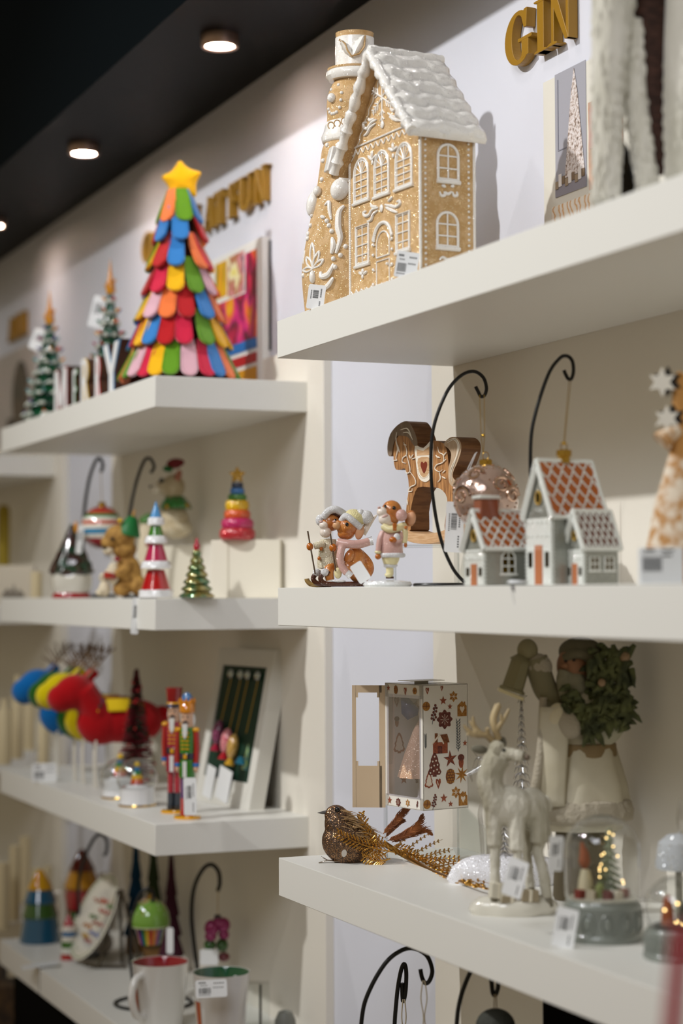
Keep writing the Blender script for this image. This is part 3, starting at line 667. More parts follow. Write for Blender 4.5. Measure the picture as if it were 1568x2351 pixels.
for ri, (yb, rad, n, cols) in enumerate(rows):
    lst = [(math.asin(max(-.97, min(.97, (x-412)/(rad*1.02)))), c) for x, c in front[ri]]
    if ri == 5: lst[1] = (.06, 'b')
    lst = [l for l in lst if l]
    amax, amin = max(a for a, c in lst), min(a for a, c in lst); step = 2*PI/n; a = amax+step; i = 0
    while a < amin+2*PI-step*.6: lst.append((a, cols[i % len(cols)])); a += step; i += 1
    for j, (a, c) in enumerate(lst):
        if c not in used: o = petal[c]; used.add(c)
        else: o = petal[c].copy(); COL.objects.link(o)
        zt = t.by-yb+94; rt = max(8, rad-30 if ri < 5 else rad-18); lean = math.atan2(rad-rt+6+(j % 3)*2, 94); s = 1 if ri < 5 else (.92, .88)[ri-5]
        o.parent = t.e; o.matrix_parent_inverse = Matrix.Identity(4)
        o.location = Vector((math.sin(a)*(rt+5), -math.cos(a)*(rt+5), zt))*u_
        o.rotation_euler = (Matrix.Rotation(a, 3, 'Z') @ Matrix.Rotation(-lean, 3, 'X') @ Matrix.Rotation(R(((j*37) % 9)-4), 3, 'Y')).to_euler(); o.scale = (1, 1, s)
mb = MB(); sx_, sz_ = 418-412, t.by-412
o10 = star2(5, 68, 29, 0, 0, 96)
o10 = [(x*(1 if abs(x) > 1 else 1), z) for x, z in o10]; vs = []
for (x, z) in o10: vs.append((sx_+x, 0, sz_+z))
for (x, z) in o10: vs.append((sx_+x*.72, -9, sz_+z*.72))
for (x, z) in o10: vs.append((sx_+x*.72, 9, sz_+z*.72))
vs += [(sx_, -19, sz_), (sx_, 19, sz_)]
fs = []
for i in range(10):
    j = (i+1) % 10; fs += [(i, i+10, j+10, j), (j, j+20, i+20, i), (i+10, 30, j+10), (j+20, 31, i+20)]
t.part('star', mb.add(vs, fs), felt['y'], subd=2)
label(320, 0, 26, 42, p=at_y(318, 812, .045), drz=0, tilt=20, lean=10, text='small white price label fixed to the left side of the felt tree', u=1)

# ================================================================ GLASS TREES WITH COLOURED BULBS
gt = gloss('tree_green', '#0d4a2a', col2='#08331f', cscale=40); frost = gloss('tree_snow', '#c9cfc4'); amber = gloss('amber_plastic', '#e89a10', trans=.3)
bulbc = [gloss('bulb%d' % i, c, trans=.2, rough=.1) for i, c in enumerate(['#c0242a', '#e2661a', '#43258a', '#1a2a8a', '#127a66', '#a01260', '#7fb6bd', '#e39b1a'])]
def bulb_tree(cx, top, rad, base_h, Y, lb, n=9):
    t = px_thing('ceramic_tree', lb, 'christmas tree', cx, Y, ZL, group='ceramic trees with coloured bulbs')
    H = t.by-top
    t.part('foot', MB().lathe([(rad*.95, 0), (rad, 5), (rad*.8, 12), (0, 14)], n=24, wob=lambda a, z: 1+.06*math.sin(a*9)), frost)
    for i in range(n):
        z0 = 10+(H-12)*i/n; r0 = rad*(1-i/n*.93); h = H/n
        mb = MB(); mb.lathe([(r0*.6, z0-h*.1), (r0, z0), (r0*.98, z0+h*.22), (r0*.72, z0+h*.8), (r0*.55, z0+h*1.3)], n=36, wob=lambda a, z, i=i: 1+.09*math.sin(a*8+i*2))
        mb.m(1)
        for k in range(8):
            a = 2*PI*k/8+i*.6; mb.ell((r0*1.02*math.cos(a), r0*1.02*math.sin(a), z0+h*.2), (r0*.17+2, r0*.17+2, h*.2), n=8, k=5)
        t.part('branch_tier', mb, [gt, frost])
    rr = random.Random(int(cx))
    for i in range(n):
        for k in range(7):
            if rr.random() < .25: continue
            a = 2*PI*k/7+i*.5+rr.uniform(-.2, .2); r0 = rad*(1-i/n*.93)*1.02; z = 12+(H-12)*i/n+6
            mb = MB().lathe([(2.4, 0), (4.0, 4), (3.2, 8), (0, 15)], n=8, c=(r0*math.cos(a), r0*math.sin(a), z), r=Matrix.Rotation(a, 3, 'Z') @ rotm(0, 60, 0))
            t.part('bulb', mb, bulbc[(i*5+k*3+rr.randint(0, 3)) % 8])
    mb = MB()
    for k in range(9): mb.tube([(0, 0, H+12), (19*math.cos(k*2.4)*.8, 19*math.sin(k*2.4), H+14+(k % 3-1)*15)], (5, .6), n=6)
    mb.lathe([(8, H-6), (12, H+12), (6, H+30), (2.2, H+58), (0, H+78)], n=10); t.part('spire', mb, amber)
    return t
bulb_tree(113, 738, 54, 0, .05, 'green ceramic tree with coloured bulbs and amber spire left of the letter M')
bulb_tree(253, 668, 56, 0, .10, 'green ceramic tree with coloured bulbs and amber spire behind the letters', 10)
l_ = label(222, 0, 34, 74, p=at_y(216, 752, .10), tilt=14, lean=0, text='blurred white hanging label left of the rear ceramic tree'); l_.part('string', MB().tube([(17, 0, 72), (30, 0, 80), (36, 0, 60)], 1), tagw)
l_ = label(84, 0, 40, 50, p=at_y(82, 805, .05), tilt=22, lean=0, text='blurred white hanging label left of the front ceramic tree'); l_.part('string', MB().tube([(17, 0, 48), (26, 0, 54), (32, 0, 30)], 1), tagw)
# standing wooden letters MERRY
wood_d = mat('letter_wood', '#4a2c16', .6, col2='#3a2010', cscale=30)
for c, x0, x1, y0, y1, colr, lb in (('M', 125, 166, 926, 852, '#a0202a', 'wooden letter M with a red and white front'), ('E', 168, 188, 922, 850, '#2f8a3a', 'wooden letter E with a green and white front'), ('R', 185, 216, 906, 826, '#e0b400', 'wooden letter R with a yellow front, first of the two'), ('R', 218, 242, 902, 820, '#c8281e', 'wooden letter R with a red front beside the Y'), ('Y', 236, 288, 892, 795, '#2a78a8', 'wooden letter Y with a blue edge beside the felt tree')):
    a, b = spot(x0, .03, ZL), spot(x1-9, .03, ZL); hgt = (proj(a)[1]-y1-(proj(a)[1]-y0)*.0)*depth(a)/FPX; wd = (b.x-a.x)
    e = Thing('wooden_letter', lb, 'letter', (a.x, a.y, ZL), 1, 0, 'standing letters spelling MERRY')
    gw = {'M': .84, 'E': .54, 'R': .58, 'Y': .62}[c]; body = MB(); edge = MB(); face = MB()
    for k, poly in enumerate(GL[c][1] if c != 'M' else [rect(.04, 0, .22, 1), rect(.62, 0, .80, 1), [(.04, 1), (.26, 1), (.50, .2), (.36, .1)], [(.80, 1), (.58, 1), (.34, .2), (.5, .1)]]):
        P = [(x/gw*wd, z*hgt) for x, z in poly]; body.prism(P, .0001*k, .028); cxp = sum(p[0] for p in P)/len(P); czp = sum(p[1] for p in P)/len(P)
        edge.prism([(x, z) for x, z in P], -.0012-.0001*k, .0); face.prism([(cxp+(x-cxp)*.72, czp+(z-czp)*.93) for x, z in P], -.0022-.0001*k, -.0012)
    e.part('letter_body', body, wood_d, smooth=False); e.part('coloured_edge', edge, gloss('edge'+colr, colr), smooth=False); e.part('letter_face', face, tagw, smooth=False)

# ================================================================ WHITE FURRY FIGURE (near right)
fur = mat('white_fur', '#dedbd0', .95, spec=.1, sheen=.6, col2='#c9c6b8', cscale=40, bump=.6, bscale=250, stretch=(1, 1, .25))
brown = mat('brown_knit', '#2a1a14', .9, col2='#4a3026', cscale=140, stretch=(.5, .5, 3))
t = px_thing('furry_figure', 'tall white furry figure with long legs and a brown knitted panel at the right edge', 'plush figure', 1490, .055, Z1)
q = t.q; rr = random.Random(5)
def shag(name, pts, rad, m, tufts=140, tl=26, tr=5):
    mb = MB(); P = spl([t.q(*p) for p in pts], 6); n = len(P); r_ = [rad[0]+(rad[-1]-rad[0])*i/(n-1) for i in range(n)] if len(rad) == 2 else None
    if r_ is None:
        r_ = []; 
        for i in range(n): s_ = i/(n-1)*(len(rad)-1); k = min(int(s_), len(rad)-2); r_.append(rad[k]+(rad[k+1]-rad[k])*(s_-k))
    mb.tube(P, r_, n=18)
    for _ in range(tufts):
        i = rr.randrange(1, n-2); a = rr.uniform(0, 2*PI); d = Vector((math.cos(a), math.sin(a), 0)); p = P[i]+d*r_[i]*.86
        mb.tube([p, p+d*4+Vector((0, 0, -tl*.4)), p+d*rr.uniform(1, 5)+Vector((rr.uniform(-3, 3), 0, -tl))], (tr, tr*.8, .6), n=5)
    t.part(name, mb, m)
shag('leg', [(1425, -120), (1408, 60), (1398, 250), (1393, 400), (1392, t.by-24)], (62, 46, 36, 30, 32), fur, 260, 34, 8)
shag('leg', [(1452, 40, 14), (1462, 200, 14), (1478, 330, 14), (1494, t.by-24, 14)], (30, 28, 25, 26), fur, 130, 30, 7)
shag('leg', [(1600, -120), (1585, 100), (1572, 300), (1570, t.by-30)], (60, 56, 46, 34), fur, 260, 34, 8)
shag('body', [(1500, -420), (1500, -300), (1500, -180), (1505, -120)], (60, 120, 135, 120), fur, 200, 40, 10)
t.part('knitted_panel', MB().tube([q(1490, -100, 34), q(1492, 60, 30), (1496-t.bx, 26, t.by-200), q(1510, 330, 20), q(1516, 398, 18)], (62, 54, 48, 26, 12), n=14, flat=.5), brown)
t.part('dark_base', MB().lathe([(34, 0), (30, 60), (12, 150), (0, 170)], n=16, c=(1440-t.bx, 48, 0), sy=.6), mat('dark_bronze', '#2c2210', .45, .4, col2='#14100a', cscale=60))
# ================================================================ HOOK STANDS
iron = mat('black_wire', '#0d0d0e', .35, spec=.5)
def hook_stand(lb, bx, Y, Z, pts, r, base=None, group='wire ornament hook stands', m=None, drz=0, base_r=None):
    t = px_thing('hook_stand', lb, 'hook stand', bx, Y, Z, drz, group)
    P_ = [t.q(*p) for p in pts]; P_[0] = (P_[0][0], 0, r)
    if base and abs(P_[0][0]-(base[0]-t.bx)) > base[1]*.2: P_ = [(base[0]-t.bx, 0, r)]+P_[0:1]+P_[1:]
    t.part('wire', MB().tube([P_[0]]+spl(P_[1:], 8) if base and len(P_) > len(pts) else spl(P_, 8), r, n=10), m or iron)
    if base: (cx, rx) = base; mb = MB().tube([(cx-t.bx+rx*math.cos(2*PI*i/40), rx*.9*math.sin(2*PI*i/40), r) for i in range(40)], r, n=8, closed=True); t.part('base_ring', mb, m or iron)
    return t
thread = metal('gold_thread', '#b8963c', .3); goldcap = metal('gold_cap', '#c9a24a', .2)
HS = hook_stand('black curved wire hook stand holding the rose gold bauble', 1035, .10, Z2, [(1072, 1344), (1040, 1305), (1012, 1235), (995, 1140), (991, 1050), (999, 975), (1028, 900), (1060, 862), (1090, 851), (1112, 864), (1120, 888), (1116, 906), (1107, 909), (1101, 898), (1095, 886)], 4.2, (1012, 60))
h2 = hook_stand('black curved wire hook stand holding the large glass house ornament', 1270, .135, Z2, [(1262, 1344), (1250, 1310), (1236, 1255), (1222, 1130), (1221, 1020), (1232, 950), (1262, 860), (1288, 822), (1305, 815), (1318, 826), (1321, 850), (1316, 868), (1309, 868), (1303, 858), (1299, 848)], 4.4, (1290, 48))
bpy.context.view_layer.update(); hook2_tip = h2.e.matrix_world @ (Vector(h2.q(1313, 868))*h2.u)
# ---- rose gold bauble
rose = gloss('rose_glass', '#b59a8c', metal=.55, rough=.16, coat=1, bump=.3, bscale=120); rose2 = metal('rose_relief', '#d8b8a4', .18)
t = px_thing('bauble', 'rose gold glass bauble with raised swirls hanging from the first black hook', 'bauble', 1117, .101, Z2)
sz = lambda y: t.by-y
t.part('ball', MB().ell((0, 0, sz(1143)), (76, 76, 78), n=40, k=26), rose, disp=lambda c: 1.2*noise.noise(c*.09))
mb = MB()
for k in range(13):
    a0 = k*2*PI/9+.3*(k % 2); e0 = (.75, .35, .05)[k % 3]
    pts = []
    for i in range(16):
        s_ = i/15; rr_ = .36*(1-s_*.8); aa = a0+rr_*math.cos(s_*9); ee = e0+rr_*math.sin(s_*9)*.8
        pts.append((77*math.cos(ee)*math.cos(aa), 77*math.cos(ee)*math.sin(aa), sz(1143)+78*math.sin(ee)))
    mb.tube(pts, (4.5, 2.2), n=7)
rr = random.Random(3)
for _ in range(120):
    a, e_ = rr.uniform(0, 2*PI), rr.uniform(-.6, 1.3); mb.ell((77*math.cos(e_)*math.cos(a), 77*math.cos(e_)*math.sin(a), sz(1143)+78*math.sin(e_)), 2.2, n=6, k=4)
t.part('raised_swirls', mb, rose2)
c_ = t.part('cap', MB().lathe([(15, sz(1070)), (15, sz(1056)), (12, sz(1054)), (0, sz(1053))], n=20, wob=lambda a, z: 1+.06*math.sin(a*10)), goldcap)
t.part('cap_loop', MB().tube([(7*math.cos(2*PI*i/16), 0, sz(1046)+9*math.sin(2*PI*i/16)) for i in range(16)], 1.1, n=6, closed=True), goldcap, parent=c_)
t.part('thread', MB().tube([t.q(1104, 905), t.q(1107, 1000), t.q(1111, 1038)], .8, n=5).tube([t.q(1115, 905), t.q(1115, 1000), t.q(1112, 1038)], .8, n=5).ell(t.q(1112, 999), 4, n=7, k=5), thread)
tg = label(1040, 1268, 42, 116, p=at_y(1040, 1268, .085), tilt=3.5, lean=0, text='white hanging price label in front of the first black hook stand', drz=0)
tg.part('string', MB().tube([(3, -1, 116), (14, 0, 150), (52, 0, 226), (57, 0, 230)], .9, n=5).tube([(5, -1, 114), (28, 0, 165), (54, 0, 226)], .9, n=5), mat('white_string', '#dcdcdc', .8))

# ================================================================ ROCKING HORSE
PH = spot(895, .155, Z2); ha = R(4); u1 = Vector((math.cos(ha), math.sin(ha), 0)); n1 = Vector((-math.sin(ha), math.cos(ha), 0))
plank = mat('horse_wood', '#c08c58', .6, col2='#8e6038', cscale=60, stretch=(5, 1, .6), bump=.2, bscale=100); plank_d = mat('horse_side', '#7a5230', .55, col2='#664124', cscale=40, stretch=(1, 1, 6))
mane_m = mat('horse_mane', '#8b7763', .6, col2='#7a6652', cscale=40, stretch=(3, 1, 1)); lightw = mat('light_wood', '#d2ad86', .6, col2='#c49a70', cscale=50, stretch=(1, 1, 8)); creamp = mat('cream_paint', '#efe6d6', .6)
t = Thing('rocking_horse', 'painted wooden rocking horse ornament standing on a clear riser', 'ornament horse', PH, 1, ha)
def HX(cx, cy): px, py = 640+cx*.3189, 780+cy*.3189; v = on_plane(px, py, PH, n1)-PH; return (v.dot(u1), v.z)
def hp(pl, y0, y1, sm=3, name=None, m=None, mb=None):
    P = [HX(*c) for c in pl]; P = closed2(P, sm) if sm > 1 else P; mb = mb or MB(); mb.prism(P, y0, y1); return mb
TH = .028
body = [(862, 690), (905, 650), (985, 700), (1005, 770), (1045, 778), (1085, 745), (1110, 725), (1190, 748), (1215, 830), (1222, 900), (1232, 1000), (1262, 1090), (1265, 1200), (1245, 1290), (1240, 1375), (1195, 1375), (1198, 1290), (1215, 1180), (1200, 1110), (1150, 1067), (1080, 1062), (1000, 1064), (968, 1140), (948, 1240), (950, 1365), (912, 1375), (915, 1250), (925, 1150), (937, 1060), (925, 970), (905, 925), (880, 935), (845, 935), (830, 895), (825, 820), (835, 740)]
mb = hp(body, 0, TH, 2); mb.mi = [0]+[1]*(len(mb.mi)-1); t.part('body', mb, [plank, plank_d], smooth=False)
mb = hp([(790, 830), (785, 760), (805, 680), (850, 622), (905, 588), (945, 600), (985, 675), (1002, 745), (985, 770), (960, 740), (930, 700), (880, 690), (850, 700), (826, 760), (815, 832)], -.0006, TH-.0002); mb.mi = [0]+[1]*(len(mb.mi)-1)
t.part('mane', mb, [mane_m, plank_d], smooth=False)
mb = hp([(1190, 752), (1235, 704), (1280, 704), (1312, 740), (1315, 800), (1290, 880), (1262, 940), (1255, 985), (1275, 1012), (1300, 1010), (1280, 1048), (1250, 1055), (1226, 1015), (1224, 930), (1238, 870), (1243, 820), (1225, 785)], -.0006, TH-.0002); mb.mi = [0]+[1]*(len(mb.mi)-1)
t.part('tail', mb, [mat('horse_tail', '#c4ab90', .6, col2='#b59a7e', cscale=60, stretch=(4, 1, 1)), plank_d], smooth=False)
t.part('rocker', hp([(905, 1360), (960, 1385), (1060, 1398), (1160, 1385), (1250, 1350), (1310, 1310), (1318, 1360), (1230, 1435), (1120, 1466), (1040, 1470), (960, 1456), (905, 1425)], -.003, TH+.003), lightw, smooth=False, bevel=.0006)
bl = hp([(985, 765), (1045, 780), (1108, 725), (1112, 850), (1108, 960), (1080, 1015), (1045, 1022), (1008, 985), (992, 880)], -.0010, 0)
bl.m(1); hp([(1000, 790), (1045, 800), (1100, 760), (1100, 830), (1000, 835)], -.0012, 0, 1, mb=bl); hp([(1008, 855), (1098, 852), (1096, 930), (1070, 985), (1045, 990), (1018, 955)], -.0012, 0, mb=bl)
t.part('saddle_blanket', bl, [creamp, lightw], smooth=False)
t.part('heart', hp([(1050, 890), (1062, 876), (1074, 890), (1070, 925), (1052, 962), (1034, 925), (1028, 895), (1038, 877)], -.0016, 0), mat('heart_red', '#7a2c16', .6), smooth=False)
mb = MB()
for pl in ([(905, 740), (925, 790), (925, 830), (900, 850), (895, 880), (920, 890)], [(925, 830), (945, 900), (950, 950), (925, 960), (920, 940)], [(950, 950), (985, 1000), (990, 1040), (955, 1060), (940, 1090), (965, 1090), (965, 1070)], [(925, 760), (905, 755)], [(960, 850), (975, 825)], [(955, 855), (945, 830)], [(962, 860), (990, 850)],
           [(1150, 770), (1160, 810), (1190, 830), (1190, 880), (1145, 900), (1130, 930), (1160, 950), (1185, 935)], [(1190, 880), (1210, 860)], [(1190, 840), (1212, 810)], [(1165, 850), (1145, 840)], [(1160, 950), (1170, 1000), (1150, 1025)], [(1185, 960), (1205, 940)], [(1180, 985), (1207, 1000)], [(1135, 830), (1150, 850)],
           [(855, 665), (850, 720), (862, 790), (850, 850), (858, 870)], [(862, 760), (875, 810)], [(828, 870), (858, 868)], [(960, 1400), (940, 1420), (955, 1440)], [(1005, 1412), (1030, 1430), (1010, 1445)], [(1120, 1405), (1090, 1425), (1115, 1440)], [(1180, 1395), (1160, 1415), (1185, 1430)], [(930, 1150), (935, 1190)],
           [(880, 650), (930, 640), (960, 690)], [(900, 670), (940, 670), (970, 720)], [(1215, 745), (1265, 720), (1295, 760), (1285, 840), (1245, 930), (1240, 1000)], [(1215, 730), (1275, 712), (1305, 770), (1275, 880), (1250, 950), (1250, 1020)]):
    P = spl([(HX(*c)[0], -.0012, HX(*c)[1]) for c in pl], 5); n = len(P); mb.tube(P, [.0003+.0006*math.sin(PI*i/(n-1)) for i in range(n)], n=5)
for i in range(14): a = PI*(1+i/13); x, z = HX(1050+42*math.cos(a), 935-55*math.sin(a)*-1 if False else 935+60*abs(math.sin(a))); mb.ell((x, -.0014, z), .0009, n=6, k=4)
t.part('painted_scroll', mb, creamp)
def riser(lb, px0, px1, Y, d, h, Z, w=None, th=.003, name='acrylic_riser', group='clear acrylic risers', rz=FACE):
    a, b = spot(px0, Y, Z), spot(px1, Y, Z); u = depth(a)/FPX; w = w or (px1-px0)*u
    t = Thing(name, lb, 'riser', a, 1, rz, group)
    mb = MB().box((w/2, d/2, h-th/2), (w, d, th)); t.part('top', mb, ACR, bevel=.0005)
    for x in (th/2, w-th/2): t.part('side', MB().box((x, d/2, (h-th)/2), (th, d, h-th)), ACR, bevel=.0005)
    return t
ACR = thin_glass('acrylic', (.95, .97, .97), .4)
hz0 = HX(1040, 1470)[1]
riser('clear acrylic riser under the wooden rocking horse', 905, 1055, .14, .07, hz0, Z2, group='clear acrylic riser')

# ================================================================ GLASS HOUSES
gglass = gloss('house_grey', '#8d9089', metal=.35, rough=.3, glit=.05, gscale=2500, bump=.2, bscale=400); gwhite = gloss('house_white', '#e2e5e0', rough=.25, glit=.04, gscale=2500, metal=.1)
tile = gloss('tile_orange', '#b5622c', rough=.2, metal=.2); pane = metal('window_gold', '#4a3c14', .25); doorm = gloss('door_orange', '#b8714a')
def glass_house(t, x0, x1, d, eave, ridge, rox, win, gable_door=True, tiles=(5, 6), base=0, ov=7, tile_m=None, mirror=False):
    """box along local x, gable facing local -x, ridge along x"""
    mid = d/2
    t.part('walls', MB().add([(x0, 0, base), (x1, 0, base), (x1, d, base), (x0, d, base), (x0, 0, eave), (x1, 0, eave), (x1, d, eave), (x0, d, eave), (x0, mid, ridge-6), (x1, mid, ridge-6)],
        [(0, 1, 5, 4), (2, 3, 7, 6), (1, 2, 6, 9, 5), (3, 0, 4, 8, 7), (0, 3, 2, 1), (4, 5, 9, 8), (6, 7, 8, 9)]), gglass, smooth=False, bevel=2)
    for sgn in (-1, 1):
        y_e, y_r = (-rox, mid) if sgn < 0 else (d+rox, mid); ze = eave-4; A, B = x0-ov, x1+ov*.6
        P = lambda u, v, o=0: (A+(B-A)*u, y_e+(y_r-y_e)*v+sgn*o*.7, ze+(ridge-ze)*v+o*.7)
        mb = MB(); n_ = len(mb.v); mb.add([P(0, 0), P(1, 0), P(1, 1), P(0, 1), P(0, 0, 4), P(1, 0, 4), P(1, 1, 4), P(0, 1, 4)], [(0, 1, 2, 3), (4, 7, 6, 5), (0, 4, 5, 1), (1, 5, 6, 2), (2, 6, 7, 3), (3, 7, 4, 0)])
        rf_ = t.part('roof', mb, tile_m or tile, smooth=False)
        mb = MB(); nx_, ny_ = tiles
        for e_ in ([P(0, 0, 4), P(1, 0, 4)], [P(0, 1, 4), P(1, 1, 4)], [P(0, 0, 3), P(0, 1, 3)], [P(1, 0, 3), P(1, 1, 3)]): mb.tube(e_, 5.2, n=8)
        if sgn < 0:
            for j in range(ny_):
                for i in range(nx_):
                    off = .5 if j % 2 else 0; pts = []
                    for k in range(7):
                        uu = (i+off+k/6)/nx_
                        if uu <= 1.0: pts.append(P(uu, (j+1-math.sin(PI*k/6)*.85)/ny_, 5))
                    if len(pts) > 1: mb.tube(pts, 2.1, n=6)
        t.part('roof_icing', mb, gwhite, parent=rf_)
    for (wx, wz, ww, wh, nx_, ny_, ar) in win:
        mb = MB(); out = [(wx-ww/2, wz)]+([(wx-ww/2*math.cos(R(a)), wz+wh-ww/2+ww/2*math.sin(R(a))) for a in range(0, 181, 20)] if ar else [(wx-ww/2, wz+wh), (wx+ww/2, wz+wh)])+[(wx+ww/2, wz)]
        mb.prism(out, -1, 1); mb.m(1); mb.tube([(a, -1.5, b) for a, b in out], 2.2, n=7, closed=True)
        for i in range(1, nx_): mb.tube([(wx-ww/2+ww*i/nx_, -1.5, wz), (wx-ww/2+ww*i/nx_, -1.5, wz+wh)], 1.6, n=6)
        for i in range(1, ny_): mb.tube([(wx-ww/2, -1.5, wz+wh*i/ny_), (wx+ww/2, -1.5, wz+wh*i/ny_)], 1.6, n=6)
        mb.box((wx, -2, wz-2), (ww+10, 4, 4)); t.part('window', mb, [pane, gwhite])
    for x, y in ((x0, 0), (x1, 0), (x0, d)):
        mb = MB()
        for i in range(int((eave-base)/9)): mb.ell((x, y, base+5+i*9), 2.6, n=6, k=4)
        t.part('bead_edging', mb, gwhite)
    for k_ in range(5):
        z_ = base+(eave-base)*(.12+.2*k_); P_ = spl([(x0-2.5, d*(.08+.84*i/10), z_+(3 if i % 2 else -2)) for i in range(11)], 3)
        if k_ in (3, 4): t.part('gable_piping', MB().tube(P_, 1.5, n=6), gwhite)
    t.part('gable_piping', MB().tube(spl([(x0-3, mid+(ridge-eave)*.0+d*.10*math.cos(R(a)), eave+(ridge-eave)*.35+d*.13*math.sin(R(a))) for a in range(0, 361, 40)], 3), 1.8, n=6), mat('piping_gold', '#c9a040', .4))
    mb = MB(); G_ = x0-1
    zt = ridge-14
    for y0_, z0_, y1_, z1_ in ((0, eave-6, mid, zt), (d, eave-6, mid, zt)): mb.tube([(G_-ov*.6, y0_, z0_), (G_-ov*.6, y1_, z1_)], 4.5, n=7)
    mb.box((G_, mid, (base+eave)/2), (2, d*.9, eave-base-4)); t.part('gable_icing', mb, gwhite)
    if gable_door:
        mb = MB(); dw = d*.26; mb.box((G_-1.5, mid, base+(eave-base)*.3), (3, dw, (eave-base)*.58)); t.part('door', mb, doorm)
        mb = MB(); mb.box((G_-.8, mid, eave+(ridge-eave)*.35), (3, d*.12, (ridge-eave)*.16))
        for y in (d*.2, d*.8): mb.box((G_-1.5, y, base+(eave-base)*.38), (3, d*.12, (eave-base)*.22))
        t.each('gable_window', mb, pane)
t = px_thing('glass_house', 'small grey glass gingerbread house ornament with a chimney and orange tiled roof', 'ornament house', 1115, .012, Z2, 25, 'glass house ornaments')
glass_house(t, 0, 118, 100, 86, 172, 4, [(60, 28, 36, 52, 2, 3, 1)])
ch = t.part('chimney', MB().box((32, 52, 182), (46, 34, 50)), gloss('brick_red', '#8a4a32', rough=.3), smooth=False)
t.part('chimney_snow', MB().box((32, 52, 206), (56, 42, 9)), gwhite, bevel=3, parent=ch)
t = px_thing('glass_house', 'large grey glass gingerbread house ornament with a front annexe and gold cap', 'ornament house', 1290, .066, Z2, 27, 'glass house ornaments')
glass_house(t, -22, 120, 118, 158, 288, 5, [], tiles=(5, 6))
glass_house_t = t
cz_ = 288
c_ = t.part('cap', MB().lathe([(14, cz_-2), (14, cz_+12), (18, cz_+14), (18, cz_+28), (8, cz_+31), (0, cz_+31)], n=20, c=(48, 59, 0), wob=lambda a, z: 1+.05*math.sin(a*10)), goldcap)
t.part('cap_loop', MB().tube([(48+9*math.cos(2*PI*i/16), 59, cz_+38+10*math.sin(2*PI*i/16)) for i in range(16)], 1.3, n=6, closed=True), goldcap, parent=c_)
bpy.context.view_layer.update(); TL = (t.e.matrix_world.inverted() @ hook2_tip)/t.u
t.part('thread', MB().tube([(TL.x-3, TL.y, TL.z), (47, 59, cz_+40)], .9, n=5).tube([(TL.x+3, TL.y, TL.z), (49, 59, cz_+40)], .9, n=5).ell((48, 59, cz_+44), 4, n=7, k=5), thread)
# front annexe of the large house: gable turned to the same side
an = Thing('x', None, None, (0, 0, 0), t.u); ane = an.e; an_parts = glass_house
class Sub:
    pass
s_ = Sub(); s_.part = lambda name, mb, m, parent=None, **k: t.part(name, shiftmb(mb), m, parent=parent, **k)
s_.each = lambda name, mb, m, **k: t.each(name, shiftmb(mb), m, **k)
def shiftmb(mb):
    mb.v = [(v[0]+22, v[1]-62, v[2]) for v in mb.v]; return mb
bpy.data.objects.remove(ane)
glass_house(s_, 0, 92, 76, 84, 168, 4, [(26, 34, 24, 30, 2, 2, 0), (66, 34, 24, 30, 2, 2, 0)], tiles=(6, 5), tile_m=gloss('tile_mauve', '#7d5348', rough=.15, metal=.3))

# ================================================================ MICE
mfur = gloss('mouse_fur', '#c8803c', rough=.35, col2='#b4682c', cscale=80, coat=.8, glit=.03, gscale=2500); mwhite = gloss('mouse_white', '#eee2d6', rough=.35, glit=.03, gscale=2500); pinkc = gloss('mouse_pink', '#d0a69e', rough=.4, glit=.03, gscale=2500)
knit = mat('mouse_knit', '#e6dcc0', .7, bump=1, bscale=700, glit=.03, gscale=2500); creamc = gloss('mouse_cream', '#e4d9a8', rough=.4); fluff = mat('mouse_fluff', '#f0f0f2', .85, bump=1, bscale=1100, glit=.05, gscale=2500); eyem = gloss('eye_black', '#0c0a0a', rough=.05); ski = gloss('sled_brown', '#4a2210', rough=.35, glit=.03, gscale=2500); orange = gloss('hand_orange', '#b9661c')
t = px_thing('mouse_figurine', 'mouse figurine in a pink coat standing on one leg on a white base', 'figurine', 890, .03, Z2)
q = t.q
def blob(t, name, items, m, vox=1.7, relax=4, disp=None, label=None):
    mb = MB()
    for it in items:
        if it[0] == 'e': mb.ell(it[1], it[2], it[3] if len(it) > 3 else None, n=18, k=12)
        else: mb.tube(spl(it[1], 4), it[2], n=12)
    return t.part(name, mb, m, remesh=vox, relax=relax, disp=disp, label=label)
t.part('base', MB().lathe([(52, 0), (57, 5), (52, 12), (30, 15), (0, 16)], n=40, sy=.7, wob=lambda a, z: 1+.03*math.sin(a*3)), gloss('base_snow', '#e6e9ea', rough=.25, glit=.1, gscale=2500))
hd = blob(t, 'head', [('e', q(900, 1174, 0), (24, 22, 26)), ('e', q(880, 1177, -8), (13, 13, 13)), ('e', q(896, 1190, -3), (22, 19, 18))], mfur, 1.6)
blob(t, 'muzzle', [('e', q(878, 1176, -12), (13, 12, 12)), ('e', q(886, 1192, -12), (17, 13, 15)), ('e', q(892, 1200, -8), (15, 13, 10))], mwhite)
t.part('nose', MB().ell(q(871, 1166, -17), (4, 4, 3), n=10, k=6), pinkc, parent=hd); t.part('eye', MB().ell(q(905, 1167, -20), (4.5, 4, 4.5), n=12, k=8), eyem, parent=hd); t.part('eye', MB().ell(q(885, 1163, -20), (3, 3, 4), n=12, k=8), eyem, parent=hd)
t.part('mouth', MB().ell(q(884, 1186, -22), (8, 4, 3), rotm(0, -20, 0), n=12, k=6), pinkc, parent=hd)
t.part('ear', MB().ell(q(922, 1184, -22), (13, 6, 14), n=18, k=10), pinkc, parent=hd)
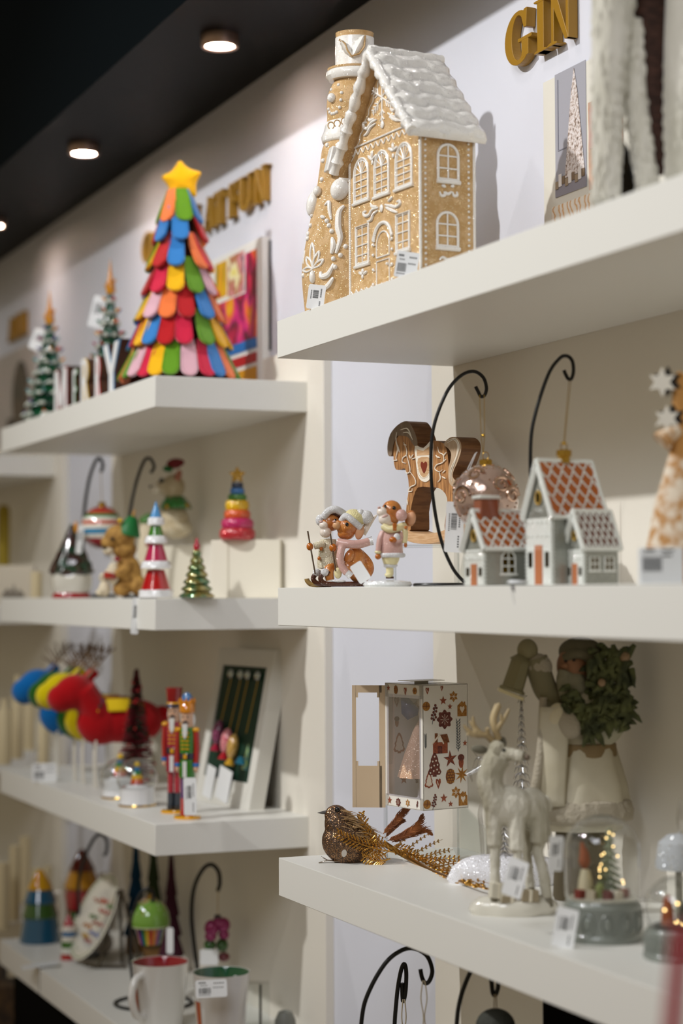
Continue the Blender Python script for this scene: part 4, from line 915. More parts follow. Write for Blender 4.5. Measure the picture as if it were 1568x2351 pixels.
e_ = t.part('ear', MB().ell(q(943, 1190, 4), (13, 7, 19), rotm(0, 10, 0), n=18, k=10), mfur, parent=hd); t.part('ear', MB().ell(q(945, 1190, -1), (10, 5, 15), rotm(0, 10, 0), n=18, k=10), mat('ear_peach', '#dba580', .5), parent=hd)
t.part('coat', MB().lathe([(0, q(0, 1216)[2]), (22, q(0, 1218)[2]), (27, q(0, 1238)[2]), (26, q(0, 1255)[2]), (27, q(0, 1270)[2]), (24, q(0, 1274)[2]), (0, q(0, 1274)[2])][::-1], n=28, c=(899-t.bx, 0, 0), sy=.8), pinkc)
t.part('coat_trim', MB().tube([(900-t.bx+26*math.cos(2*PI*i/24), 21*math.sin(2*PI*i/24), q(0, 1275)[2]) for i in range(24)], 5.5, n=8, closed=True), fluff)
blob(t, 'scarf', [('t', [q(880, 1208, -14), q(893, 1216, -20), q(910, 1214, -20), q(930, 1206, -8)], (8, 9, 9, 8) if False else 9), ('t', [q(928, 1208, -12), q(931, 1225, -16), q(928, 1248, -18)], 6.5), ('e', q(900, 1209, 4), (26, 20, 8))], creamc, 1.6)
t.part('scarf_patch', MB().box(q(906, 1211, -27), (9, 5, 17), rotm(0, 0, 8)).ell(q(932, 1212, -22), 4).ell(q(931, 1252, -20), (4, 4, 6)), orange, bevel=1)
t.part('arm', MB().tube(spl([q(880, 1222, -6), q(872, 1240, -10), q(868, 1266, -12)], 4), (8, 8, 6)), pinkc)
t.part('cuff', MB().ell(q(868, 1268, -12), (8, 7, 5)), creamc); t.part('hand', MB().ell(q(868, 1278, -12), (7, 6, 7)), orange)
t.part('arm', MB().tube(spl([q(922, 1228, -10), q(916, 1240, -22), q(908, 1240, -27)], 4), (9, 9, 7)), pinkc); t.part('cuff', MB().ell(q(911, 1235, -27), (8, 7, 10)), fluff); t.part('hand', MB().ell(q(902, 1240, -31), (9, 6, 7)), orange)
t.part('trousers', MB().tube([q(898, 1272, 0), q(897, 1284, 0), q(896, 1296, 0)], (22, 21, 16)), creamc); t.part('leg_trim', MB().ell(q(896, 1298, 0), (17, 15, 7)), fluff)
t.part('boot', MB().tube([q(895, 1298, 0), q(895, 1318, -1)], (9, 9)).ell(q(893, 1320, -3), (10, 10, 6)), creamc); t.part('skate', MB().box(q(895, 1326, -2), (18, 7, 5)), ski)
# pair on the sled
t = px_thing('mouse_pair_figurine', 'figurine of two mice in knitted hats sharing a brown sled', 'figurine', 780, .03, Z2)
q = t.q
for cx_, y_ in ((745, 10), (762, -16)): t.part('ski', MB().tube(spl([q(cx_+75, 1341, y_), q(cx_+20, 1341, y_), q(cx_-14, 1340, y_), q(cx_-26, 1328, y_), q(cx_-16, 1314, y_), q(cx_-6, 1318, y_)], 5), 6, n=10), ski)
t.part('ski', MB().tube(spl([q(760, 1342, 26), q(718, 1342, 26), q(706, 1334, 26), q(704, 1328, 26)], 4), 6, n=10), gloss('ski_tan', '#a88a55'))
t.part('ski_snow', MB().ell(q(727, 1314, 8), (9, 7, 9)).ell(q(746, 1314, -18), (10, 7, 9)).ell(q(778, 1334, -18), (16, 6, 3)), fluff)
t.part('body', MB().lathe([(0, q(0, 1236)[2]), (18, q(0, 1238)[2]), (22, q(0, 1260)[2]), (26, q(0, 1290)[2]), (25, q(0, 1304)[2]), (0, q(0, 1308)[2])][::-1], n=26, c=(754-t.bx, 12, 0), sy=.8), knit, label='cream knitted coat of the left mouse')
t.part('leg', MB().tube(spl([q(760, 1300, 4), q(755, 1312, -6), q(758, 1332, -8)], 4), (14, 13, 10)), mfur)
h1 = blob(t, 'head', [('e', q(760, 1198, 8), (23, 20, 22)), ('e', q(747, 1203, 0), (13, 12, 12))], mfur)
blob(t, 'muzzle', [('e', q(744, 1206, -6), (11, 10, 10)), ('e', q(748, 1222, -2), (14, 12, 13))], mwhite); t.part('nose', MB().ell(q(738, 1198, -10), (4, 4, 3)), pinkc, parent=h1); t.part('eye', MB().ell(q(770, 1196, -13), (4, 3.5, 4.5)), eyem, parent=h1)
t.part('hat', MB().ell(q(770, 1180, 12), (22, 18, 13), rotm(0, 12, 0)), ski); t.part('hat_band', MB().tube(spl([q(743, 1188, -4), q(755, 1174, -10), q(772, 1170, -10), q(790, 1180, 0)], 5), 9).ell(q(735, 1194, 0), (10, 9, 13)), fluff)
t.part('button', MB().ell(q(738, 1260, -10), (4, 3, 4.5)), orange); t.part('button', MB().ell(q(733, 1282, -10), (4, 3, 4.5)), orange)
t.part('arm', MB().tube(spl([q(742, 1250, 0), q(730, 1252, -6), q(722, 1254, -8)], 4), (10, 9, 8)), knit); t.part('hand', MB().ell(q(712, 1255, -10), (8, 7, 9)), orange)
t.part('ski_pole', MB().tube([q(707, 1219, -12), q(724, 1318, -12)], 1.8, n=8), mat('pole_wood', '#5c4a38', .5)); t.part('ski_pole', MB().tube([q(759, 1226, -26), q(771, 1312, -26)], 1.8, n=8), mat('pole_wood', ''))
blob(t, 'body', [('e', q(816, 1288, 0), (24, 24, 34)), ('e', q(822, 1310, 2), (24, 24, 28)), ('t', [q(826, 1268, 6), q(846, 1290, 6), q(850, 1310, 6), q(836, 1330, 4)], 9)], mfur, 1.8, label='brown furry body of the right mouse')
t.part('thigh', MB().ell(q(803, 1306, -20), (15, 11, 19), rotm(0, -25, 0)), mfur); t.part('arm', MB().ell(q(802, 1278, -22), (11, 10, 17), rotm(0, 25, 0)), mfur)
t.part('foot', MB().ell(q(776, 1316, -16), (9, 8, 13)), creamc); t.part('hand', MB().ell(q(765, 1258, -22), (9, 8, 10)), orange)
h2 = blob(t, 'head', [('e', q(798, 1210, -8), (26, 22, 24)), ('e', q(779, 1206, -14), (13, 12, 12)), ('e', q(795, 1226, -8), (20, 18, 14))], mfur)
t.part('muzzle', MB().ell(q(774, 1207, -20), (10, 9, 10)), mat('muzzle_tan', '#cf9e72', .4)); t.part('nose', MB().ell(q(768, 1198, -24), (4, 4, 3)), pinkc, parent=h2); t.part('eye', MB().ell(q(797, 1205, -30), (4, 3.5, 4.5)), eyem, parent=h2)
t.part('ear', MB().ell(q(826, 1222, -16), (10, 6, 18), rotm(0, 14, 0)), mat('ear_peach', ''), parent=h2); t.part('ear', MB().tube([q(832, 1225, 8), q(848, 1200, 8), q(866, 1182, 8)], (10, 8, 1.5)), mwhite, parent=h2)
t.part('hat', MB().ell(q(817, 1188, -2), (26, 22, 18), rotm(0, 20, 0)), mat('hat_knit', '#e6dba6', .7, bump=1, bscale=700)); t.part('hat_band', MB().tube(spl([q(785, 1196, -14), q(795, 1186, -24), q(812, 1198, -26), q(828, 1212, -18)], 5), 8).ell(q(840, 1187, -6), (17, 15, 16)).ell(q(828, 1178, -10), 9), fluff)
blob(t, 'scarf', [('t', [q(775, 1245, -22), q(800, 1250, -28), q(825, 1250, -24), q(848, 1244, -16)], 10), ('t', [q(786, 1252, -26), q(781, 1280, -30), q(786, 1302, -30), q(797, 1316, -30)], 9)], pinkc, 1.8)
t.part('scarf_fringe', MB().tube([q(848, 1244, -16), q(856, 1242, -16)], (10, 11), n=10).tube([q(796, 1314, -31), q(806, 1324, -31)], (8, 9), n=10), fluff)
label(838, 0, 30, 48, p=at_y(840, 1334, .015), tilt=-32, lean=10, text='blank white label hanging from the pair of mice on the sled', bars=False)

# ================================================================ RIGHT END OF THE SECOND SHELF
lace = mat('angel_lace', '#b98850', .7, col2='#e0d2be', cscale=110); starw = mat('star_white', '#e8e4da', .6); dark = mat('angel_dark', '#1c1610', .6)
t = px_thing('wooden_angel', 'blurred wooden angel in a patterned dress holding white stars at the right edge', 'figurine', 1566, .10, Z2)
q = t.q
t.part('dress', MB().lathe([(0, q(0, 1040)[2]), (28, q(0, 1045)[2]), (60, q(0, 1150)[2]), (80, q(0, 1250)[2]), (82, q(0, 1262)[2]), (78, q(0, 1264)[2])][::-1], n=36, sy=.6), lace)
t.part('torso', MB().lathe([(0, q(0, 850)[2]), (16, q(0, 860)[2]), (20, q(0, 960)[2]), (26, q(0, 1045)[2])][::-1], n=24, sy=.6), mat('angel_wood', '#b98544', .6))
t.part('sleeve', MB().tube([q(1560, 985, -8), q(1535, 1000, -14), q(1520, 1015, -16)], (14, 20, 27), n=16), lace)
for cx_, cy_, r_ in ((1522, 878, 34), (1532, 962, 31)):
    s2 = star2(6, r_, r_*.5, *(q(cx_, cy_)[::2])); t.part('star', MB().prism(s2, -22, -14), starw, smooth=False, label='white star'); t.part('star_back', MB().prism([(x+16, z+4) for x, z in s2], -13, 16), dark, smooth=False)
t.part('foot_block', MB().box((30, 0, 42), (90, 40, 84)), mat('angel_wood', ''), bevel=3)
t = px_thing('white_box', 'small white box with a barcode label beside the wooden angel', 'box', 1520, .045, Z2, 0)
t.part('box', MB().box((0, 15, 42), (100, 30, 84)), mat('box_white', '#dfe2e6', .4), bevel=2)
mb = MB()
for i in range(9): mb.box((-42+i*5, -1, 46), (2.4, 1, 32))
mb.box((-28, -1, 78), (22, 1, 5)).box((14, -1, 78), (28, 1, 4)).box((12, -1, 66), (22, 1, 4)); t.part('printed_barcode', mb, ink)
t = px_thing('ribbon_tag', 'small dark triangular tag on a white ribbon hanging over the shelf edge', 'tag', 1180, .0, Z2)
q = t.q
t.part('pennant', MB().prism([q(1172, 1346)[::2], q(1202, 1344)[::2], q(1190, 1378)[::2]], -3, -1.5), mat('pennant_mauve', '#4e4648', .7), smooth=False)
t.part('ribbon', MB().sheet([[q(1164, 1338, 10), q(1172, 1332, 10)], [q(1210, 1339, 8), q(1212, 1333, 14)]]).tube([q(1172, 1346, -2), q(1183, 1400, -2), q(1190, 1378, -2)], .7, n=5), tagw, solid=1)
# ================================================================ THIRD SHELF, RIGHT BAY
def icon(mb, kind, x, z, s, y=-.6):
    """flat printed motif; material slots: 0 brown 1 gold 2 rust 3 wine 4 slate 5 pale"""
    M_ = mb.m
    if kind == 'snow': M_(1); mb.prism(star2(6, s, s*.62, x, z), y, 0); M_(5); [mb.prism([(x-s*.06*math.sin(a)+0, z+s*.06*math.cos(a)), (x+s*.75*math.cos(a), z+s*.75*math.sin(a)), (x+s*.06*math.sin(a), z-s*.06*math.cos(a))], y-.3, y) for a in (0, PI/3, 2*PI/3, PI, 4*PI/3, 5*PI/3)]
    elif kind == 'star': M_(2); mb.prism(star2(5, s, s*.42, x, z), y, 0)
    elif kind == 'pstar': M_(1); mb.prism(star2(8, s, s*.35, x, z, 80), y, 0)
    elif kind == 'dstar': M_(3); mb.prism(star2(5, s, s*.36, x, z, 95), y, 0); M_(2); [mb.prism([(x, z), (x+s*.9*math.cos(R(95+72*k)), z+s*.9*math.sin(R(95+72*k))), (x+s*.34*math.cos(R(95+36+72*k)), z+s*.34*math.sin(R(95+36+72*k)))], y-.3, y) for k in range(5)]
    elif kind == 'flower':
        M_(3); P = [(x+s*(1+.13*math.cos(8*R(a)))*math.cos(R(a)), z+s*(1+.13*math.cos(8*R(a)))*math.sin(R(a))) for a in range(0, 360, 8)]; mb.prism(P, y, 0); M_(5)
        for a in range(0, 360, 45): mb.prism([(x, z), (x+s*.6*math.cos(R(a-3)), z+s*.6*math.sin(R(a-3))), (x+s*.6*math.cos(R(a+3)), z+s*.6*math.sin(R(a+3)))], y-.4, y)
    elif kind in ('tree', 'ptree'):
        M_(3 if kind == 'tree' else 2); P = [(-.2, -1), (.2, -1), (.2, -.85), (.55, -.85), (.7, -.6), (.5, -.25), (.55, .0), (.38, .3), (.38, .5), (.15, .95), (0, 1.05), (-.15, .95), (-.38, .5), (-.38, .3), (-.55, 0), (-.5, -.25), (-.7, -.6), (-.55, -.85), (-.2, -.85)]
        mb.prism([(x+a*s, z+b*s) for a, b in P], y, 0); M_(5)
        if kind == 'ptree': mb.prism([(x+a*s*.7, z+b*s*.75-s*.03) for a, b in P], y-.3, y)
        else:
            for a, b in ((0, .7), (.15, .35), (-.2, .3), (.3, 0), (-.05, -.05), (-.35, -.2), (.25, -.4), (-.1, -.5), (.45, -.65), (-.45, -.65)): mb.prism(star2(4, s*.09, s*.07, x+a*s, z+b*s), y-.3, y)
    elif kind == 'house':
        M_(2); mb.prism([(x+a*s, z+b*s) for a, b in ((-.8, -.9), (.8, -.9), (.8, .1), (-.8, .1))], y, 0); M_(0); mb.prism([(x+a*s, z+b*s) for a, b in ((-.6, .1), (-.6, .9), (-.3, .9), (-.3, .1))], y-.1, 0); mb.prism([(x+a*s, z+b*s) for a, b in ((-.1, .75), (.75, .8), (1.0, .05), (.3, .0))], y-.3, 0)
        M_(5); mb.prism([(x+a*s, z+b*s) for a, b in ((-1.0, 0), (-.9, -.1), (-.1, .65), (.3, -.1), (.4, 0), (-.1, .85))], y-.5, 0); M_(3); mb.prism([(x+a*s, z+b*s) for a, b in ((-.3, -.9), (.2, -.9), (.2, -.25), (-.3, -.2))], y-.2, 0)
    elif kind == 'hhouse':
        M_(1); mb.prism([(x+a*s, z+b*s) for a, b in ((-.75, -1), (.75, -1), (.75, .35), (.55, .5), (.5, .9), (.3, .9), (.25, .7), (0, 1), (-.75, .4))], y, 0); M_(5); mb.prism([(x+a*s*.42, z+b*s*.5-s*.1) for a, b in ((0, -1), (.9, .2), (.8, .75), (.4, .8), (0, .45), (-.4, .8), (-.8, .75), (-.9, .2))], y-.3, y)
    elif kind == 'heart': M_(2); mb.prism([(x+a*s, z+b*s) for a, b in ((0, -1.3), (.6, .0), (.55, .6), (.25, .7), (0, .4), (-.25, .7), (-.55, .6), (-.6, 0))], y, 0); M_(5); mb.prism([(x+a*s*.6-s*.05, z+b*s*.6) for a, b in ((0, -1.1), (.12, -.6), (-.3, .5), (-.5, .4))], y-.3, y)
    elif kind == 'bell': M_(1); mb.prism([(x+s*math.cos(R(a)), z+s*math.sin(R(a))) for a in range(0, 360, 20)], y, 0); M_(0); mb.prism([(x-s, z+s*.1), (x-s, z-s*.08), (x+s, z-s*.08), (x+s, z+s*.1)], y-.3, y); mb.prism([(x+.3*s, z+s), (x+.15*s, z+s), (x-.2*s, z-s*.5), (x, z-s*.5)], y-.3, y)
    elif kind == 'berry':
        M_(4); mb.prism([(x-s*.6, z-s*2.6), (x-s*.5, z-s*2.6), (x+s*.4, z+s*1.6), (x+s*.25, z+s*1.6)], y, 0); M_(3)
        for a, b in ((.3, 1.5), (.6, .9), (-.1, .8), (.5, .2), (-.2, 0), (.2, -.5), (-.6, -.6), (.4, -1.1), (-.7, -1.3), (-.1, -1.6)): mb.prism([(x+a*s+s*.3*math.cos(R(q_)), z+b*s+s*.3*math.sin(R(q_))) for q_ in range(0, 360, 45)], y-.3, 0)
    elif kind == 'sprig':
        M_(4); mb.prism([(x-.05*s, z-s*2), (x+.03*s, z-2*s), (x-.15*s, z+2*s), (x-.2*s, z+2*s)], y, 0)
        for i in range(11):
            b = -1.8+i*.36
            for sg in (-1, 1): mb.prism([(x-.05*s, z+b*s), (x+sg*s*.35, z+(b+.55)*s), (x+sg*s*.3, z+(b+.28)*s)], y-.1, 0)
    elif kind == 'cone':
        M_(0); mb.prism([(x+s*.75*math.cos(R(a)), z+s*math.sin(R(a))) for a in range(0, 360, 20)], y, 0); M_(1)
        for j in range(5):
            for i in range(3): mb.prism([(x+(i-1+(j % 2)*.4)*s*.42+s*.17*math.cos(R(a)), z+(j-2)*s*.36+s*.12*math.sin(R(a))) for a in range(0, 360, 45)], y-.3, y)
    elif kind == 'acorn': M_(3); mb.prism([(x+s*.6*math.cos(R(a)), z+s*.5+s*.5*math.sin(R(a))) for a in range(0, 360, 20)], y-.2, 0); M_(2); mb.prism([(x+s*.45*math.cos(R(a)), z-s*.2+s*.9*math.sin(R(a))) for a in range(0, 360, 20)], y, 0)
prints = [mat('print_brown', '#6b3d22', .5, col2='#8a5430', cscale=300), mat('print_gold', '#b7823a', .5, col2='#9a6426', cscale=300), mat('print_rust', '#a4583a', .5, col2='#8a4630', cscale=300), mat('print_wine', '#5d2c26', .5, col2='#7a4438', cscale=300), mat('print_slate', '#3c4650', .5), mat('print_pale', '#e9dccb', .5)]
boxw = mat('box_paper', '#ece8df', .35); kraft = mat('flap_kraft', '#cbb496', .6)
h_r = .072
t = px_thing('gift_box', 'open window gift box printed with gingerbread motifs on a clear riser', 'gift box', 972, .125, Z3+h_r, 33)
bt = proj((t.e.location.x, t.e.location.y, Z3+h_r))[1]
s_ = 1/math.cos(R(33)); Wd, Dp = 108/math.cos(R(33)), 84/math.sin(R(33)); Hh = bt-1574
# side face is local y=0 (x 0..Wd); window front is local x=0 (y 0..Dp)
t.part('box_shell', MB().box((Wd/2, 1, Hh/2), (Wd, 2, Hh)).box((Wd-1, Dp/2, Hh/2), (2, Dp, Hh)).box((Wd/2, Dp-1, Hh/2), (Wd, 2, Hh)).box((Wd/2, Dp/2, 1), (Wd, Dp, 2)).box((Wd/2, Dp/2, Hh-1), (Wd, Dp, 2))
       .box((1, Dp*.5, 14), (2, Dp, 28)).box((1, Dp*.5, Hh-16), (2, Dp, 32)).box((1, Dp*.955, Hh/2), (2, Dp*.09, Hh)).box((1, Dp*.045, Hh/2), (2, Dp*.09, Hh)), boxw, smooth=False)
mb = MB()
lay = [('snow', .68, .90, 11), ('hhouse', .90, .80, 15), ('star', .45, .87, 9), ('berry', .25, .78, 9), ('bell', .07, .83, 9), ('star', .60, .82, 6), ('flower', .48, .72, 17), ('house', .38, .53, 22), ('sprig', .78, .58, 15), ('tree', .25, .36, 23), ('dstar', .60, .40, 17), ('acorn', .84, .38, 13), ('sprig', -.02, .55, 9), ('ptree', .02, .24, 20), ('cone', .60, .26, 15), ('heart', .33, .22, 10), ('pstar', .86, .27, 17), ('snow', .72, .13, 12), ('star', .45, .09, 9), ('bell', .08, .05, 9), ('berry', .24, .07, 7), ('hhouse', .88, .06, 14), ('star', .60, .04, 6), ('heart', .10, .96, 9), ('heart', .42, .985, 7), ('star', .93, .52, 6)]
for k, x, z, s in lay:
    if z*Hh+s*1.2 > Hh-1 or z*Hh-s*1.1 < 1 or x*Wd-s*.8 < 0: s *= .75
    s *= 1.18
    x_ = min(Wd-s*.95, max(s*.9, x*Wd)); z_ = min(Hh-s*1.15, max(s*1.35 if k != 'berry' else s*2.7, z*Hh)); mb = MB(); icon(mb, k, x_, z_, s); t.part('printed_motif', mb, prints, smooth=False)
mb = MB()
for k, y_, z, s in (('star', .12, .045, 9), ('flower', .35, .04, 9), ('snow', .6, .045, 9), ('berry', .85, .05, 4), ('cone', .3, .95, 10), ('heart', .55, .95, 9), ('bell', .8, .95, 8), ('star', .1, .96, 7)):
    mb = MB(); icon(mb, k, y_*Dp, z*Hh, s); mb.v = [(-.5+v[1], Dp-v[0], v[2]) for v in mb.v]; t.part('printed_motif', mb, prints, smooth=False)
mb = MB()
for k, x, z, s in (('ptree', .3, .5, 24), ('snow', .7, .8, 14), ('heart', .25, .85, 12), ('house', .7, .45, 20), ('star', .4, .2, 12), ('flower', .75, .2, 13), ('acorn', .25, .68, 12)):
    mb = MB(); icon(mb, k, x*Wd, z*Hh, s); mb.v = [(v[0], Dp-2.2+v[1]*.3, v[2]) for v in mb.v]; t.part('printed_motif', mb, prints, smooth=False)
t.part('window_film', MB().box((-1, Dp*.5, Hh/2), (1, Dp*.9, Hh-50)), thin_glass('box_film', (.93, .93, .97), .5), smooth=False)
t.part('hang_tab', MB().add([(20, Dp*.4, Hh), (60, Dp*.4, Hh), (60, Dp*.4, Hh+6), (20, Dp*.4, Hh+6)], [(0, 1, 2, 3)]).box((40, Dp*.4, Hh+8), (95, 55, 1.5)), boxw, smooth=False)
fl = 78/math.cos(R(5)); Rf = rotm(0, 0, -38)       # opened flap: kraft inside with a window cut out
mb = MB()
for a, b, c, d in ((0, 0, .18*fl, Hh), (.88*fl, 0, fl, Hh), (.1*fl, 0, .9*fl, .34*Hh), (.1*fl, .94*Hh, .9*fl, Hh)): mb.prism(rect(-c, b-6, -a, d-6), 0, 1.2, r=Rf, c=(0, Dp, 0))
for x, z in ((-.82*fl, .34*Hh-6), (-.24*fl, .34*Hh-6), (-.82*fl, .90*Hh-6), (-.24*fl, .90*Hh-6)): mb.prism(rect(x-6 if x < -.5*fl else x, z, x if x < -.5*fl else x+6, z+.04*Hh), 0, 1.2, r=Rf, c=(0, Dp, 0))
t.part('open_flap', mb, kraft, smooth=False)
ft = Thing('fairy_ornament', 'fairy ornament in a pink tulle skirt standing inside the window box', 'ornament', t.e.matrix_basis @ Vector((48*t.u, 70*t.u, 2*t.u)), t.u)
tul = mat('pink_tulle', '#d0a98c', .8, glit=.06, gscale=2500, alpha=.93)
ft.part('skirt', MB().lathe([(56, 68), (50, 90), (38, 130), (22, 175), (9, 200), (5, 205)], n=48, wob=lambda a, z: 1+.10*math.sin(a*11)*(1-z/210)), tul)
ft.part('torso', MB().lathe([(6, 200), (10, 214), (8, 226), (3, 232), (0, 233)], n=14), mat('doll_cream', '#d8c4ae', .5)); ft.part('head', MB().ell((0, 0, 243), 12), mat('doll_cream', ''))
ft.part('wing', MB().sheet([[(-4, 6, 215), (-4, 6, 222)], [(-34, 12, 200), (-40, 12, 262)], [(-48, 14, 215), (-50, 14, 250)]]), mat('wing_blue', '#2d4a9a', .2, coat=1), solid=1.2)
ft.part('wing', MB().sheet([[(4, 6, 215), (4, 6, 222)], [(28, 12, 200), (30, 12, 266)], [(42, 14, 215), (40, 14, 256)]]), mat('wing_blue', ''), solid=1.2)
ft.part('leg', MB().tube([(-6, 0, 70), (-8, 0, 20)], 4).ell((-10, -3, 12), (9, 14, 10)), mat('doll_white', '#e6e2de', .6)); ft.part('leg', MB().tube([(12, 0, 70), (16, 0, 20)], 4).ell((16, -3, 12), (9, 14, 10)), mat('doll_white', ''))
riser('clear acrylic riser under the printed gift box', 885, 1055, .122, .10, h_r, Z3, group='clear acrylic riser under the box')

# ---- glitter bird with golden tail
bm_ = mat('bird_glitter', '#3a281c', .5, glit=.4, gscale=1300, gcol='#a07a58', bump=.6, bscale=700); goldl = metal('gold_leaf', '#c99a4e', .22); feather = mat('brown_feather', '#a4622c', .7, sheen=.3, col2='#7d4318', cscale=60); fuzz = mat('tan_fuzz', '#9c7a4c', .9, sheen=.5)
t = px_thing('bird_ornament', 'brown glitter bird ornament with golden leaf tail lying on the third shelf', 'bird ornament', 795, .065, Z3)
q = t.q
bd = blob(t, 'body', [('e', q(798, 1934, 0), (60, 52, 52), rotm(0, 12, 0)), ('e', q(815, 1925, 0), (52, 44, 42), rotm(0, 20, 0)), ('t', [q(790, 1915, 0), q(778, 1885, -2), q(772, 1868, -3)], (44, 34, 26)), ('e', q(772, 1872, -2), (27, 24, 24))], bm_, 2.6, 6)
t.part('beak', MB().lathe([(4.5, 0), (3.4, 9), (0, 22)], n=10, c=q(750, 1865, -4), r=rotm(0, -93, 0)), mat('beak_grey', '#4a4744', .4)); t.part('eye', MB().ell(q(775, 1857, -22), (6.5, 5, 6)), eyem)
t.part('round_sticker', MB().lathe([(0, 0), (6, 0), (6, 1), (0, 1)], n=20, c=q(790, 1952, -54), r=rotm(72, 10, 0), sy=1.45), mat('sticker_grey', '#b5aea4', .3))
mb = MB(); rr = random.Random(11)
for i in range(150):
    u = rr.random(); p0 = Vector(q(785+60*u+rr.uniform(-8, 8), 1868+60*u+rr.uniform(-14, 20), rr.uniform(-46, -8))); d = Vector((rr.uniform(20, 46), rr.uniform(-9, 6), -rr.uniform(0, 22)))
    mb.tube([p0, p0+d*.5+Vector((0, 0, 4)), p0+d], (1.1, .9, .2), n=4)
t.part('neck_fuzz', mb, fuzz)
def fern(mb, base, tip, n, ll, y=0, curl=8, th=1.3):
    B, T_ = Vector(q(*base, y)), Vector(q(*tip, y)); d = T_-B; L_ = d.length; d.normalize(); nrm = Vector((-d.z, 0, d.x))
    P = [B+d*L_*i/12+nrm*curl*math.sin(PI*i/12) for i in range(13)]; mb.tube(P, (th*1.5, th*.5), n=5)
    for i in range(n):
        s = .08+.9*i/n; p = B+d*L_*s+nrm*curl*math.sin(PI*s); l = ll*(1-s*.6)
        for sg in (-1, 1):
            e = p+d*l*.75+nrm*sg*l*.7+Vector((0, rr.uniform(-4, 4), 0)); mb.tube([p, (p+e)/2+d*1.5, e], (th*.8, th*.5), n=4)
            for k in (.4, .6, .8, 1): c_ = p+(e-p)*k; mb.ell(c_+nrm*sg*1.5, (2.4, 1.2, 1.6), rotm(0, rr.uniform(0, 180), 0), n=5, k=3)
mb = MB()
for b, tp, n, l, y in (((905, 1950), (770, 1902), 15, 26, -54), ((895, 1965), (830, 1958), 9, 22, -52), ((880, 1940), (835, 1880), 8, 18, -40), ((860, 1905), (850, 1990), 9, 22, -50), ((840, 1890), (835, 1860), 5, 12, -20)): fern(mb, b, tp, n, l, y)
t.part('gold_leaf', mb, goldl)
_q0 = q
def tl(px, py, y=0):
    s_ = max(0, min(1, (px-900)/170)); a = Vector(_q0(px, py, 0)); b = t.onz(px, py, .009); v = a.lerp(b, s_); v.y += y; return v
q = tl
mb = MB()
for i in range(15):
    s = i/14; bx_, by_ = 895+130*s, 1945+62*s; fern(mb, (bx_, by_), (bx_+60+40*s, by_+(-58+70*s if i % 2 else 18)+rr.uniform(-10, 10)), 7, 16-6*s, rr.uniform(-20, 14), 6, 1.1)
P = [q(*p, -8) for p in ((880, 1935), (930, 1965), (985, 1995), (1050, 2020), (1122, 2040))]; mb.tube(spl(P, 5), (7, 2.2), n=7)
t.part('tail_fronds', mb, metal('gold_frond', '#b88a44', .3))
mb = MB()
for i in range(70):
    s = rr.random(); mb.ell(q(990+125*s+rr.uniform(-6, 6), 1998+40*s+rr.uniform(-8, 8), rr.uniform(-14, 4)), (rr.uniform(3, 8), 1.2, rr.uniform(1.5, 3)), rotm(rr.uniform(-40, 40), 18+rr.uniform(-20, 20), 0), n=6, k=4)
t.part('gold_foil', mb, goldl)
q = _q0
def plume(pts, w, y=0):
    P = spl([q(*p, y) for p in pts], 6); n = len(P); mb = MB(); mb.tube(P, (1.2, .4), n=5)
    for i in range(2, n):
        s = i/(n-1); d = (P[i]-P[i-1]).normalized(); nrm = Vector((-d.z, 0, d.x)); ww = w*math.sin(PI*(.08+.9*s))
        for k in range(3):
            for sg in (-1, 1):
                l = ww*rr.uniform(.7, 1.15); p = P[i-1]+(P[i]-P[i-1])*k/3; mb.tube([p, p+d*l*.7+nrm*sg*l*.55+Vector((0, rr.uniform(-2, 2), 0)), p+d*l*1.5+nrm*sg*l*.7], (1.0, .8, .2), n=4)
    t.part('feather', mb, feather)
plume([(880, 1915), (905, 1890), (930, 1862), (950, 1836)], 13); plume([(890, 1930), (930, 1915), (960, 1895), (972, 1868)], 14, -6); plume([(900, 1935), (945, 1918), (975, 1908), (995, 1920)], 12, 8); plume([(885, 1925), (912, 1895), (932, 1885)], 9, 12); plume([(960, 1980), (1000, 1982), (1030, 1984)], 7, 20)
t.part('clip', MB().sheet([[q(732, 1978, -26), q(732, 1978, -14)], [q(752, 1972, -26), q(752, 1972, -14)], [q(790, 1976, -26), q(790, 1976, -14)]]).sheet([[q(738, 1964, -24), q(738, 1964, -14)], [q(752, 1972, -24), q(752, 1972, -14)]]), metal('clip_silver', '#b8aca0', .2), solid=1.4)

# ---- white glitter base with acrylic trees and deer
acr = thin_glass('clear_acrylic', (.97, .97, .98), 1.6)
t = px_thing('acrylic_tree_scene', 'clear acrylic tree and deer on a white glitter snow base', 'ornament', 1165, .165, Z3)
q = t.q; zb = t.by-1965
t.part('snow_base', MB().lathe([(128, 0), (138, 10), (130, 40), (105, zb-8), (80, zb), (0, zb+2)], n=48, sy=.42, wob=lambda a, z: 1+.06*math.sin(a*3+z*.05)+.03*math.sin(a*7)), mat('glitter_snow', '#e8e8ee', .5, glit=.12, gscale=1800))
mb = MB(); cxx = 1200-t.bx
mb.tube([(cxx, 0, zb-10), (cxx, 0, t.by-1600)], (4, 2), n=8)
for i in range(15):
    z = t.by-1850+i*16.5; r_ = 27*(1-i/16); n_ = 9
    for k in range(n_): a = 2*PI*k/n_+i*.4; mb.tube([(cxx, 0, z+9), (cxx+r_*.7*math.cos(a), r_*.7*math.sin(a), z+4), (cxx+r_*math.cos(a), r_*math.sin(a), z-7)], (3, 2.4, .6), n=5)
t.part('tree', mb, acr); t.part('tree_star', MB().prism(star2(5, 16, 7, cxx, t.by-1603), -2, 2), acr, smooth=False)
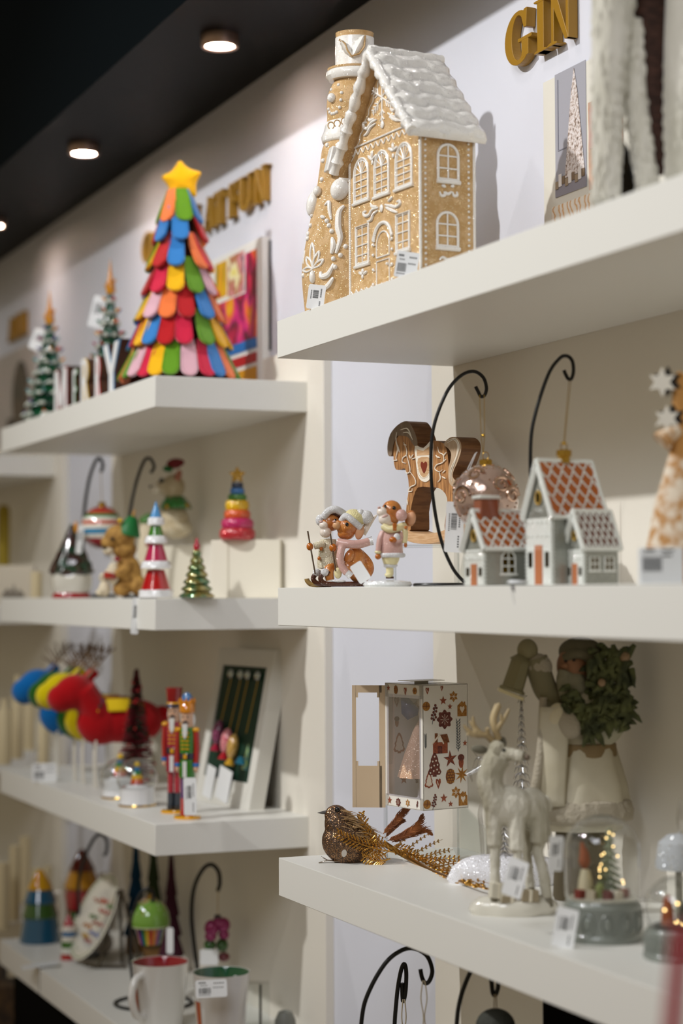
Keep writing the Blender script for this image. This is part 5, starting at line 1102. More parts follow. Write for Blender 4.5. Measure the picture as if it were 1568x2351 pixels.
for cx2, top, r2 in ((1158, 1880, 22), (1228, 1890, 20)):
    mb = MB(); c2 = cx2-t.bx
    for i in range(8):
        z = zb+(t.by-top-zb)*i/8; r_ = r2*(1-i/9)
        for k in range(8): a = 2*PI*k/8+i*.4; mb.tube([(c2, -12, z+10), (c2+r_*math.cos(a), -12+r_*math.sin(a), z)], (3, .8), n=5)
    t.part('small_tree', mb, acr)
D_ = lambda x, y: q(x, y, 0)
t.part('deer', MB().tube(spl([D_(1072, 1780), D_(1095, 1768), D_(1110, 1758)], 4), (5, 9, 6)).tube([D_(1092, 1765), D_(1096, 1748), D_(1100, 1742)], (6, 5)).ell(D_(1104, 1742), (8, 4, 5)).tube([D_(1100, 1740), D_(1090, 1728), D_(1088, 1722)], (2, 1)).tube([D_(1080, 1775), D_(1086, 1795)], (4, 2)).tube([D_(1104, 1765), D_(1112, 1790)], (4, 2)), acr)
t.part('lamp_post', MB().tube(spl([q(1109, 1965), q(1106, 1900), q(1103, 1870), q(1108, 1845), q(1114, 1835)], 4), (6, 6, 8, 5) if False else 5.5), acr)
t.part('icicle', MB().tube([q(1264, 1965, 0), q(1262, 1900, 0), q(1266, 1870, 0)], (5, 7, 4), n=8), acr)

# ---- santa with lantern and evergreen
robe = mat('robe_cream', '#d3ccb8', .6, col2='#c8c0a8', cscale=14); furc = mat('robe_fur', '#b3aa98', .9, bump=1, bscale=260); green = mat('sage_green', '#666c44', .8, col2='#3e442c', cscale=50, bump=.8, bscale=160)
t = px_thing('santa_figure', 'large blurred cream santa figure holding a lantern and an evergreen garland', 'santa figure', 1335, .186, Z3)
q = t.q; zq = lambda y: t.by-y
fw_ = lambda a, z: 1+.05*math.sin(a*7+1)*(1 if z < zq(1720) else .3)
t.part('robe', MB().lathe([(100, 0) if False else (92, zq(1905)), (112, zq(1850)), (104, zq(1800)), (86, zq(1735)), (78, zq(1700)), (80, zq(1650)), (72, zq(1600)), (40, zq(1560)), (0, zq(1550))], n=48, sy=.72, wob=fw_), robe)
t.part('boots', MB().lathe([(62, 0), (66, 10), (58, zq(1905)), (0, zq(1900))], n=30, sy=.7), mat('boot_taupe', '#5c523e', .7))
t.part('belt', MB().lathe([(82, zq(1738)), (85, zq(1735)), (83, zq(1708)), (79, zq(1706))], n=40, sy=.73, cap=False), mat('belt_tan', '#8a7450', .6))
t.part('fur_hem', MB().lathe([(96, zq(1890)), (116, zq(1880)), (122, zq(1858)), (114, zq(1838)), (100, zq(1832))], n=60, sy=.74, wob=lambda a, z: 1+.02*math.sin(a*23)+.02*math.sin(a*31+z), cap=False), furc)
t.part('cloak', MB().sheet([[q(1250+w_, yy_, -64-18*math.sin((w_+20)/26.)) for w_ in range(-14+int((yy_-1620)*-.06), 60+int((yy_-1620)*.18), 6)][:12] for yy_ in range(1620, 1850, 16)]), robe, solid=5)
t.part('cloak_fur', MB().tube(spl([q(1246, 1600, -50), q(1242, 1660, -62), q(1238, 1720, -66), q(1228, 1780, -70), q(1216, 1845, -70)], 6), (9, 12), n=10), furc)
t.part('sack', MB().ell(q(1385, 1650, -30), (52, 42, 62), n=24, k=16), mat('sack_pale', '#b4b19a', .7))
t.part('head', MB().ell(q(1318, 1530, -20), (38, 36, 46), n=24, k=16), mat('santa_face', '#9a6e50', .6)); t.part('nose', MB().ell(q(1296, 1528, -50), (9, 10, 8)), mat('santa_face', ''))
t.part('hood', MB().ell(q(1340, 1500, -8), (54, 46, 36), rotm(0, 6, 0), n=24, k=14).tube(spl([q(1298, 1512, -38), q(1325, 1500, -52), q(1362, 1512, -46)], 4), 12), mat('hood_olive', '#6d6751', .8, bump=.8, bscale=200))
blob(t, 'beard', [('t', [q(1298, 1540, -44), q(1292, 1565, -48), q(1300, 1600, -50)], (16, 22, 10) if False else 17), ('e', q(1318, 1570, -40), (30, 22, 32))], mat('beard_grey', '#8f8b76', .8, bump=1, bscale=150), 3)
t.part('eye', MB().ell(q(1298, 1517, -50), (4, 4, 3)).ell(q(1316, 1515, -56), (4, 4, 3)), eyem)
t.part('arm', MB().tube(spl([q(1280, 1610, -20), q(1255, 1585, -30), q(1240, 1545, -34), q(1230, 1510, -36)], 5), (38, 34, 30, 26) if False else 28), mat('sleeve_olive', '#837d62', .8, bump=.7, bscale=160)); t.part('cuff', MB().ell(q(1238, 1528, -36), (32, 28, 28), rotm(0, 30, 0)), furc); t.part('mitten', MB().ell(q(1212, 1492, -38), (24, 22, 26)), mat('mitten_olive', '#938c6c', .8))
lt = t.part('lantern', MB().lathe([(30, -36), (30, -30), (25, -28), (23, 34), (28, 36), (14, 50), (0, 54)], n=8, c=q(1186, 1552, -40), r=rotm(0, 18, 0)), mat('lantern_olive', '#8a8362', .6)); t.part('lantern_base', MB().box(q(1172, 1592, -40), (60, 50, 8), rotm(0, 22, 0)), mat('lantern_pale', '#d8cba0', .5), parent=lt)
mb = MB(); rr = random.Random(21)
for i in range(420):
    u = rr.random(); cx_, cy_ = (1300+110*u, 1595+60*math.sin(u*3)) if i % 2 else (1360+75*rr.random(), 1500+150*u)
    p = Vector(q(cx_+rr.uniform(-18, 18), cy_+rr.uniform(-26, 26), -62+rr.uniform(-12, 26))); a = rr.uniform(0, 2*PI)
    mb.tube([p, p+Vector((14*math.cos(a), -10, 14*math.sin(a)-7)), p+Vector((25*math.cos(a), -8, 25*math.sin(a)-16))], (9.5, 7, 1.4), n=5)
for tp in ((1455, 1480), (1438, 1490), (1450, 1520), (1405, 1480)): mb.tube([q(1415, 1530, -50), q(*tp, -56)], (20, 5), n=7)
t.part('evergreen', mb, green)
t.part('gift_ornament', MB().ell(q(1375, 1565, -84), 9).ell(q(1430, 1508, -70), 12), mat('ornament_tan', '#a08466', .6))
t.part('glove', MB().ell(q(1272, 1640, -72), (20, 16, 30), rotm(0, 15, 0)), mat('glove_cream', '#d6ccb0', .6)); t.part('sleeve_fur', MB().ell(q(1300, 1660, -74), (26, 20, 34), rotm(0, -30, 0)), furc)

# ---- white deer
dm = mat('deer_white', '#d8d4c6', .75, col2='#a8a28e', cscale=26, stretch=(1, 1, .45), bump=.9, bscale=320); antl = gloss('antler_tan', '#c2ae86', rough=.4, col2='#a08c66', cscale=40)
t = px_thing('deer_figurine', 'white standing deer figurine with antlers on a shiny cream base', 'deer figurine', 1178, .07, Z3)
q = t.q
def zdisp(c): return 1.6*noise.noise((c.x*.11, c.y*.11, c.z*.05))
blob(t, 'body', [('e', q(1172, 1852, -4), (56, 36, 48), rotm(0, 8, 0)), ('e', q(1222, 1860, 14), (44, 34, 50)), ('e', q(1138, 1838, -14), (30, 26, 46)), ('t', [q(1140, 1840, -12), q(1126, 1800, -10), q(1132, 1765, -8), q(1148, 1738, -8)], (30)),
    ('t', [q(1150, 1730, -8), q(1176, 1732, -18), q(1202, 1738, -26)], 15), ('e', q(1143, 1722, -6), (22, 19, 22), rotm(0, -10, 0)), ('e', q(1128, 1795, -12), (24, 22, 42)),
    ('t', [q(1132, 1870, -14), q(1136, 1930, -14), q(1136, 1985, -14), q(1136, 2060, -16)], 12), ('t', [q(1130, 1850, -14), q(1134, 1900, -14), q(1136, 1940, -14)], 19),
    ('t', [q(1190, 1880, -22), q(1186, 1940, -22), q(1190, 1990, -24), q(1190, 2062, -24)], 11), ('t', [q(1186, 1860, -18), q(1186, 1910, -20), q(1187, 1950, -22)], 20),
    ('t', [q(1235, 1870, 8), q(1244, 1925, 4), q(1238, 1960, 14), q(1250, 2010, 4), q(1256, 2075, -4)], 13), ('t', [q(1236, 1860, 8), q(1242, 1900, 6), q(1244, 1935, 6)], 25),
    ('t', [q(1215, 1880, 34), q(1222, 1940, 34), q(1216, 1970, 40), q(1222, 2055, 34)], 11), ('e', q(1262, 1850, 34), (12, 8, 20), rotm(0, -20, 0))], dm, 2.6, 5, zdisp)
for cx_, y_, z_ in ((1136, -18, 2066), (1190, -26, 2068), (1257, -8, 2080), (1222, 32, 2062)): t.part('hoof', MB().lathe([(13, 0), (11, 12), (9, 20), (0, 21)], n=12, c=q(cx_, z_, y_)), mat('hoof_grey', '#77705f', .5))
t.part('ear', MB().ell(q(1104, 1722, 4), (19, 6, 10), rotm(0, 8, 0)), mat('ear_grey', '#6f6b5c', .8)); t.part('ear', MB().ell(q(1158, 1708, 12), (9, 5, 15)), mat('ear_grey', ''))
t.part('eye', MB().ell(q(1158, 1722, -24), (4.5, 4, 4)), eyem); t.part('nose', MB().ell(q(1210, 1738, -31), (7, 7, 7)), mat('deer_nose', '#6e5f50', .5))
t.part('antler', MB().tube(spl([q(1136, 1706, 0), q(1120, 1690, -4), q(1098, 1688, -8), q(1076, 1682, -12)], 5), (9, 8, 8, 6) if False else 8).tube(spl([q(1110, 1690, -6), q(1092, 1668, -8), q(1088, 1645, -10)], 4), (8, 2.5)).tube([q(1088, 1688, -10), q(1072, 1672, -16), q(1066, 1664, -16)], (7, 2.5)).tube([q(1124, 1694, -4), q(1121, 1672, -10)], (6, 5)).tube([q(1096, 1680, -8), q(1080, 1655, -4)], (6, 2)), antl)
t.part('antler', MB().tube(spl([q(1148, 1700, 0), q(1140, 1676, 0), q(1136, 1650, 2), q(1148, 1620, 4)], 5), 8.5).tube([q(1147, 1625, 4), q(1150, 1616, 4)], (8, 3)).tube(spl([q(1142, 1680, 0), q(1158, 1655, -6), q(1172, 1628, -8)], 4), (8, 2.5)).tube([q(1156, 1658, -6), q(1152, 1640, -10)], (5, 2)), antl)
t.part('snow_base', MB().lathe([(94, 0), (100, 10), (94, 26), (74, 40), (50, 44), (0, 46)], n=48, sy=.5, c=(2, 4, 0), wob=lambda a, z: 1+.05*math.sin(a*4+1)+.02*math.sin(a*9)), gloss('pearl_base', '#d9d5c8', rough=.15))
for bx_, bz_, w_, h_ in ((1140, 2040, 34, 34), (1160, 2052, 30, 26), (1212, 2052, 40, 26), (1170, 2060, 50, 14)):
    g_ = t.part('gift', MB().box(q(bx_, bz_, -26), (w_, 26, h_), rotm(0, 4, 14)), mat('gift_taupe', '#9b8d73', .5) if bx_ % 20 else mat('gift_white', '#d2ccba', .5), bevel=1); t.part('ribbon', MB().box(q(bx_, bz_, -27), (w_*.16, 27, h_+1), rotm(0, 4, 14)), mat('ribbon_cream', '#e4dcc8', .4), parent=g_)
label(1172, 0, 50, 88, p=at_y(1172, 2058, -.001+.012), drz=-30, tilt=16, lean=0, text='white price label hanging at the legs of the white deer')
label(1272, 0, 36, 80, p=at_y(1274, 2000, .03), drz=20, tilt=4, lean=0, text='white price label between the white deer and the glass dome')
label(1282, 0, 52, 92, p=at_z(1290, 2176, Z3), drz=-20, tilt=10, lean=0, text='white price label standing before the glass dome at the shelf edge')

# ---- domes
greyb = gloss('dome_grey', '#7d827b', rough=.35); cl = thin_glass('dome_glass', (.97, .98, .98), .4); lite = mat('mini_lamp', '#ffd890', emit=5)
def dome(name, lb, bx, Y, r, base_h, top, ball=False, sc=1):
    t = px_thing(name, lb, 'snow globe', bx, Y, Z3, group='glass domes on the third shelf')
    H = t.by-top; b = base_h
    t.part('base', MB().lathe([(r*1.03, 0), (r*1.05, b*.08), (r*1.02, b*.18), (r*.98, b*.22), (r*.97, b*.74), (r*1.0, b*.78), (r*1.0, b*.86), (r*.93, b*.92), (r*.90, b), (0, b)], n=56), greyb)
    mb = MB()
    n_ = 12 if not ball else 22
    for k in range(n_):
        a = 2*PI*k/n_; M3 = Matrix.Rotation(a+PI/2, 3, 'Z'); c_ = Vector((math.cos(a)*r*.98, math.sin(a)*r*.98, b*.48)); w_ = r*(.17 if not ball else .09); h_ = b*.25
        mb.tube([c_+M3 @ Vector((w_*math.cos(2*PI*i/18), 0, h_*math.sin(2*PI*i/18))) for i in range(18)], r*.034, n=7, closed=True); mb.ell(c_, (w_*.72, r*.05, h_*.72), M3, n=10, k=6)
    t.part('base_relief', mb, greyb)
    if ball: cz_ = H-r*.98; pr = [(r*.98*math.sin(R(a)), cz_-r*.98*math.cos(R(a))) for a in range(38, 181, 6)]
    else: pr = [(r*.93, b), (r*.96, b+8), (r*.96, H-r*.86)]+[(r*.96*math.cos(R(a)), H-r*.86+r*.86*math.sin(R(a))) for a in range(6, 91, 6)]
    t.part('glass_cover', MB().lathe(pr, n=56, cap=False), cl)
    return t, H, b
t, H, b = dome('glass_dome', 'tall glass dome on a grey base with a tiny christmas scene inside', 1384, .083, 90, 92, 1872)
q = t.q
tm = mat('scene_tree', '#8a8f78', .6, col2='#5f6a4e', cscale=60); rr = random.Random(2)
mb = MB()
for i in range(9):
    z = b+20+i*16; r_ = 34*(1-i/10)
    for k in range(11): a = 2*PI*k/11+i; mb.tube([(18, 8, z+9), (18+r_*math.cos(a), 8+r_*math.sin(a), z-4)], (5, 1.5), n=5)
t.part('scene_tree', mb, tm)
mb = MB()
for i in range(14): a = rr.uniform(0, 6.28); z = b+30+rr.random()*120; r_ = 34*(1-(z-b-20)/170); mb.ell((18+r_*math.cos(a), 8-abs(r_*math.sin(a)), z), 2.0, n=8, k=5)
t.part('scene_light', mb, lite)
t.part('scene_santa', MB().lathe([(20, b), (16, b+40), (10, b+64), (0, b+68)], n=14, c=(-38, 6, 0)), mat('scene_cream', '#c9bfa0', .7)); t.part('scene_santa_head', MB().ell((-40, 4, b+86), (13, 12, 20)).tube([(-40, 4, b+98), (-46, 4, b+128)], (12, 3)), mat('scene_rust', '#8f4a28', .7)); t.part('scene_child', MB().lathe([(13, b), (11, b+30), (0, b+40)], n=12, c=(-8, -22, 0)), mat('scene_green', '#7c8450', .7))
for x, y, c in ((-54, -20, '#7a2a24'), (-30, -34, '#cfc4ae'), (6, -38, '#6e2a22'), (30, -34, '#d6cdbb'), (48, -10, '#7a3a22')): t.part('scene_gift', MB().box((x, y, b+11), (20, 18, 22), rotm(0, 0, x)), mat('sg'+c, c, .6), bevel=1)
t.part('scene_floor', MB().lathe([(80, b), (80, b+3), (0, b+4)], n=30), mat('scene_snow', '#b8b4a4', .7))
t, H, b = dome('snow_globe', 'round snow globe on a ribbed grey base cut by the right edge', 1556, .095, 76, 70, 2012, True)
t.part('scene_figure', MB().lathe([(16, b-2), (14, b+40), (8, b+70), (0, b+76)], n=14, c=(-22, 0, 0)), mat('scene_rust', '')); t.part('scene_figure', MB().lathe([(18, b-2), (15, b+44), (0, b+64)], n=14, c=(18, -8, 0)), mat('scene_dark', '#2c2a20', .7)); t.part('scene_floor', MB().lathe([(56, b-1), (56, b+5), (0, b+7)], n=30), mat('scene_dark', ''))
t.part('scene_light', MB().ell((-34, -30, b+44), 3).ell((-10, -44, b+20), 3.4).ell((6, -44, b+16), 3.4).ell((-6, -40, b+60), 3.2), lite)
t = px_thing('glitter_lamp', 'blurred pale glittering lamp ornament with a domed shade behind the snow globe', 'ornament', 1560, .19, Z3)
q = t.q; t.part('shade', MB().lathe([(52, t.by-1995), (54, t.by-1985), (46, t.by-1935), (26, t.by-1918), (0, t.by-1914)], n=32), mat('frost_grey', '#b5b9bd', .5, glit=.05, gscale=900)); t.part('stem', MB().lathe([(30, 0), (26, 8), (9, 16), (8, t.by-1990), (0, t.by-1990)], n=16), mat('stem_grey', '#8a8678', .5))
t.part('crystal', MB().lathe([(3, t.by-1914), (9, t.by-1890), (6, t.by-1860), (0, t.by-1830)], n=7, c=(4, 0, 0)), acr)
# ---- small things in front / below
t = Thing('red_pole', 'blurred crimson pole in the near foreground at the bottom right corner', 'pole', tuple(CAM+ray(1545, 2351)*.95), 1)
p1_, p2_ = ray(1545, 2351)*.95, ray(1606, 2150)*.95; dd_ = p1_-p2_; low = dd_*((-1.49-t.e.location.z)/dd_.z)
t.part('shaft', MB().tube([low, (0, 0, 0), -dd_], .0046, n=14), mat('crimson', '#a00020', .5)); t.part('cap', MB().ell(-dd_, .0046), mat('crimson', ''))
# ================================================================ MIDDLE BAY, SECOND SHELF
Z2L, Z3L, Z4L = Z2+DZL, Z3+DZL, Z4+DZL
gl = lambda n, c, **k: gloss(n, c, rough=.12, coat=1, **k)
wired = mat('grey_wire', '#1b1a19', .4)
hook_stand('blurred wire hook stand holding the striped ball on the middle second shelf', 215, .12, Z2L, [(196, 1371), (190, 1300), (192, 1190), (203, 1107), (218, 1061), (229, 1052), (236, 1068), (231, 1084)], 4, (225, 40), m=wired)
hook_stand('blurred wire hook stand behind the bear with the green hat', 320, .13, Z2L, [(296, 1371), (290, 1260), (298, 1179), (312, 1110), (330, 1060), (344, 1052), (354, 1070), (346, 1086)], 4, (320, 36), m=wired)
t = px_thing('striped_bauble', 'striped red green white and blue ball ornament hanging on the left hook', 'bauble', 234, .121, Z2L); zc = t.by-1211
mb = MB(); cols = ['#8e1420', '#b03a20', '#1c7a44', '#e4ded2', '#c0503a', '#e4ded2', '#2a86b4', '#e4ded2', '#a02028', '#7a1a20']
bands = [90, 52, 38, 28, 18, 8, -4, -18, -30, -50, -90]
for i in range(10): mb.m(i); mb.lathe([(48*math.cos(R(a)), zc+50*math.sin(R(a))) for a in [bands[i]+(bands[i+1]-bands[i])*k/4 for k in range(5)]][::-1], n=32, cap=False)
t.part('ball', mb, [gl('band'+c, c) for c in cols]); t.part('cap', MB().lathe([(9, zc+47), (9, zc+58), (0, zc+60)], n=16), goldcap); t.part('thread', MB().tube([(0, 0, zc+58), (-3, 0, t.by-1082)], .7, n=5), thread)
t = px_thing('cone_tree', 'shiny tiered cone tree in blue, green, pink and red with white dripping icing', 'christmas tree', 358, .035, Z2L); zq = lambda y: t.by-y
for nm, y0, y1, r0, r1, c, rw in (('red_tier', 1308, 1362, 20, 38, '#b01c1c', 41), ('pink_tier', 1250, 1296, 16, 30, '#b52a50', 36), ('green_tier', 1207, 1238, 12, 21, '#3f7a22', 27), ('blue_tier', 1149, 1196, 0, 17, '#4a90c8', 20)):
    t.part(nm, MB().lathe([(r1, zq(y1)), (r0, zq(y0)), (0, zq(y0)+1)] if r0 else [(r1, zq(y1)), (6, zq(y0+16)), (0, zq(y0))], n=32), gl('tier'+c, c))
    t.part('icing_drip', MB().lathe([(r1*.9, zq(y1)-8), (rw, zq(y1)-9), (rw*.98, zq(y1)-3), (r1+1.5, zq(y1)+6), (r1*.95, zq(y1)+8)], n=60, wob=lambda a, z, y1=y1: 1+(.05*math.sin(a*9) if z > zq(y1)-2 else 0), cap=False), gl('drip_white', '#e8e8ea'))
t = px_thing('glass_tree', 'small shiny green glass christmas tree with a red top', 'christmas tree', 452, .07, Z2L); zq = lambda y: t.by-y
gm = gl('glass_green', '#47734c', metal=.5, col2='#9a8a4a', cscale=60); mb = MB(); pr = []
for i in range(7): r_ = 42-5.2*i; z = i*16; pr += [(r_*.82, z), (r_, z+4), (r_*.96, z+9), (r_*.72, z+15)]
t.part('tree', mb.lathe(pr+[(0, 118)], n=36), gm); t.part('top', MB().lathe([(7, 112), (8, 122), (5, 128), (3, 138), (0, 140)], n=14), gl('top_red', '#a8142a'))
# bear
fb = mat('bear_fur', '#b58a45', .75, col2='#8a6228', cscale=70, bump=.8, bscale=350); bw = mat('bear_cream', '#d8cbb0', .7)
t = px_thing('bear_ornament', 'golden brown bear ornament wearing a green hat', 'figurine', 285, .065, Z2L); q = t.q
blob(t, 'body', [('e', q(294, 1318, 0), (32, 26, 44)), ('e', q(286, 1262, 0), (28, 26, 24)), ('e', q(275, 1234, -2), (36, 30, 30)), ('e', q(252, 1246, -8), (20, 18, 18)), ('t', [q(300, 1290, -16), q(286, 1312, -26), q(268, 1318, -28)], 11), ('e', q(318, 1344, -6), (20, 20, 24)), ('e', q(282, 1352, -16), (22, 20, 17))], fb, 2.4)
t.part('muzzle', MB().ell(q(250, 1264, -12), (13, 12, 11)), bw); t.part('nose', MB().ell(q(243, 1258, -22), (5, 5, 4)), eyem); t.part('eye', MB().ell(q(262, 1238, -32), (4, 3, 4)), eyem); t.part('ear', MB().ell(q(302, 1222, -14), (12, 8, 14)), fb)
t.part('hat', MB().lathe([(27, -8), (28, -2), (20, 16), (12, 34), (0, 40)], n=24, c=q(296, 1222, -4), r=rotm(0, 14, 0)), mat('hat_green', '#0f6a30', .5)); t.part('hat_ball', MB().ell(q(278, 1196, -18), 6), gl('hat_yellow', '#d8b020')); t.part('hat_tassel', MB().tube([q(306, 1186, -4), q(310, 1170, -4)], (4, 2)), fb)
t.part('apron', MB().ell(q(262, 1318, -26), (14, 8, 26)), bw); t.part('drum', MB().lathe([(15, -6), (15, 7), (0, 8)], n=20, c=q(256, 1322, -30), r=rotm(0, 10, 0)), gl('drum_red', '#a02018')); t.part('bow', MB().ell(q(272, 1284, -24), (7, 4, 6)), gl('bow_red', '#8a1420'))
t = px_thing('toy_mouse', 'small white figure seated at the feet of the bear', 'figurine', 240, .03, Z2L); q = t.q
blob(t, 'body', [('e', q(240, 1352, 0), (14, 12, 18)), ('e', q(238, 1326, 0), (11, 10, 12)), ('e', q(230, 1360, -8), (10, 9, 8))], bw, 1.8); t.part('eye', MB().ell(q(234, 1324, -10), (2, 2, 2)), eyem); t.part('ear', MB().ell(q(245, 1314, 2), (5, 3, 7)), bw)
t = px_thing('cottage_ornament', 'glass cottage ornament with a dark green tree roof and red base at the left', 'ornament', 164, .055, Z2L); zq = lambda y: t.by-y
t.part('base', MB().lathe([(44, 0), (45, 5), (40, 12), (0, 13)], n=30, sy=.7), gl('base_red', '#98101c')); t.part('snow_wall', MB().lathe([(38, 10), (45, 25), (46, 48), (40, 60), (0, 62)], n=30, sy=.7, wob=lambda a, z: 1+.04*math.sin(a*5)), gl('wall_white', '#cfcbc0'))
t.part('tree_roof', MB().lathe([(40, 52), (48, 60), (44, 78), (34, 100), (22, 125), (12, 148), (5, 165), (0, 172)], n=36, sy=.75, wob=lambda a, z: 1+.09*math.sin(a*6+z*.12)+.05*math.sin(a*13+z*.3)), gl('roof_green', '#12402c', col2='#3c1c1c', cscale=45)); t.part('candle', MB().lathe([(5, 150), (6, 158), (4, 172), (0, 178)], n=10, c=(10, 0, 0)), amber)
label(180, 0, 14, 66, p=at_y(180, 1271, .04), drz=12, tilt=6, lean=0, text='narrow white label hanging between the cottage ornament and the striped ball')
label(309, 0, 18, 84, p=at_y(308, 1456, -.004), drz=16, tilt=4, lean=0, text='white label hanging over the edge of the middle second shelf')
bw2 = mat('block_white', '#e2dccc', .5)
for x0, x1, Y, d_, lb in ((366, 480, .185, .055, 'white display block behind the green glass tree'), (484, 655, .15, .09, 'white display block under the rainbow ring tree')):
    a = spot(x0, Y, Z2L); u = depth(a)/FPX; t = Thing('display_block', lb, 'block', a, 1, FACE-R(14) if x0 > 450 else FACE, 'white display blocks'); wd = (x1-x0)*u*(1.0 if x0 < 450 else .97)
    t.part('block', MB().box((wd/2, d_/2, .0485), (wd, d_, .097)), bw2, bevel=.0015)
    if x0 > 450: t.part('dividing_strip', MB().box((wd*.25, -.0004, .0485), (.0025, .001, .097)), mat('strip_cream', '#cfc8b6', .5))
rp = spot(545, .185, Z2L+.0975)
t = px_thing('ring_tree', 'glittering rainbow tree of stacked rings with a gold star on the white block', 'christmas tree', 545, .19, Z2L+.097)
z = 0
for r_, h_, c in ((42, 27, '#b3202c'), (38, 24, '#b8205e'), (31, 21, '#cf5420'), (28, 24, '#d8a80c'), (22, 16, '#3f7a2a'), (17, 15, '#3470b0'), (14, 14, '#1c2e4a')):
    t.part('ring', MB().lathe([(0, z), (r_*.8, z)]+[(r_*.82+r_*.18*math.cos(R(a)), z+h_/2+h_/2*math.sin(R(a))) for a in range(-80, 81, 20)]+[(0, z+h_)], n=36), gloss('ring'+c, c, rough=.3, glit=.06, gscale=900)); z += h_*.93
t.part('star', MB().prism(star2(5, 21, 11, 0, z+18), -5, 5), gloss('star_gold', '#b5881c', glit=.08, gscale=900), bevel=2)
# cream mouse with red hat
t = px_thing('puppy_ornament', 'cream puppy ornament with a red hat and green collar behind the tiered cone tree', 'figurine', 402, .205, Z2L+.097); q = t.q
pf = mat('pup_cream', '#cfc4aa', .7, col2='#b8a888', cscale=50)
blob(t, 'body', [('e', q(400, 1195, 0), (34, 28, 42)), ('e', q(398, 1118, 0), (27, 24, 30)), ('e', q(378, 1118, -8), (20, 17, 19)), ('t', [q(400, 1160, 0), q(398, 1135, 0)], 20), ('e', q(404, 1212, 0), (37, 30, 24))], pf, 2.6)
t.part('muzzle', MB().ell(q(360, 1122, -10), (14, 13, 13)), mat('muzzle_white', '#ded6c6', .6)); t.part('nose', MB().ell(q(348, 1118, -14), (5, 5, 4)), eyem); t.part('eye', MB().ell(q(373, 1104, -22), (6, 5, 6)), eyem); t.part('ear', MB().ell(q(410, 1094, -16), (8, 5, 16), rotm(0, 20, 0)), mat('ear_rose', '#a8705c', .7))
t.part('hat', MB().ell(q(402, 1064, -4), (20, 14, 12), rotm(0, -8, 0)).ell(q(416, 1062, -4), (8, 8, 8)), mat('hat_red', '#6e1018', .6)); t.part('hat_brim', MB().ell(q(386, 1077, -8), (12, 10, 7), rotm(0, 10, 0)), mat('hat_green', '')); t.part('collar', MB().lathe([(36, -14), (30, 0), (20, 14)], n=24, c=q(402, 1154, 0), wob=lambda a, z: 1+.1*math.sin(a*7), cap=False), gl('collar_green', '#1f7a2a'), solid=2); t.part('bell', MB().ell(q(386, 1164, -26), 6).ell(q(430, 1162, -20), 6), goldcap)
t = px_thing('small_snowman', 'small white and green snowman ornament left of the puppy', 'figurine', 340, .17, Z2L); q = t.q
t.part('body', MB().lathe([(20, 0), (22, 60), (24, 120), (18, 170), (0, 180)], n=24), bw); t.part('hat', MB().lathe([(22, 172), (18, 186), (0, 196)], n=20), gl('cap_green', '#4a7a3a')); t.part('ball', MB().ell((6, -22, 128), (11, 8, 14)), gl('ball_rose', '#9a3a40'))

# ================================================================ MIDDLE BAY, THIRD SHELF
wl = mat('leg_white', '#ddd8cc', .6); twig = mat('antler_twig', '#8a7460', .8)
for X, c, c2, lb in ((-1.13, '#b00812', '#d8b80a', 'red felt reindeer, nearest of the four in a row'), (-1.217, '#d8c404', '#8a2018', 'yellow felt reindeer between the red and the green one'), (-1.275, '#1c5a14', '#d8b80a', 'green felt reindeer between the yellow and the blue one'), (-1.41, '#0a6ab4', '#d8b80a', 'blue felt reindeer, farthest of the four in a row')):
    t = Thing('felt_reindeer', lb, 'reindeer figure', (X, .075, Z3L), .00079, R(90), 'felt reindeer in a row'); fm = mat('rd'+c, c, .95, spec=.1, sheen=.3, bump=.4, bscale=900)
    blob(t, 'body', [('e', (8, 0, 152), (60, 34, 54)), ('e', (54, 0, 152), (80, 34, 50)), ('e', (96, 0, 152), (66, 33, 52)), ('t', [(-2, 0, 170), (-24, 0, 205), (-40, 0, 228)], (36)), ('e', (-60, 0, 224), (48, 32, 40), rotm(0, -28, 0)), ('e', (-88, 0, 210), (34, 28, 33)), ('t', [(-36, 4, 244), (-16, 4, 262), (-2, 4, 272)], 13), ('e', (160, 0, 168), (24, 14, 20))], fm, 3.2, 12)
    t.part('saddle', MB().lathe([(47, -44), (48, 44)], n=20, c=(60, 0, 158), r=rotm(0, -90, 0), sy=.8, arc=.36, a0=-PI*.36, cap=False), mat('sd'+c2, c2, .9), solid=2)
    for x, y in ((-8, -16), (-2, 16), (126, -16), (130, 16)): t.part('leg', MB().tube([(x, y, 116), (x-2, y*1.2, 60), (x, y*1.3, 1)], (3.4, 2.4, 2.4)), wl)
    for sg in (-1, 1):
        mb = MB(); mb.tube(spl([(-28, 8*sg, 258), (-10, 16*sg, 280), (16, 26*sg, 312), (22, 28*sg, 334)], 4), (3, 2))
        for b_, e_ in (((-6, 18, 286), (-26, 26, 318)), ((6, 22, 298), (-4, 30, 332)), ((16, 26, 312), (36, 28, 326)), ((-14, 14, 275), (-40, 20, 296))): mb.tube([(b_[0], b_[1]*sg, b_[2]), (e_[0], e_[1]*sg, e_[2])], (2.4, 1.4))
        t.part('antler', mb, twig)
    mb = MB()
    for i in range(14): a = 2*PI*i/14; mb.m(i % 3); mb.ell((-14+14*math.cos(a)*.9+8, 31*math.sin(a), 186+24*math.cos(a)), 6, n=8, k=6)
    t.part('bead_collar', mb, [gl('bead_blue', '#1c4a7a'), gl('bead_yellow', '#d0a818'), gl('bead_dark', '#1a2420')])
t = px_thing('brush_tree', 'dark red and green bottle brush tree behind the snow globes', 'christmas tree', 313, .12, Z3L)
mb = MB(); rr = random.Random(4); H = t.by-1537; mb.tube([(0, 0, 0), (0, 0, H)], (3, 1.5))
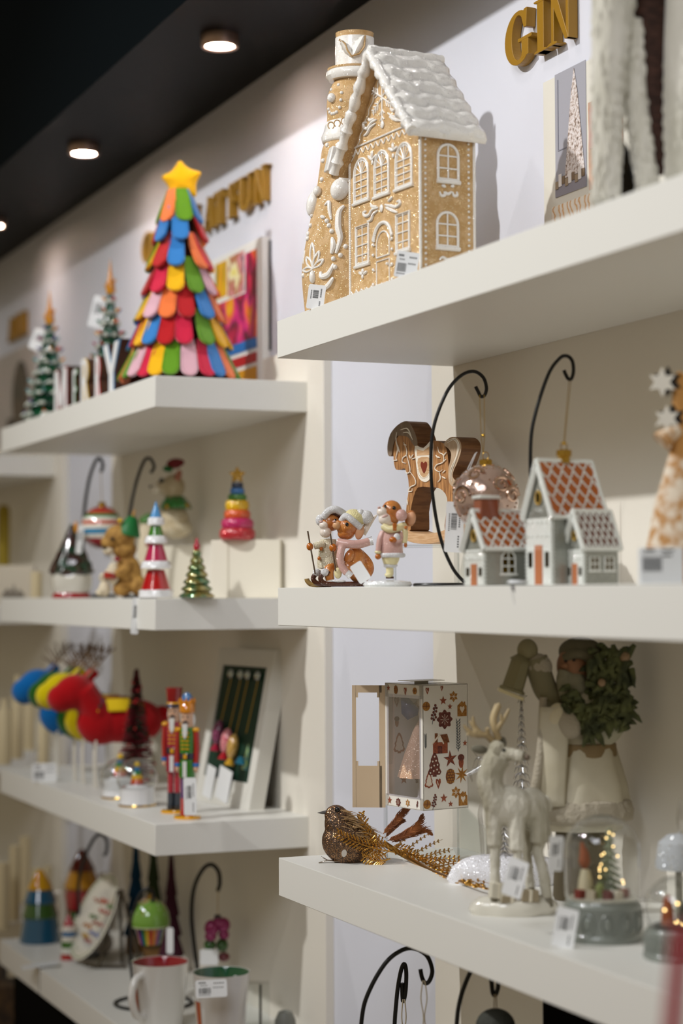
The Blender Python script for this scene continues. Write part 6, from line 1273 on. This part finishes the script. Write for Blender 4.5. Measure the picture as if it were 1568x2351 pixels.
for i in range(900):
    s = rr.random()**.8; z = 14+(H-16)*s; r_ = 46*(1-s)+5; a = rr.uniform(0, 6.283); mb.m(1+int(rr.random() < .35)); mb.tube([(0, 0, z), (r_*math.cos(a), r_*math.sin(a), z+rr.uniform(-4, 5))], (1.8, .8), n=4, cap=False)
t.part('bristles', mb, [mat('stemw', '#3a3a30', .6), mat('bristle_red', '#6a1220', .6), mat('bristle_green', '#1c3420', .7)])
mb = MB()
for i in range(40): s = rr.random()*.9; a = rr.uniform(0, 6.28); r_ = 46*(1-s)+5; mb.ell((r_*math.cos(a), r_*math.sin(a), 16+(H-20)*s), 3, n=7, k=5)
t.each('berry', mb, gl('berry_red', '#a81c20')); t.part('stand', MB().lathe([(16, 0), (14, 8), (4, 12), (0, 12)], n=16), mat('stemw', ''))
for bx, Y, lb, top in ((315, .052, 'small snow globe with a rainbow tree on a white base, in front', 1740), (276, .062, 'small snow globe with a white base, partly behind the front one', 1742)):
    t = px_thing('snow_globe', lb, 'snow globe', bx, Y, Z3L, group='small snow globes on the middle shelf'); H = t.by-top; r_ = 47; b = 44
    t.part('base', MB().lathe([(42, 0), (43, 4), (41, 8), (40, b-3), (37, b), (0, b)], n=40), gl('globe_base', '#dcdcde')); t.part('base_rim', MB().lathe([(42.5, 0), (44, 2), (43, 5)], n=40, cap=False), goldcap)
    t.part('glass_ball', MB().lathe([(r_*math.sin(R(a)), H-r_-r_*math.cos(R(a))) for a in range(61, 181, 7)], n=40, cap=False), thin_glass('globe_glass', (.97, .98, .98), .5))
    z = b
    for rr_, c in ((18, '#9a1a34'), (16, '#c4501c'), (14, '#d8a80c'), (11, '#2f7a3a'), (8, '#1c6aa0')): t.part('tree_ring', MB().lathe([(rr_, z), (rr_*.85, z+9), (0, z+9)], n=20), gl('sr'+c, c)); z += 9
    t.part('tree_star', MB().ell((0, 0, z+5), (7, 4, 7)), gl('ss', '#d8b01c'))
    t.part('snow', MB().lathe([(28, b), (24, b+5), (0, b+7)], n=24), gl('globe_base', ''))
def nutcracker(bx, Y, lb, coat, hatc, crown, legc, bootc):
    t = px_thing('nutcracker', lb, 'nutcracker', bx, Y, Z3L, -14, 'nutcrackers on the middle shelf'); k = 1; skin = gl('nut_skin', '#cfa588'); gold_ = gl('nut_gold', '#d89a08'); navy = gl('nut_navy', '#121f33'); wh = gl('nut_white', '#d6d6d4')
    H = t.by-(1590 if crown else 1577); s = H/285.
    S_ = lambda pr: [(r_*s, z*s) for r_, z in pr]
    t.part('plinth', MB().lathe(S_([(31, 0), (32, 3), (30, 7), (0, 8)]), n=30, sy=.75), gold_)
    for sx in (-1, 1):
        t.part('boot', MB().tube([(sx*8*s, -8*s, 13*s), (sx*8*s, 0, 15*s)], (7*s, 8*s)).lathe(S_([(8, 8), (8, 44), (9, 46), (0, 47)]), c=(sx*8*s, 0, 0), n=16), gl('bt'+bootc, bootc)); t.part('leg', MB().lathe(S_([(7, 46), (7.5, 102), (0, 103)]), c=(sx*8*s, 0, 0), n=16), gl('lg'+legc, legc))
    t.part('coat', MB().lathe(S_([(17, 92), (19, 96), (16, 136), (17, 150), (18, 190), (14, 206), (0, 208)]), n=28, sy=.85), gl('ct'+coat, coat)); t.part('belt', MB().lathe(S_([(17.5, 134), (18, 136), (18, 146), (17, 148)]), n=28, sy=.85, cap=False), navy); t.part('buckle', MB().box((0, -15.5*s, 141*s), (8*s, 3*s, 10*s)), gold_)
    mb = MB()
    for i in range(5):
        for sx in (-1, 1): mb.box((sx*5*s, -15.5*s, (158+i*9)*s), (8*s, 2*s, 3*s))
    t.part('frogging', mb, gold_); t.part('tunic_front', MB().box((-1*s, -15*s, 112*s), (9*s, 3*s, 36*s)), wh)
    for sx in (-1, 1):
        a = t.part('arm', MB().tube([(sx*21*s, 0, 196*s), (sx*23*s, 0, 160*s), (sx*22*s, -2*s, 124*s)], (7*s, 7*s, 6*s), n=14), gl('nut_sleeve', '#a01818')); t.part('epaulette', MB().ell((sx*21*s, 0, 200*s), (9*s, 8*s, 6*s)), gold_, parent=a); t.part('cuff', MB().lathe(S_([(7.5, 0), (7.5, 8)]), c=(sx*22*s, -2*s, 118*s), n=14), gl('nut_blue', '#2a6ab4'), parent=a); t.part('hand', MB().ell((sx*22*s, -3*s, 112*s), (6*s, 6*s, 8*s)), skin, parent=a)
    hd = t.part('head', MB().lathe(S_([(12, 204), (14, 210), (14, 242), (0, 244)]), n=24), skin); t.part('hair', MB().ell((0, 6*s, 222*s), (18*s, 11*s, 24*s)), wh); t.part('beard', MB().prism([(-6*s, 214*s), (6*s, 214*s), (5*s, 190*s), (0, 180*s), (-5*s, 190*s)], -18*s, -14*s), wh)
    t.part('eye', MB().ell((-5*s, -13.5*s, 230*s), (2*s, 1.5*s, 2.4*s)).ell((5*s, -13.5*s, 230*s), (2*s, 1.5*s, 2.4*s)), navy, parent=hd); t.part('nose', MB().ell((0, -15*s, 224*s), (2.6*s, 3*s, 3*s)), skin, parent=hd); t.part('moustache', MB().tube([(-8*s, -14*s, 216*s), (0, -16*s, 219*s), (8*s, -14*s, 216*s)], (1*s, 2.6*s, 1*s)), navy, parent=hd)
    if crown:
        t.part('crown', MB().lathe(S_([(15, 238), (17, 240), (18, 266)]), n=40, cap=False, wob=lambda a, z: 1).lathe(S_([(14, 240), (15, 264)]), n=40, cap=False), gl('crown_gold', '#c87a08'), solid=1)
        mb = MB()
        for i in range(9): a = 2*PI*i/9; mb.lathe(S_([(4, 262), (2.5, 268), (0, 274)]), c=(17*s*math.cos(a), 17*s*math.sin(a), 0), n=8)
        t.part('crown_point', mb, gl('crown_gold', '')); t.part('cap', MB().lathe(S_([(14, 258), (13, 272), (8, 282), (0, 285)]), n=24), gl('cap_blue', '#3c70a8'))
    else: t.part('tall_hat', MB().lathe(S_([(15, 248), (16, 250), (19, 283), (0, 285)]), n=30), gl('hat_r', hatc)); t.part('hat_band', MB().lathe(S_([(16, 244), (16.5, 250)]), n=30, cap=False), gold_, solid=1.5); t.part('hat_visor', MB().lathe(S_([(15, 238), (19, 240), (16, 246)]), n=30, cap=False), navy, solid=1.5)
nutcracker(430, .07, 'nutcracker in a green coat with a gold crown, in front', '#2f7a12', '#8a1a1a', True, '#5a2a6a', '#b02418')
nutcracker(400, .076, 'nutcracker in a crimson coat with a tall red hat, behind the crowned one', '#a01238', '#8a1a1c', False, '#a82838', '#10202f')
label(436, 0, 30, 86, p=at_y(437, 1872, .052), drz=-8, tilt=-1, lean=0, text='white price label hanging in front of the crowned nutcracker')
# framed candy display
fx = at_z(569, 1862, Z3L); e = Thing('shadow_box', 'white framed display of glass sweets and bells on a green panel leaning on the wall', 'framed display', (fx.x, .196, Z3L), 1, R(7), tilt=(-11, 0))
FWd, FH = .21, .268; fr_ = mat('frame_white', '#dcdad2', .5)
for c, d in (((-.011, .014, FH/2), (.022, .028, FH)), ((-FWd+.011, .014, FH/2), (.022, .028, FH)), ((-FWd/2, .014, FH-.015), (FWd-.044, .028, .030)), ((-FWd/2, .014, .022), (FWd-.044, .028, .044))): e.part('frame_side', MB().box(c, d), fr_, bevel=.0008)
e.part('green_panel', MB().box((-FWd/2, .005, FH/2), (FWd-.044, .003, FH-.02)), mat('panel_green', '#06301f', .6))
e.part('back_board', MB().box((-FWd/2, .034, FH*.42), (FWd*.8, .006, FH*.8)), mat('board_dark', '#2a1a0c', .7))
for i, (x, c1, c2, z) in enumerate(((-.148, '#a04a78', '#3a1020', .10), (-.112, '#c8506a', '#e0a0a0', .088), (-.085, '#d8b070', '#a8801c', .080), (-.048, '#1a6a8a', '#a8c060', .085))):
    g_ = e.part('glass_sweet', MB().ell((x+0, -.006, z+.02), (.011, .010, .022), n=16, k=12) if i < 3 else MB().lathe([(.013, z-.02), (.010, z+.01), (.008, z+.03), (0, z+.045)], n=18, c=(x, .012, 0)), gl('sweet%d' % i, c1, col2=c2, cscale=300, stretch=(1, 1, 1))); e.part('ribbon', MB().tube([(x, -.004, z+.04), (x+.002, .001, FH-.04)], .0008, n=5), thread, parent=g_)
    e.part('wrapper', MB().lathe([(.010, -.012), (.004, 0), (0, .001)], n=10, c=(x+0, -.006, z)), gl('wrap%d' % i, ['#a8183c', '#b81c2c', '#cfa030', '#1a8ab0'][i]), parent=g_); e.part('silver_bow', MB().ell((x, -.001, FH-.045), (.010, .004, .008)), metal('silver', '#b8c0bc', .25))
for x, w_ in ((-.155, .035), (-.10, .05)): e.part('card', MB().box((x, -.003, .035), (w_, .001, .055), rotm(4, 10, 0)), tagw, smooth=False)
label(102, 0, 56, 42, Y=.012, Z=Z3L, drz=12, text='blurred white price label in front of the felt reindeer')

# ================================================================ MIDDLE BAY, FOURTH SHELF
def stack_mug(name, lb, bx, Y, tiers, handle=True, hx=1):
    t = px_thing(name, lb, 'mug', bx, Y, Z4L, group='stacked tree mugs'); z = 0
    for i, (r0, r1, h, c) in enumerate(tiers): t.part('tier', MB().lathe([(r0*.96, z), (r0, z+3), (r1, z+h), (0, z+h)] if r1 else [(r0, z), (r0*.96, z+4), (r0*.3, z+h*.85), (0, z+h)], n=32), gl('mg'+c, c)); z += h*.97
    if handle: zz_ = z*.55; t.part('handle', MB().tube(spl([(tiers[0][0]*.72, 0, z*.66), (tiers[0][0]*1.02, 0, z*.66), (tiers[0][0]*1.14, 0, z*.45), (tiers[0][0]*1.06, 0, z*.2), (tiers[0][0]*.8, 0, z*.12)], 5), 6.5), gl('handle_cream', '#cfc6b8'))
stack_mug('tree_mug', 'blue and green stacked tree mug with a yellow lid at the far left', 92, .07, [(48, 38, 58, '#0a4c6a'), (42, 33, 34, '#2c5218'), (38, 27, 32, '#0a4c6a'), (30, 0, 46, '#c08c08')])
stack_mug('tree_mug', 'red, green and yellow stacked tree mug behind the blue one', 188, .185, [(52, 42, 50, '#2c5a24'), (48, 36, 48, '#8e1018'), (42, 28, 42, '#b07808'), (31, 0, 50, '#642014')])
hook_stand('dark wire hook stand between the tree mugs and the plate', 205, .12, Z4L, [(186, 2140), (180, 2090), (180, 2030), (192, 1975), (215, 1928), (232, 1917), (245, 1932), (244, 1958), (238, 1966)], 4, (205, 34), m=wired)
t = px_thing('santa_ornament', 'tiny striped santa ornament with a red pointed hat left of the plate', 'figurine', 158, .075, Z4L)
z = 0
for r0, r1, h, c in ((20, 18, 14, '#a01018'), (19, 17, 14, '#cfd0c8'), (18, 18, 14, '#3c6a28'), (18, 17, 12, '#d0ccc0'), (17, 16, 12, '#1c5c8c'), (17, 14, 12, '#cfc8be'), (14, 0, 32, '#9a1420')): t.part('band', MB().lathe([(r0, z), (r1, z+h), (0, z+h)], n=20), gl('sb'+c, c)); z += h*.97
t = px_thing('snowman_ornament', 'small white snowman ornament with a pink hat behind the plate', 'figurine', 236, .15, Z4L); q = t.q
t.part('body', MB().ell((0, 0, 26), (24, 22, 26)).ell((0, 0, 66), (20, 18, 20)).ell((0, 0, 96), 15), gl('snowy', '#c8c0b8')); t.part('hat', MB().lathe([(16, 104), (14, 116), (8, 126), (0, 130)], n=18), gl('hat_pink', '#a81c3c')); t.part('bauble', MB().ell((-10, -12, 112), 7).ell((6, -14, 116), 7), gl('bb_violet', '#a030a0')); t.part('twig_arm', MB().tube([(14, 0, 100), (26, 0, 140)], (3, 1.5)), twig)
pp = at_y(222, 2157, .115); e = Thing('painted_plate', 'round white painted plate with a green edge standing on a wire easel', 'plate', (pp.x, pp.y, Z4L+.088*math.sin(R(64))+.006), 1, R(4), tilt=(64, 0))
pr = .088; e.part('plate', MB().lathe([(0, -.006), (pr*.55, -.006), (pr*.98, .005), (pr, .007), (pr*.97, .008), (pr*.62, -.002), (0, -.003)], n=56), gl('plate_white', '#dcd8cc'))
mb = MB()
for i in range(60): a = 2*PI*i/60; mb.ell((pr*.93*math.cos(a), pr*.93*math.sin(a), .0065), .0022, n=6, k=4)
e.part('green_edge', mb, gl('edge_green', '#6a8a50'))
for i, (x, y, a, l, c) in enumerate(((-.03, .03, 20, .05, '#b86a4a'), (.0, .035, -30, .03, '#c0502c'), (.02, .015, 10, .05, '#b04030'), (-.02, 0, 40, .04, '#4a7a3a'), (.01, -.01, -10, .05, '#a8503c'), (-.03, -.02, 0, .04, '#c07828'), (.02, -.03, 25, .05, '#4a6ab0'), (0, -.045, 15, .04, '#a03830'), (-.02, -.04, -20, .03, '#c8a030'), (.04, .03, 60, .03, '#5a8a4a'))):
    P = [(x+(k-3)*l/6, y+.004*math.sin(k*2+i), -.0015) for k in range(7)]; e.part('painted_motif', MB().tube(P, (.0034), n=6, flat=.4), gl('pm%d' % i, c))
t = px_thing('plate_easel', 'brown wire easel behind the painted plate', 'easel', 262, .13, Z4L); q = t.q; ez = mat('easel_brown', '#4a4030', .6)
t.part('leg', MB().tube([(-34, -10, 4), (8, 10, 176)], 4), ez); t.part('leg', MB().tube([(60, 10, 4), (16, 10, 176)], 4), ez); t.part('leg', MB().tube([(14, 40, 4), (12, 12, 176)], 4), ez); t.part('ledge', MB().tube([(-66, -26, 14), (-40, -6, 4), (30, -6, 4)], 4), ez)
for bx, c, top, lb in ((312, '#073c5c', 1930, 'dark blue felt tree at the back of the fourth shelf'), (352, '#28361a', 1925, 'dark green felt tree at the back of the fourth shelf'), (393, '#3c0f22', 1965, 'dark purple felt tree at the back of the fourth shelf')):
    t = px_thing('felt_cone_tree', lb, 'christmas tree', bx, .215, Z4L, group='felt cone trees at the back'); H = t.by-top
    t.part('foot', MB().box((0, 0, 20), (44, 30, 40)), mat('foot_wood', '#8a6434', .6)); mb = MB(); pr_ = []
    for i in range(5): r_ = 30*(1-i/5.6); z = 40+(H-40)*i/5; pr_ += [(r_, z), (r_*.96, z+4), (r_*.55, z+(H-40)/5)]
    t.part('tree', mb.lathe(pr_+[(0, H)], n=24, wob=lambda a, z: 1+.05*math.sin(a*9)), mat('fc'+c, c, .95, bump=.8, bscale=300))
hook_stand('wire hook stand with a round base holding the cupcake ornament', 350, .10, Z4L, [(310, 2296), (300, 2200), (303, 2120), (318, 2062), (338, 2042), (350, 2050), (352, 2066), (348, 2072)], 4, (352, 88), m=wired)
hook_stand('curved wire hook stand holding the pink glass ornament', 470, .20, Z4L, [(462, 2222), (446, 2170), (440, 2100), (446, 2040), (466, 1998), (486, 1987), (502, 2003), (505, 2030), (500, 2048)], 5, (490, 34), m=wired)
t = px_thing('cupcake_ornament', 'cupcake ornament with green icing, sprinkles and a rainbow cup', 'ornament', 345, .101, Z4L); zq = lambda y: t.by-y
t.part('icing', MB().lathe([(44, zq(2128)), (46, zq(2115)), (43, zq(2098)), (36, zq(2082)), (24, zq(2071)), (11, zq(2065)), (0, zq(2064))], n=36), gl('cc_green', '#6f9a3c')); mb = MB(); cols = ['#b03018', '#c87a10', '#8a1a50', '#3a3a8a', '#2a7a3a', '#c8a020']
n_ = 24
for i in range(n_):
    mb.m(i % 6); a0, a1 = 2*PI*i/n_, 2*PI*(i+1)/n_; mb.add([(24*math.cos(a0), 24*math.sin(a0), zq(2168)), (24*math.cos(a1), 24*math.sin(a1), zq(2168)), (36*math.cos(a1), 36*math.sin(a1), zq(2127)), (36*math.cos(a0), 36*math.sin(a0), zq(2127))], [(0, 1, 2, 3)])
t.part('cup', mb, [gl('cc'+c, c) for c in cols]); t.part('cup_rim', MB().lathe([(45, zq(2128)), (46, zq(2125)), (38, zq(2123))], n=36, cap=False), gl('cc_rim', '#b8c098')); mb = MB()
for i in range(90): a = rr.uniform(0, 6.28); e_ = rr.uniform(.35, 1.5); mb.m(i % 3); mb.ell((44*math.cos(e_)*math.cos(a), 44*math.cos(e_)*math.sin(a), zq(2116)+52*math.sin(e_)), 2.4, n=6, k=4)
t.part('sprinkles', mb, [gl('sp1', '#c08a60'), gl('sp2', '#b86a50'), gl('sp3', '#b8b0a0')]); t.part('thread', MB().tube([(0, 0, zq(2062)), (4, 0, zq(2070)+30)], .8, n=5), thread); t.part('cap', MB().lathe([(8, zq(2066)), (8, zq(2056)), (0, zq(2054))], n=12), goldcap)
label(392, 0, 16, 60, p=at_y(390, 2190, .12), lean=0, text='grey label hanging right of the cupcake ornament', bars=False)
t = px_thing('pink_ornament', 'pink and green glass flower ornament hanging on the curved hook', 'ornament', 498, .201, Z4L); q = t.q; pk = gl('pink_glass', '#9a1464', metal=.3)
t.part('flower', MB().ell(q(486, 2132, -4), (17, 14, 20)).ell(q(512, 2126, 4), (17, 14, 18)).ell(q(484, 2150, -6), (14, 12, 12)).ell(q(514, 2148, 4), (13, 12, 12)).ell(q(500, 2118, 0), (12, 12, 12)), pk); t.part('leaf', MB().ell(q(482, 2170, -4), (13, 11, 13)).lathe([(10, -12), (14, 0), (10, 12)], n=16, c=q(510, 2172, 2), cap=False), gl('leaf_glass', '#2a5a1c'), solid=2)
t.part('berry', MB().ell(q(514, 2198, 0), (14, 11, 11)), gl('berry_glass', '#6a1020')); t.part('thread', MB().tube([q(500, 2112), q(501, 2046)], .8, n=5), thread); t.part('cap', MB().lathe([(8, 0), (8, 8), (0, 10)], n=12, c=q(500, 2110)), mat('cap_grey', '#4a4448', .4))
label(478, 0, 42, 36, p=at_y(480, 2216, .185), lean=0, text='small blank white label under the pink glass ornament', bars=False)
def cup(lb, bx, Y, top, r, inc, hang, print_a=None):
    t = px_thing('coffee_mug', lb, 'mug', bx, Y, Z4L, group='white coffee mugs at the bottom'); H = t.by-top; wm = gl('mug_white', '#dcdad6'); im = gl('in'+inc, inc)
    t.part('body', MB().lathe([(0, 0), (r*.72, 0), (r*.76, 3), (r*.97, H-2), (r*.99, H), (r*.95, H-.5)], n=56, cap=False), wm); t.part('inside', MB().lathe([(r*.95, H-.5), (r*.92, H-4), (r*.70, 8), (0, 7)], n=56, cap=False), im)
    a = R(hang); d = Vector((math.cos(a), math.sin(a), 0)); t.part('handle', MB().tube(spl([d*r*.88+Vector((0, 0, H*.84)), d*r*1.22+Vector((0, 0, H*.80)), d*r*1.40+Vector((0, 0, H*.55)), d*r*1.18+Vector((0, 0, H*.26)), d*r*.80+Vector((0, 0, H*.20))], 6), 8.5, n=14), wm)
    return t, H
t, H = cup('white mug with a red inside at the bottom of the photo', 368, .062, 2208, 67, '#8c0a1c', -128)
t.part('print', MB().lathe([(67*.80+.6, 20), (67*.90+.6, H*.62)], n=10, arc=.12, a0=R(172), cap=False), gl('print_rust', '#a8604a'))
t, H = cup('white mug with a green inside and a price label, right of the red one', 508, .105, 2232, 68, '#0a4a2a', 60)
for i, c in enumerate(('#b8602c', '#c09a50', '#a83a30', '#b8602c')): t.part('printed_stripe', MB().lathe([(68*.775+.6, 10), (68*.90+.6, H*.64)], n=3, arc=.02, a0=R(188+i*9), cap=False), gl('ps'+c, c))
label(487, 0, 72, 40, p=at_y(486, 2290, .062), drz=4, tilt=-2, lean=4, text='white price label stuck on the front of the green mug')
t = px_thing('grey_dish', 'small rounded grey dish standing at the right end of the middle fourth shelf', 'dish', 655, .22, Z4L); t.part('dish', MB().lathe([(24, 0), (26, 10), (24, 40), (16, 58), (0, 64)], n=28), mat('dish_grey', '#7c7e78', .5))
t = px_thing('clear_box', 'clear box with a dark edge behind the green mug', 'box', 588, .2, Z4L); t.part('box', MB().box((0, 20, 50), (60, 40, 100)), ACR, bevel=1); t.part('edge', MB().tube([(10, -1, 0), (10, -1, 100)], 3), mat('edge_dark', '#3c3a30', .5))
t = px_thing('loose_label', 'loose white label lying over the fourth shelf edge at the bottom left', 'price label', 92, .004, Z4L); t.part('card', MB().box((0, 0, 4), (84, 40, 1.2), rotm(0, -6, 12)), tagw); t.part('clip', MB().box((6, -16, -28), (10, 3, 60)), mat('clip_slate', '#3a4048', .5))

# ================================================================ FARTHEST BAY
cr = mat('candle_cream', '#d6c6a0', .6); X3 = -.028
def far(name, lb, cat, bx, Y, Z, mb, m, group=None, part='body'):
    t = px_thing(name, lb, cat, bx, Y, Z, group=group); t.part(part, mb, m); return t
far('yellow_candle', 'tall yellow candle on the far second shelf', 'candle', 8, .20, X3, MB().lathe([(14, 0), (14, 210), (10, 222), (0, 224)], n=18), mat('candle_yellow', '#a08a20', .6))
t = far('picture_box', 'cream box with a grey printed church on the far second shelf', 'box', 30, .06, X3, MB().box((0, 20, 44), (94, 40, 88)), mat('box_cream', '#cfc6b4', .5), part='box'); t.part('church_print', MB().prism([(-26, 4), (26, 4), (26, 22), (14, 34), (8, 24), (2, 46), (-4, 28), (-14, 36), (-26, 20)], -.6, 0), mat('print_grey', '#80786c', .6), smooth=False)
far('candle_pillar', 'cream pillar candle with a dark wick post on the far second shelf', 'candle', 84, .10, X3, MB().lathe([(13, 0), (13, 72), (0, 74)], n=18), cr, 'cream pillar candles')
for i, (bx, Y, h, r_) in enumerate(((10, .06, 150, 16), (40, .12, 190, 14), (66, .2, 120, 14), (100, .14, 110, 13))):
    far('candle_pillar', ['cream candle leftmost on the far third shelf', 'tall cream candle behind the blue reindeer', 'cream candle second from the right on the far third shelf', 'cream candle rightmost on the far third shelf'][i], 'candle', bx, Y, Z3+X3, MB().lathe([(r_, 0), (r_, h*.8), (r_*.5, h*.88), (r_*.5, h), (0, h)], n=18), cr, 'cream pillar candles')
for i, (bx, Y, h, r_) in enumerate(((6, .05, 150, 16), (34, .10, 170, 13), (58, .18, 150, 13), (84, .14, 120, 12), (110, .2, 100, 11))):
    far('candle_pillar', ['cream candle leftmost on the far fourth shelf', 'cream candle second from the left on the far fourth shelf', 'cream candle in the middle of the far fourth shelf', 'cream candle fourth from the left on the far fourth shelf', 'cream candle rightmost on the far fourth shelf'][i], 'candle', bx, Y, Z4+X3, MB().lathe([(r_, 0), (r_, h), (0, h+2)], n=18), cr, 'cream pillar candles')
for i, bx in enumerate((-26, 12, 50)): far('wooden_box', ['brown wooden box at the left edge on the far bottom shelf', 'brown wooden box in the middle on the far bottom shelf', 'brown wooden box rightmost on the far bottom shelf'][i], 'box', bx, .04, -1.05+X3, MB().box((0, 60, 130), (44, 120, 260)), mat('crate_brown', '#5a4020', .7, col2='#2c1e10', cscale=20), 'brown wooden boxes')
# ================================================================ BOTTOM OF THE NEAR BAY
twine = mat('beige_twine', '#a89a80', .8)
hook_stand('large black wire hook stand on the near fourth shelf', 905, .045, Z4, [(850, 2540), (832, 2420), (834, 2330), (853, 2272), (888, 2215), (922, 2188), (952, 2182), (982, 2198), (995, 2230), (990, 2254), (980, 2262), (972, 2250), (968, 2230)], 5.2, (905, 60))
hook_stand('narrow black wire hook stand seen edge-on beside the large one', 922, .10, Z4, [(905, 2540), (906, 2400), (912, 2300), (921, 2240), (930, 2217), (935, 2236), (933, 2280), (927, 2302), (925, 2260)], 5, (915, 50), drz=60) if False else hook_stand('narrow black wire hook stand seen edge-on beside the large one', 922, .10, Z4, [(905, 2500), (906, 2400), (912, 2300), (921, 2240), (930, 2217), (935, 2236), (933, 2280), (927, 2302), (925, 2260)], 5, (915, 50))
hook_stand('black wire hook stand under the near third shelf, right of the cream strip', 1100, .07, Z4, [(1070, 2560), (1052, 2440), (1052, 2350), (1064, 2285), (1092, 2222), (1115, 2204), (1140, 2215), (1148, 2262), (1142, 2288), (1135, 2284), (1132, 2250)], 5.4, (1100, 60))
for bx, Y, y0, lb, w_ in ((976, .0455, 2256, 'beige twine bow and ribbon hanging from the large black hook', 7), (929, .1005, 2298, 'beige twine loop hanging from the narrow black hook', 5), (1141, .0705, 2288, 'beige twine hanging from the third black hook', 3)):
    t = px_thing('twine_loop', lb, 'twine', bx, Y, Z4); q = t.q
    t.part('twine', MB().tube(spl([q(bx-2, y0), q(bx-w_, y0+40), q(bx-1, y0+85), q(bx-6, y0+130), q(bx, y0+170)], 5), 1.6, n=6).tube(spl([q(bx+2, y0), q(bx+w_, y0+40), q(bx+1, y0+85), q(bx+8, y0+130), q(bx, y0+170)], 5), 1.6, n=6), twine)
    t.part('pendant', MB().lathe([(0, 0), (24, 14), (30, 40), (22, 64), (0, 74)], n=20, c=(0, 0, t.by-y0-240)) if bx < 1000 else MB().ell((0, 0, t.by-2360), (46, 40, 40)), mat('pendant_grey', '#3c3e38', .8, bump=1, bscale=160))
bxp = at_y(1262, 2330, .14)
t = Thing('black_filler', 'black crate put in for the dark area under the near third shelf', 'filler', (bxp.x, .13, Z4), 1, 0); t.part('filler', MB().box((.3, .055, .13), (.6, .11, .26)), mat('filler_black', '#060606', .9, spec=.05), bevel=.003)  # black block added to fill the dark area below this shelf
t = Thing('black_filler', 'black crate added to darken the bottom shelf under the middle bay', 'filler', (-1.56, .02, -1.05+DZL), 1, 0); t.part('filler', MB().box((.45, .11, .14), (.9, .22, .28)), mat('filler_black', ''), bevel=.003)  # black block added so the space under this bay goes dark
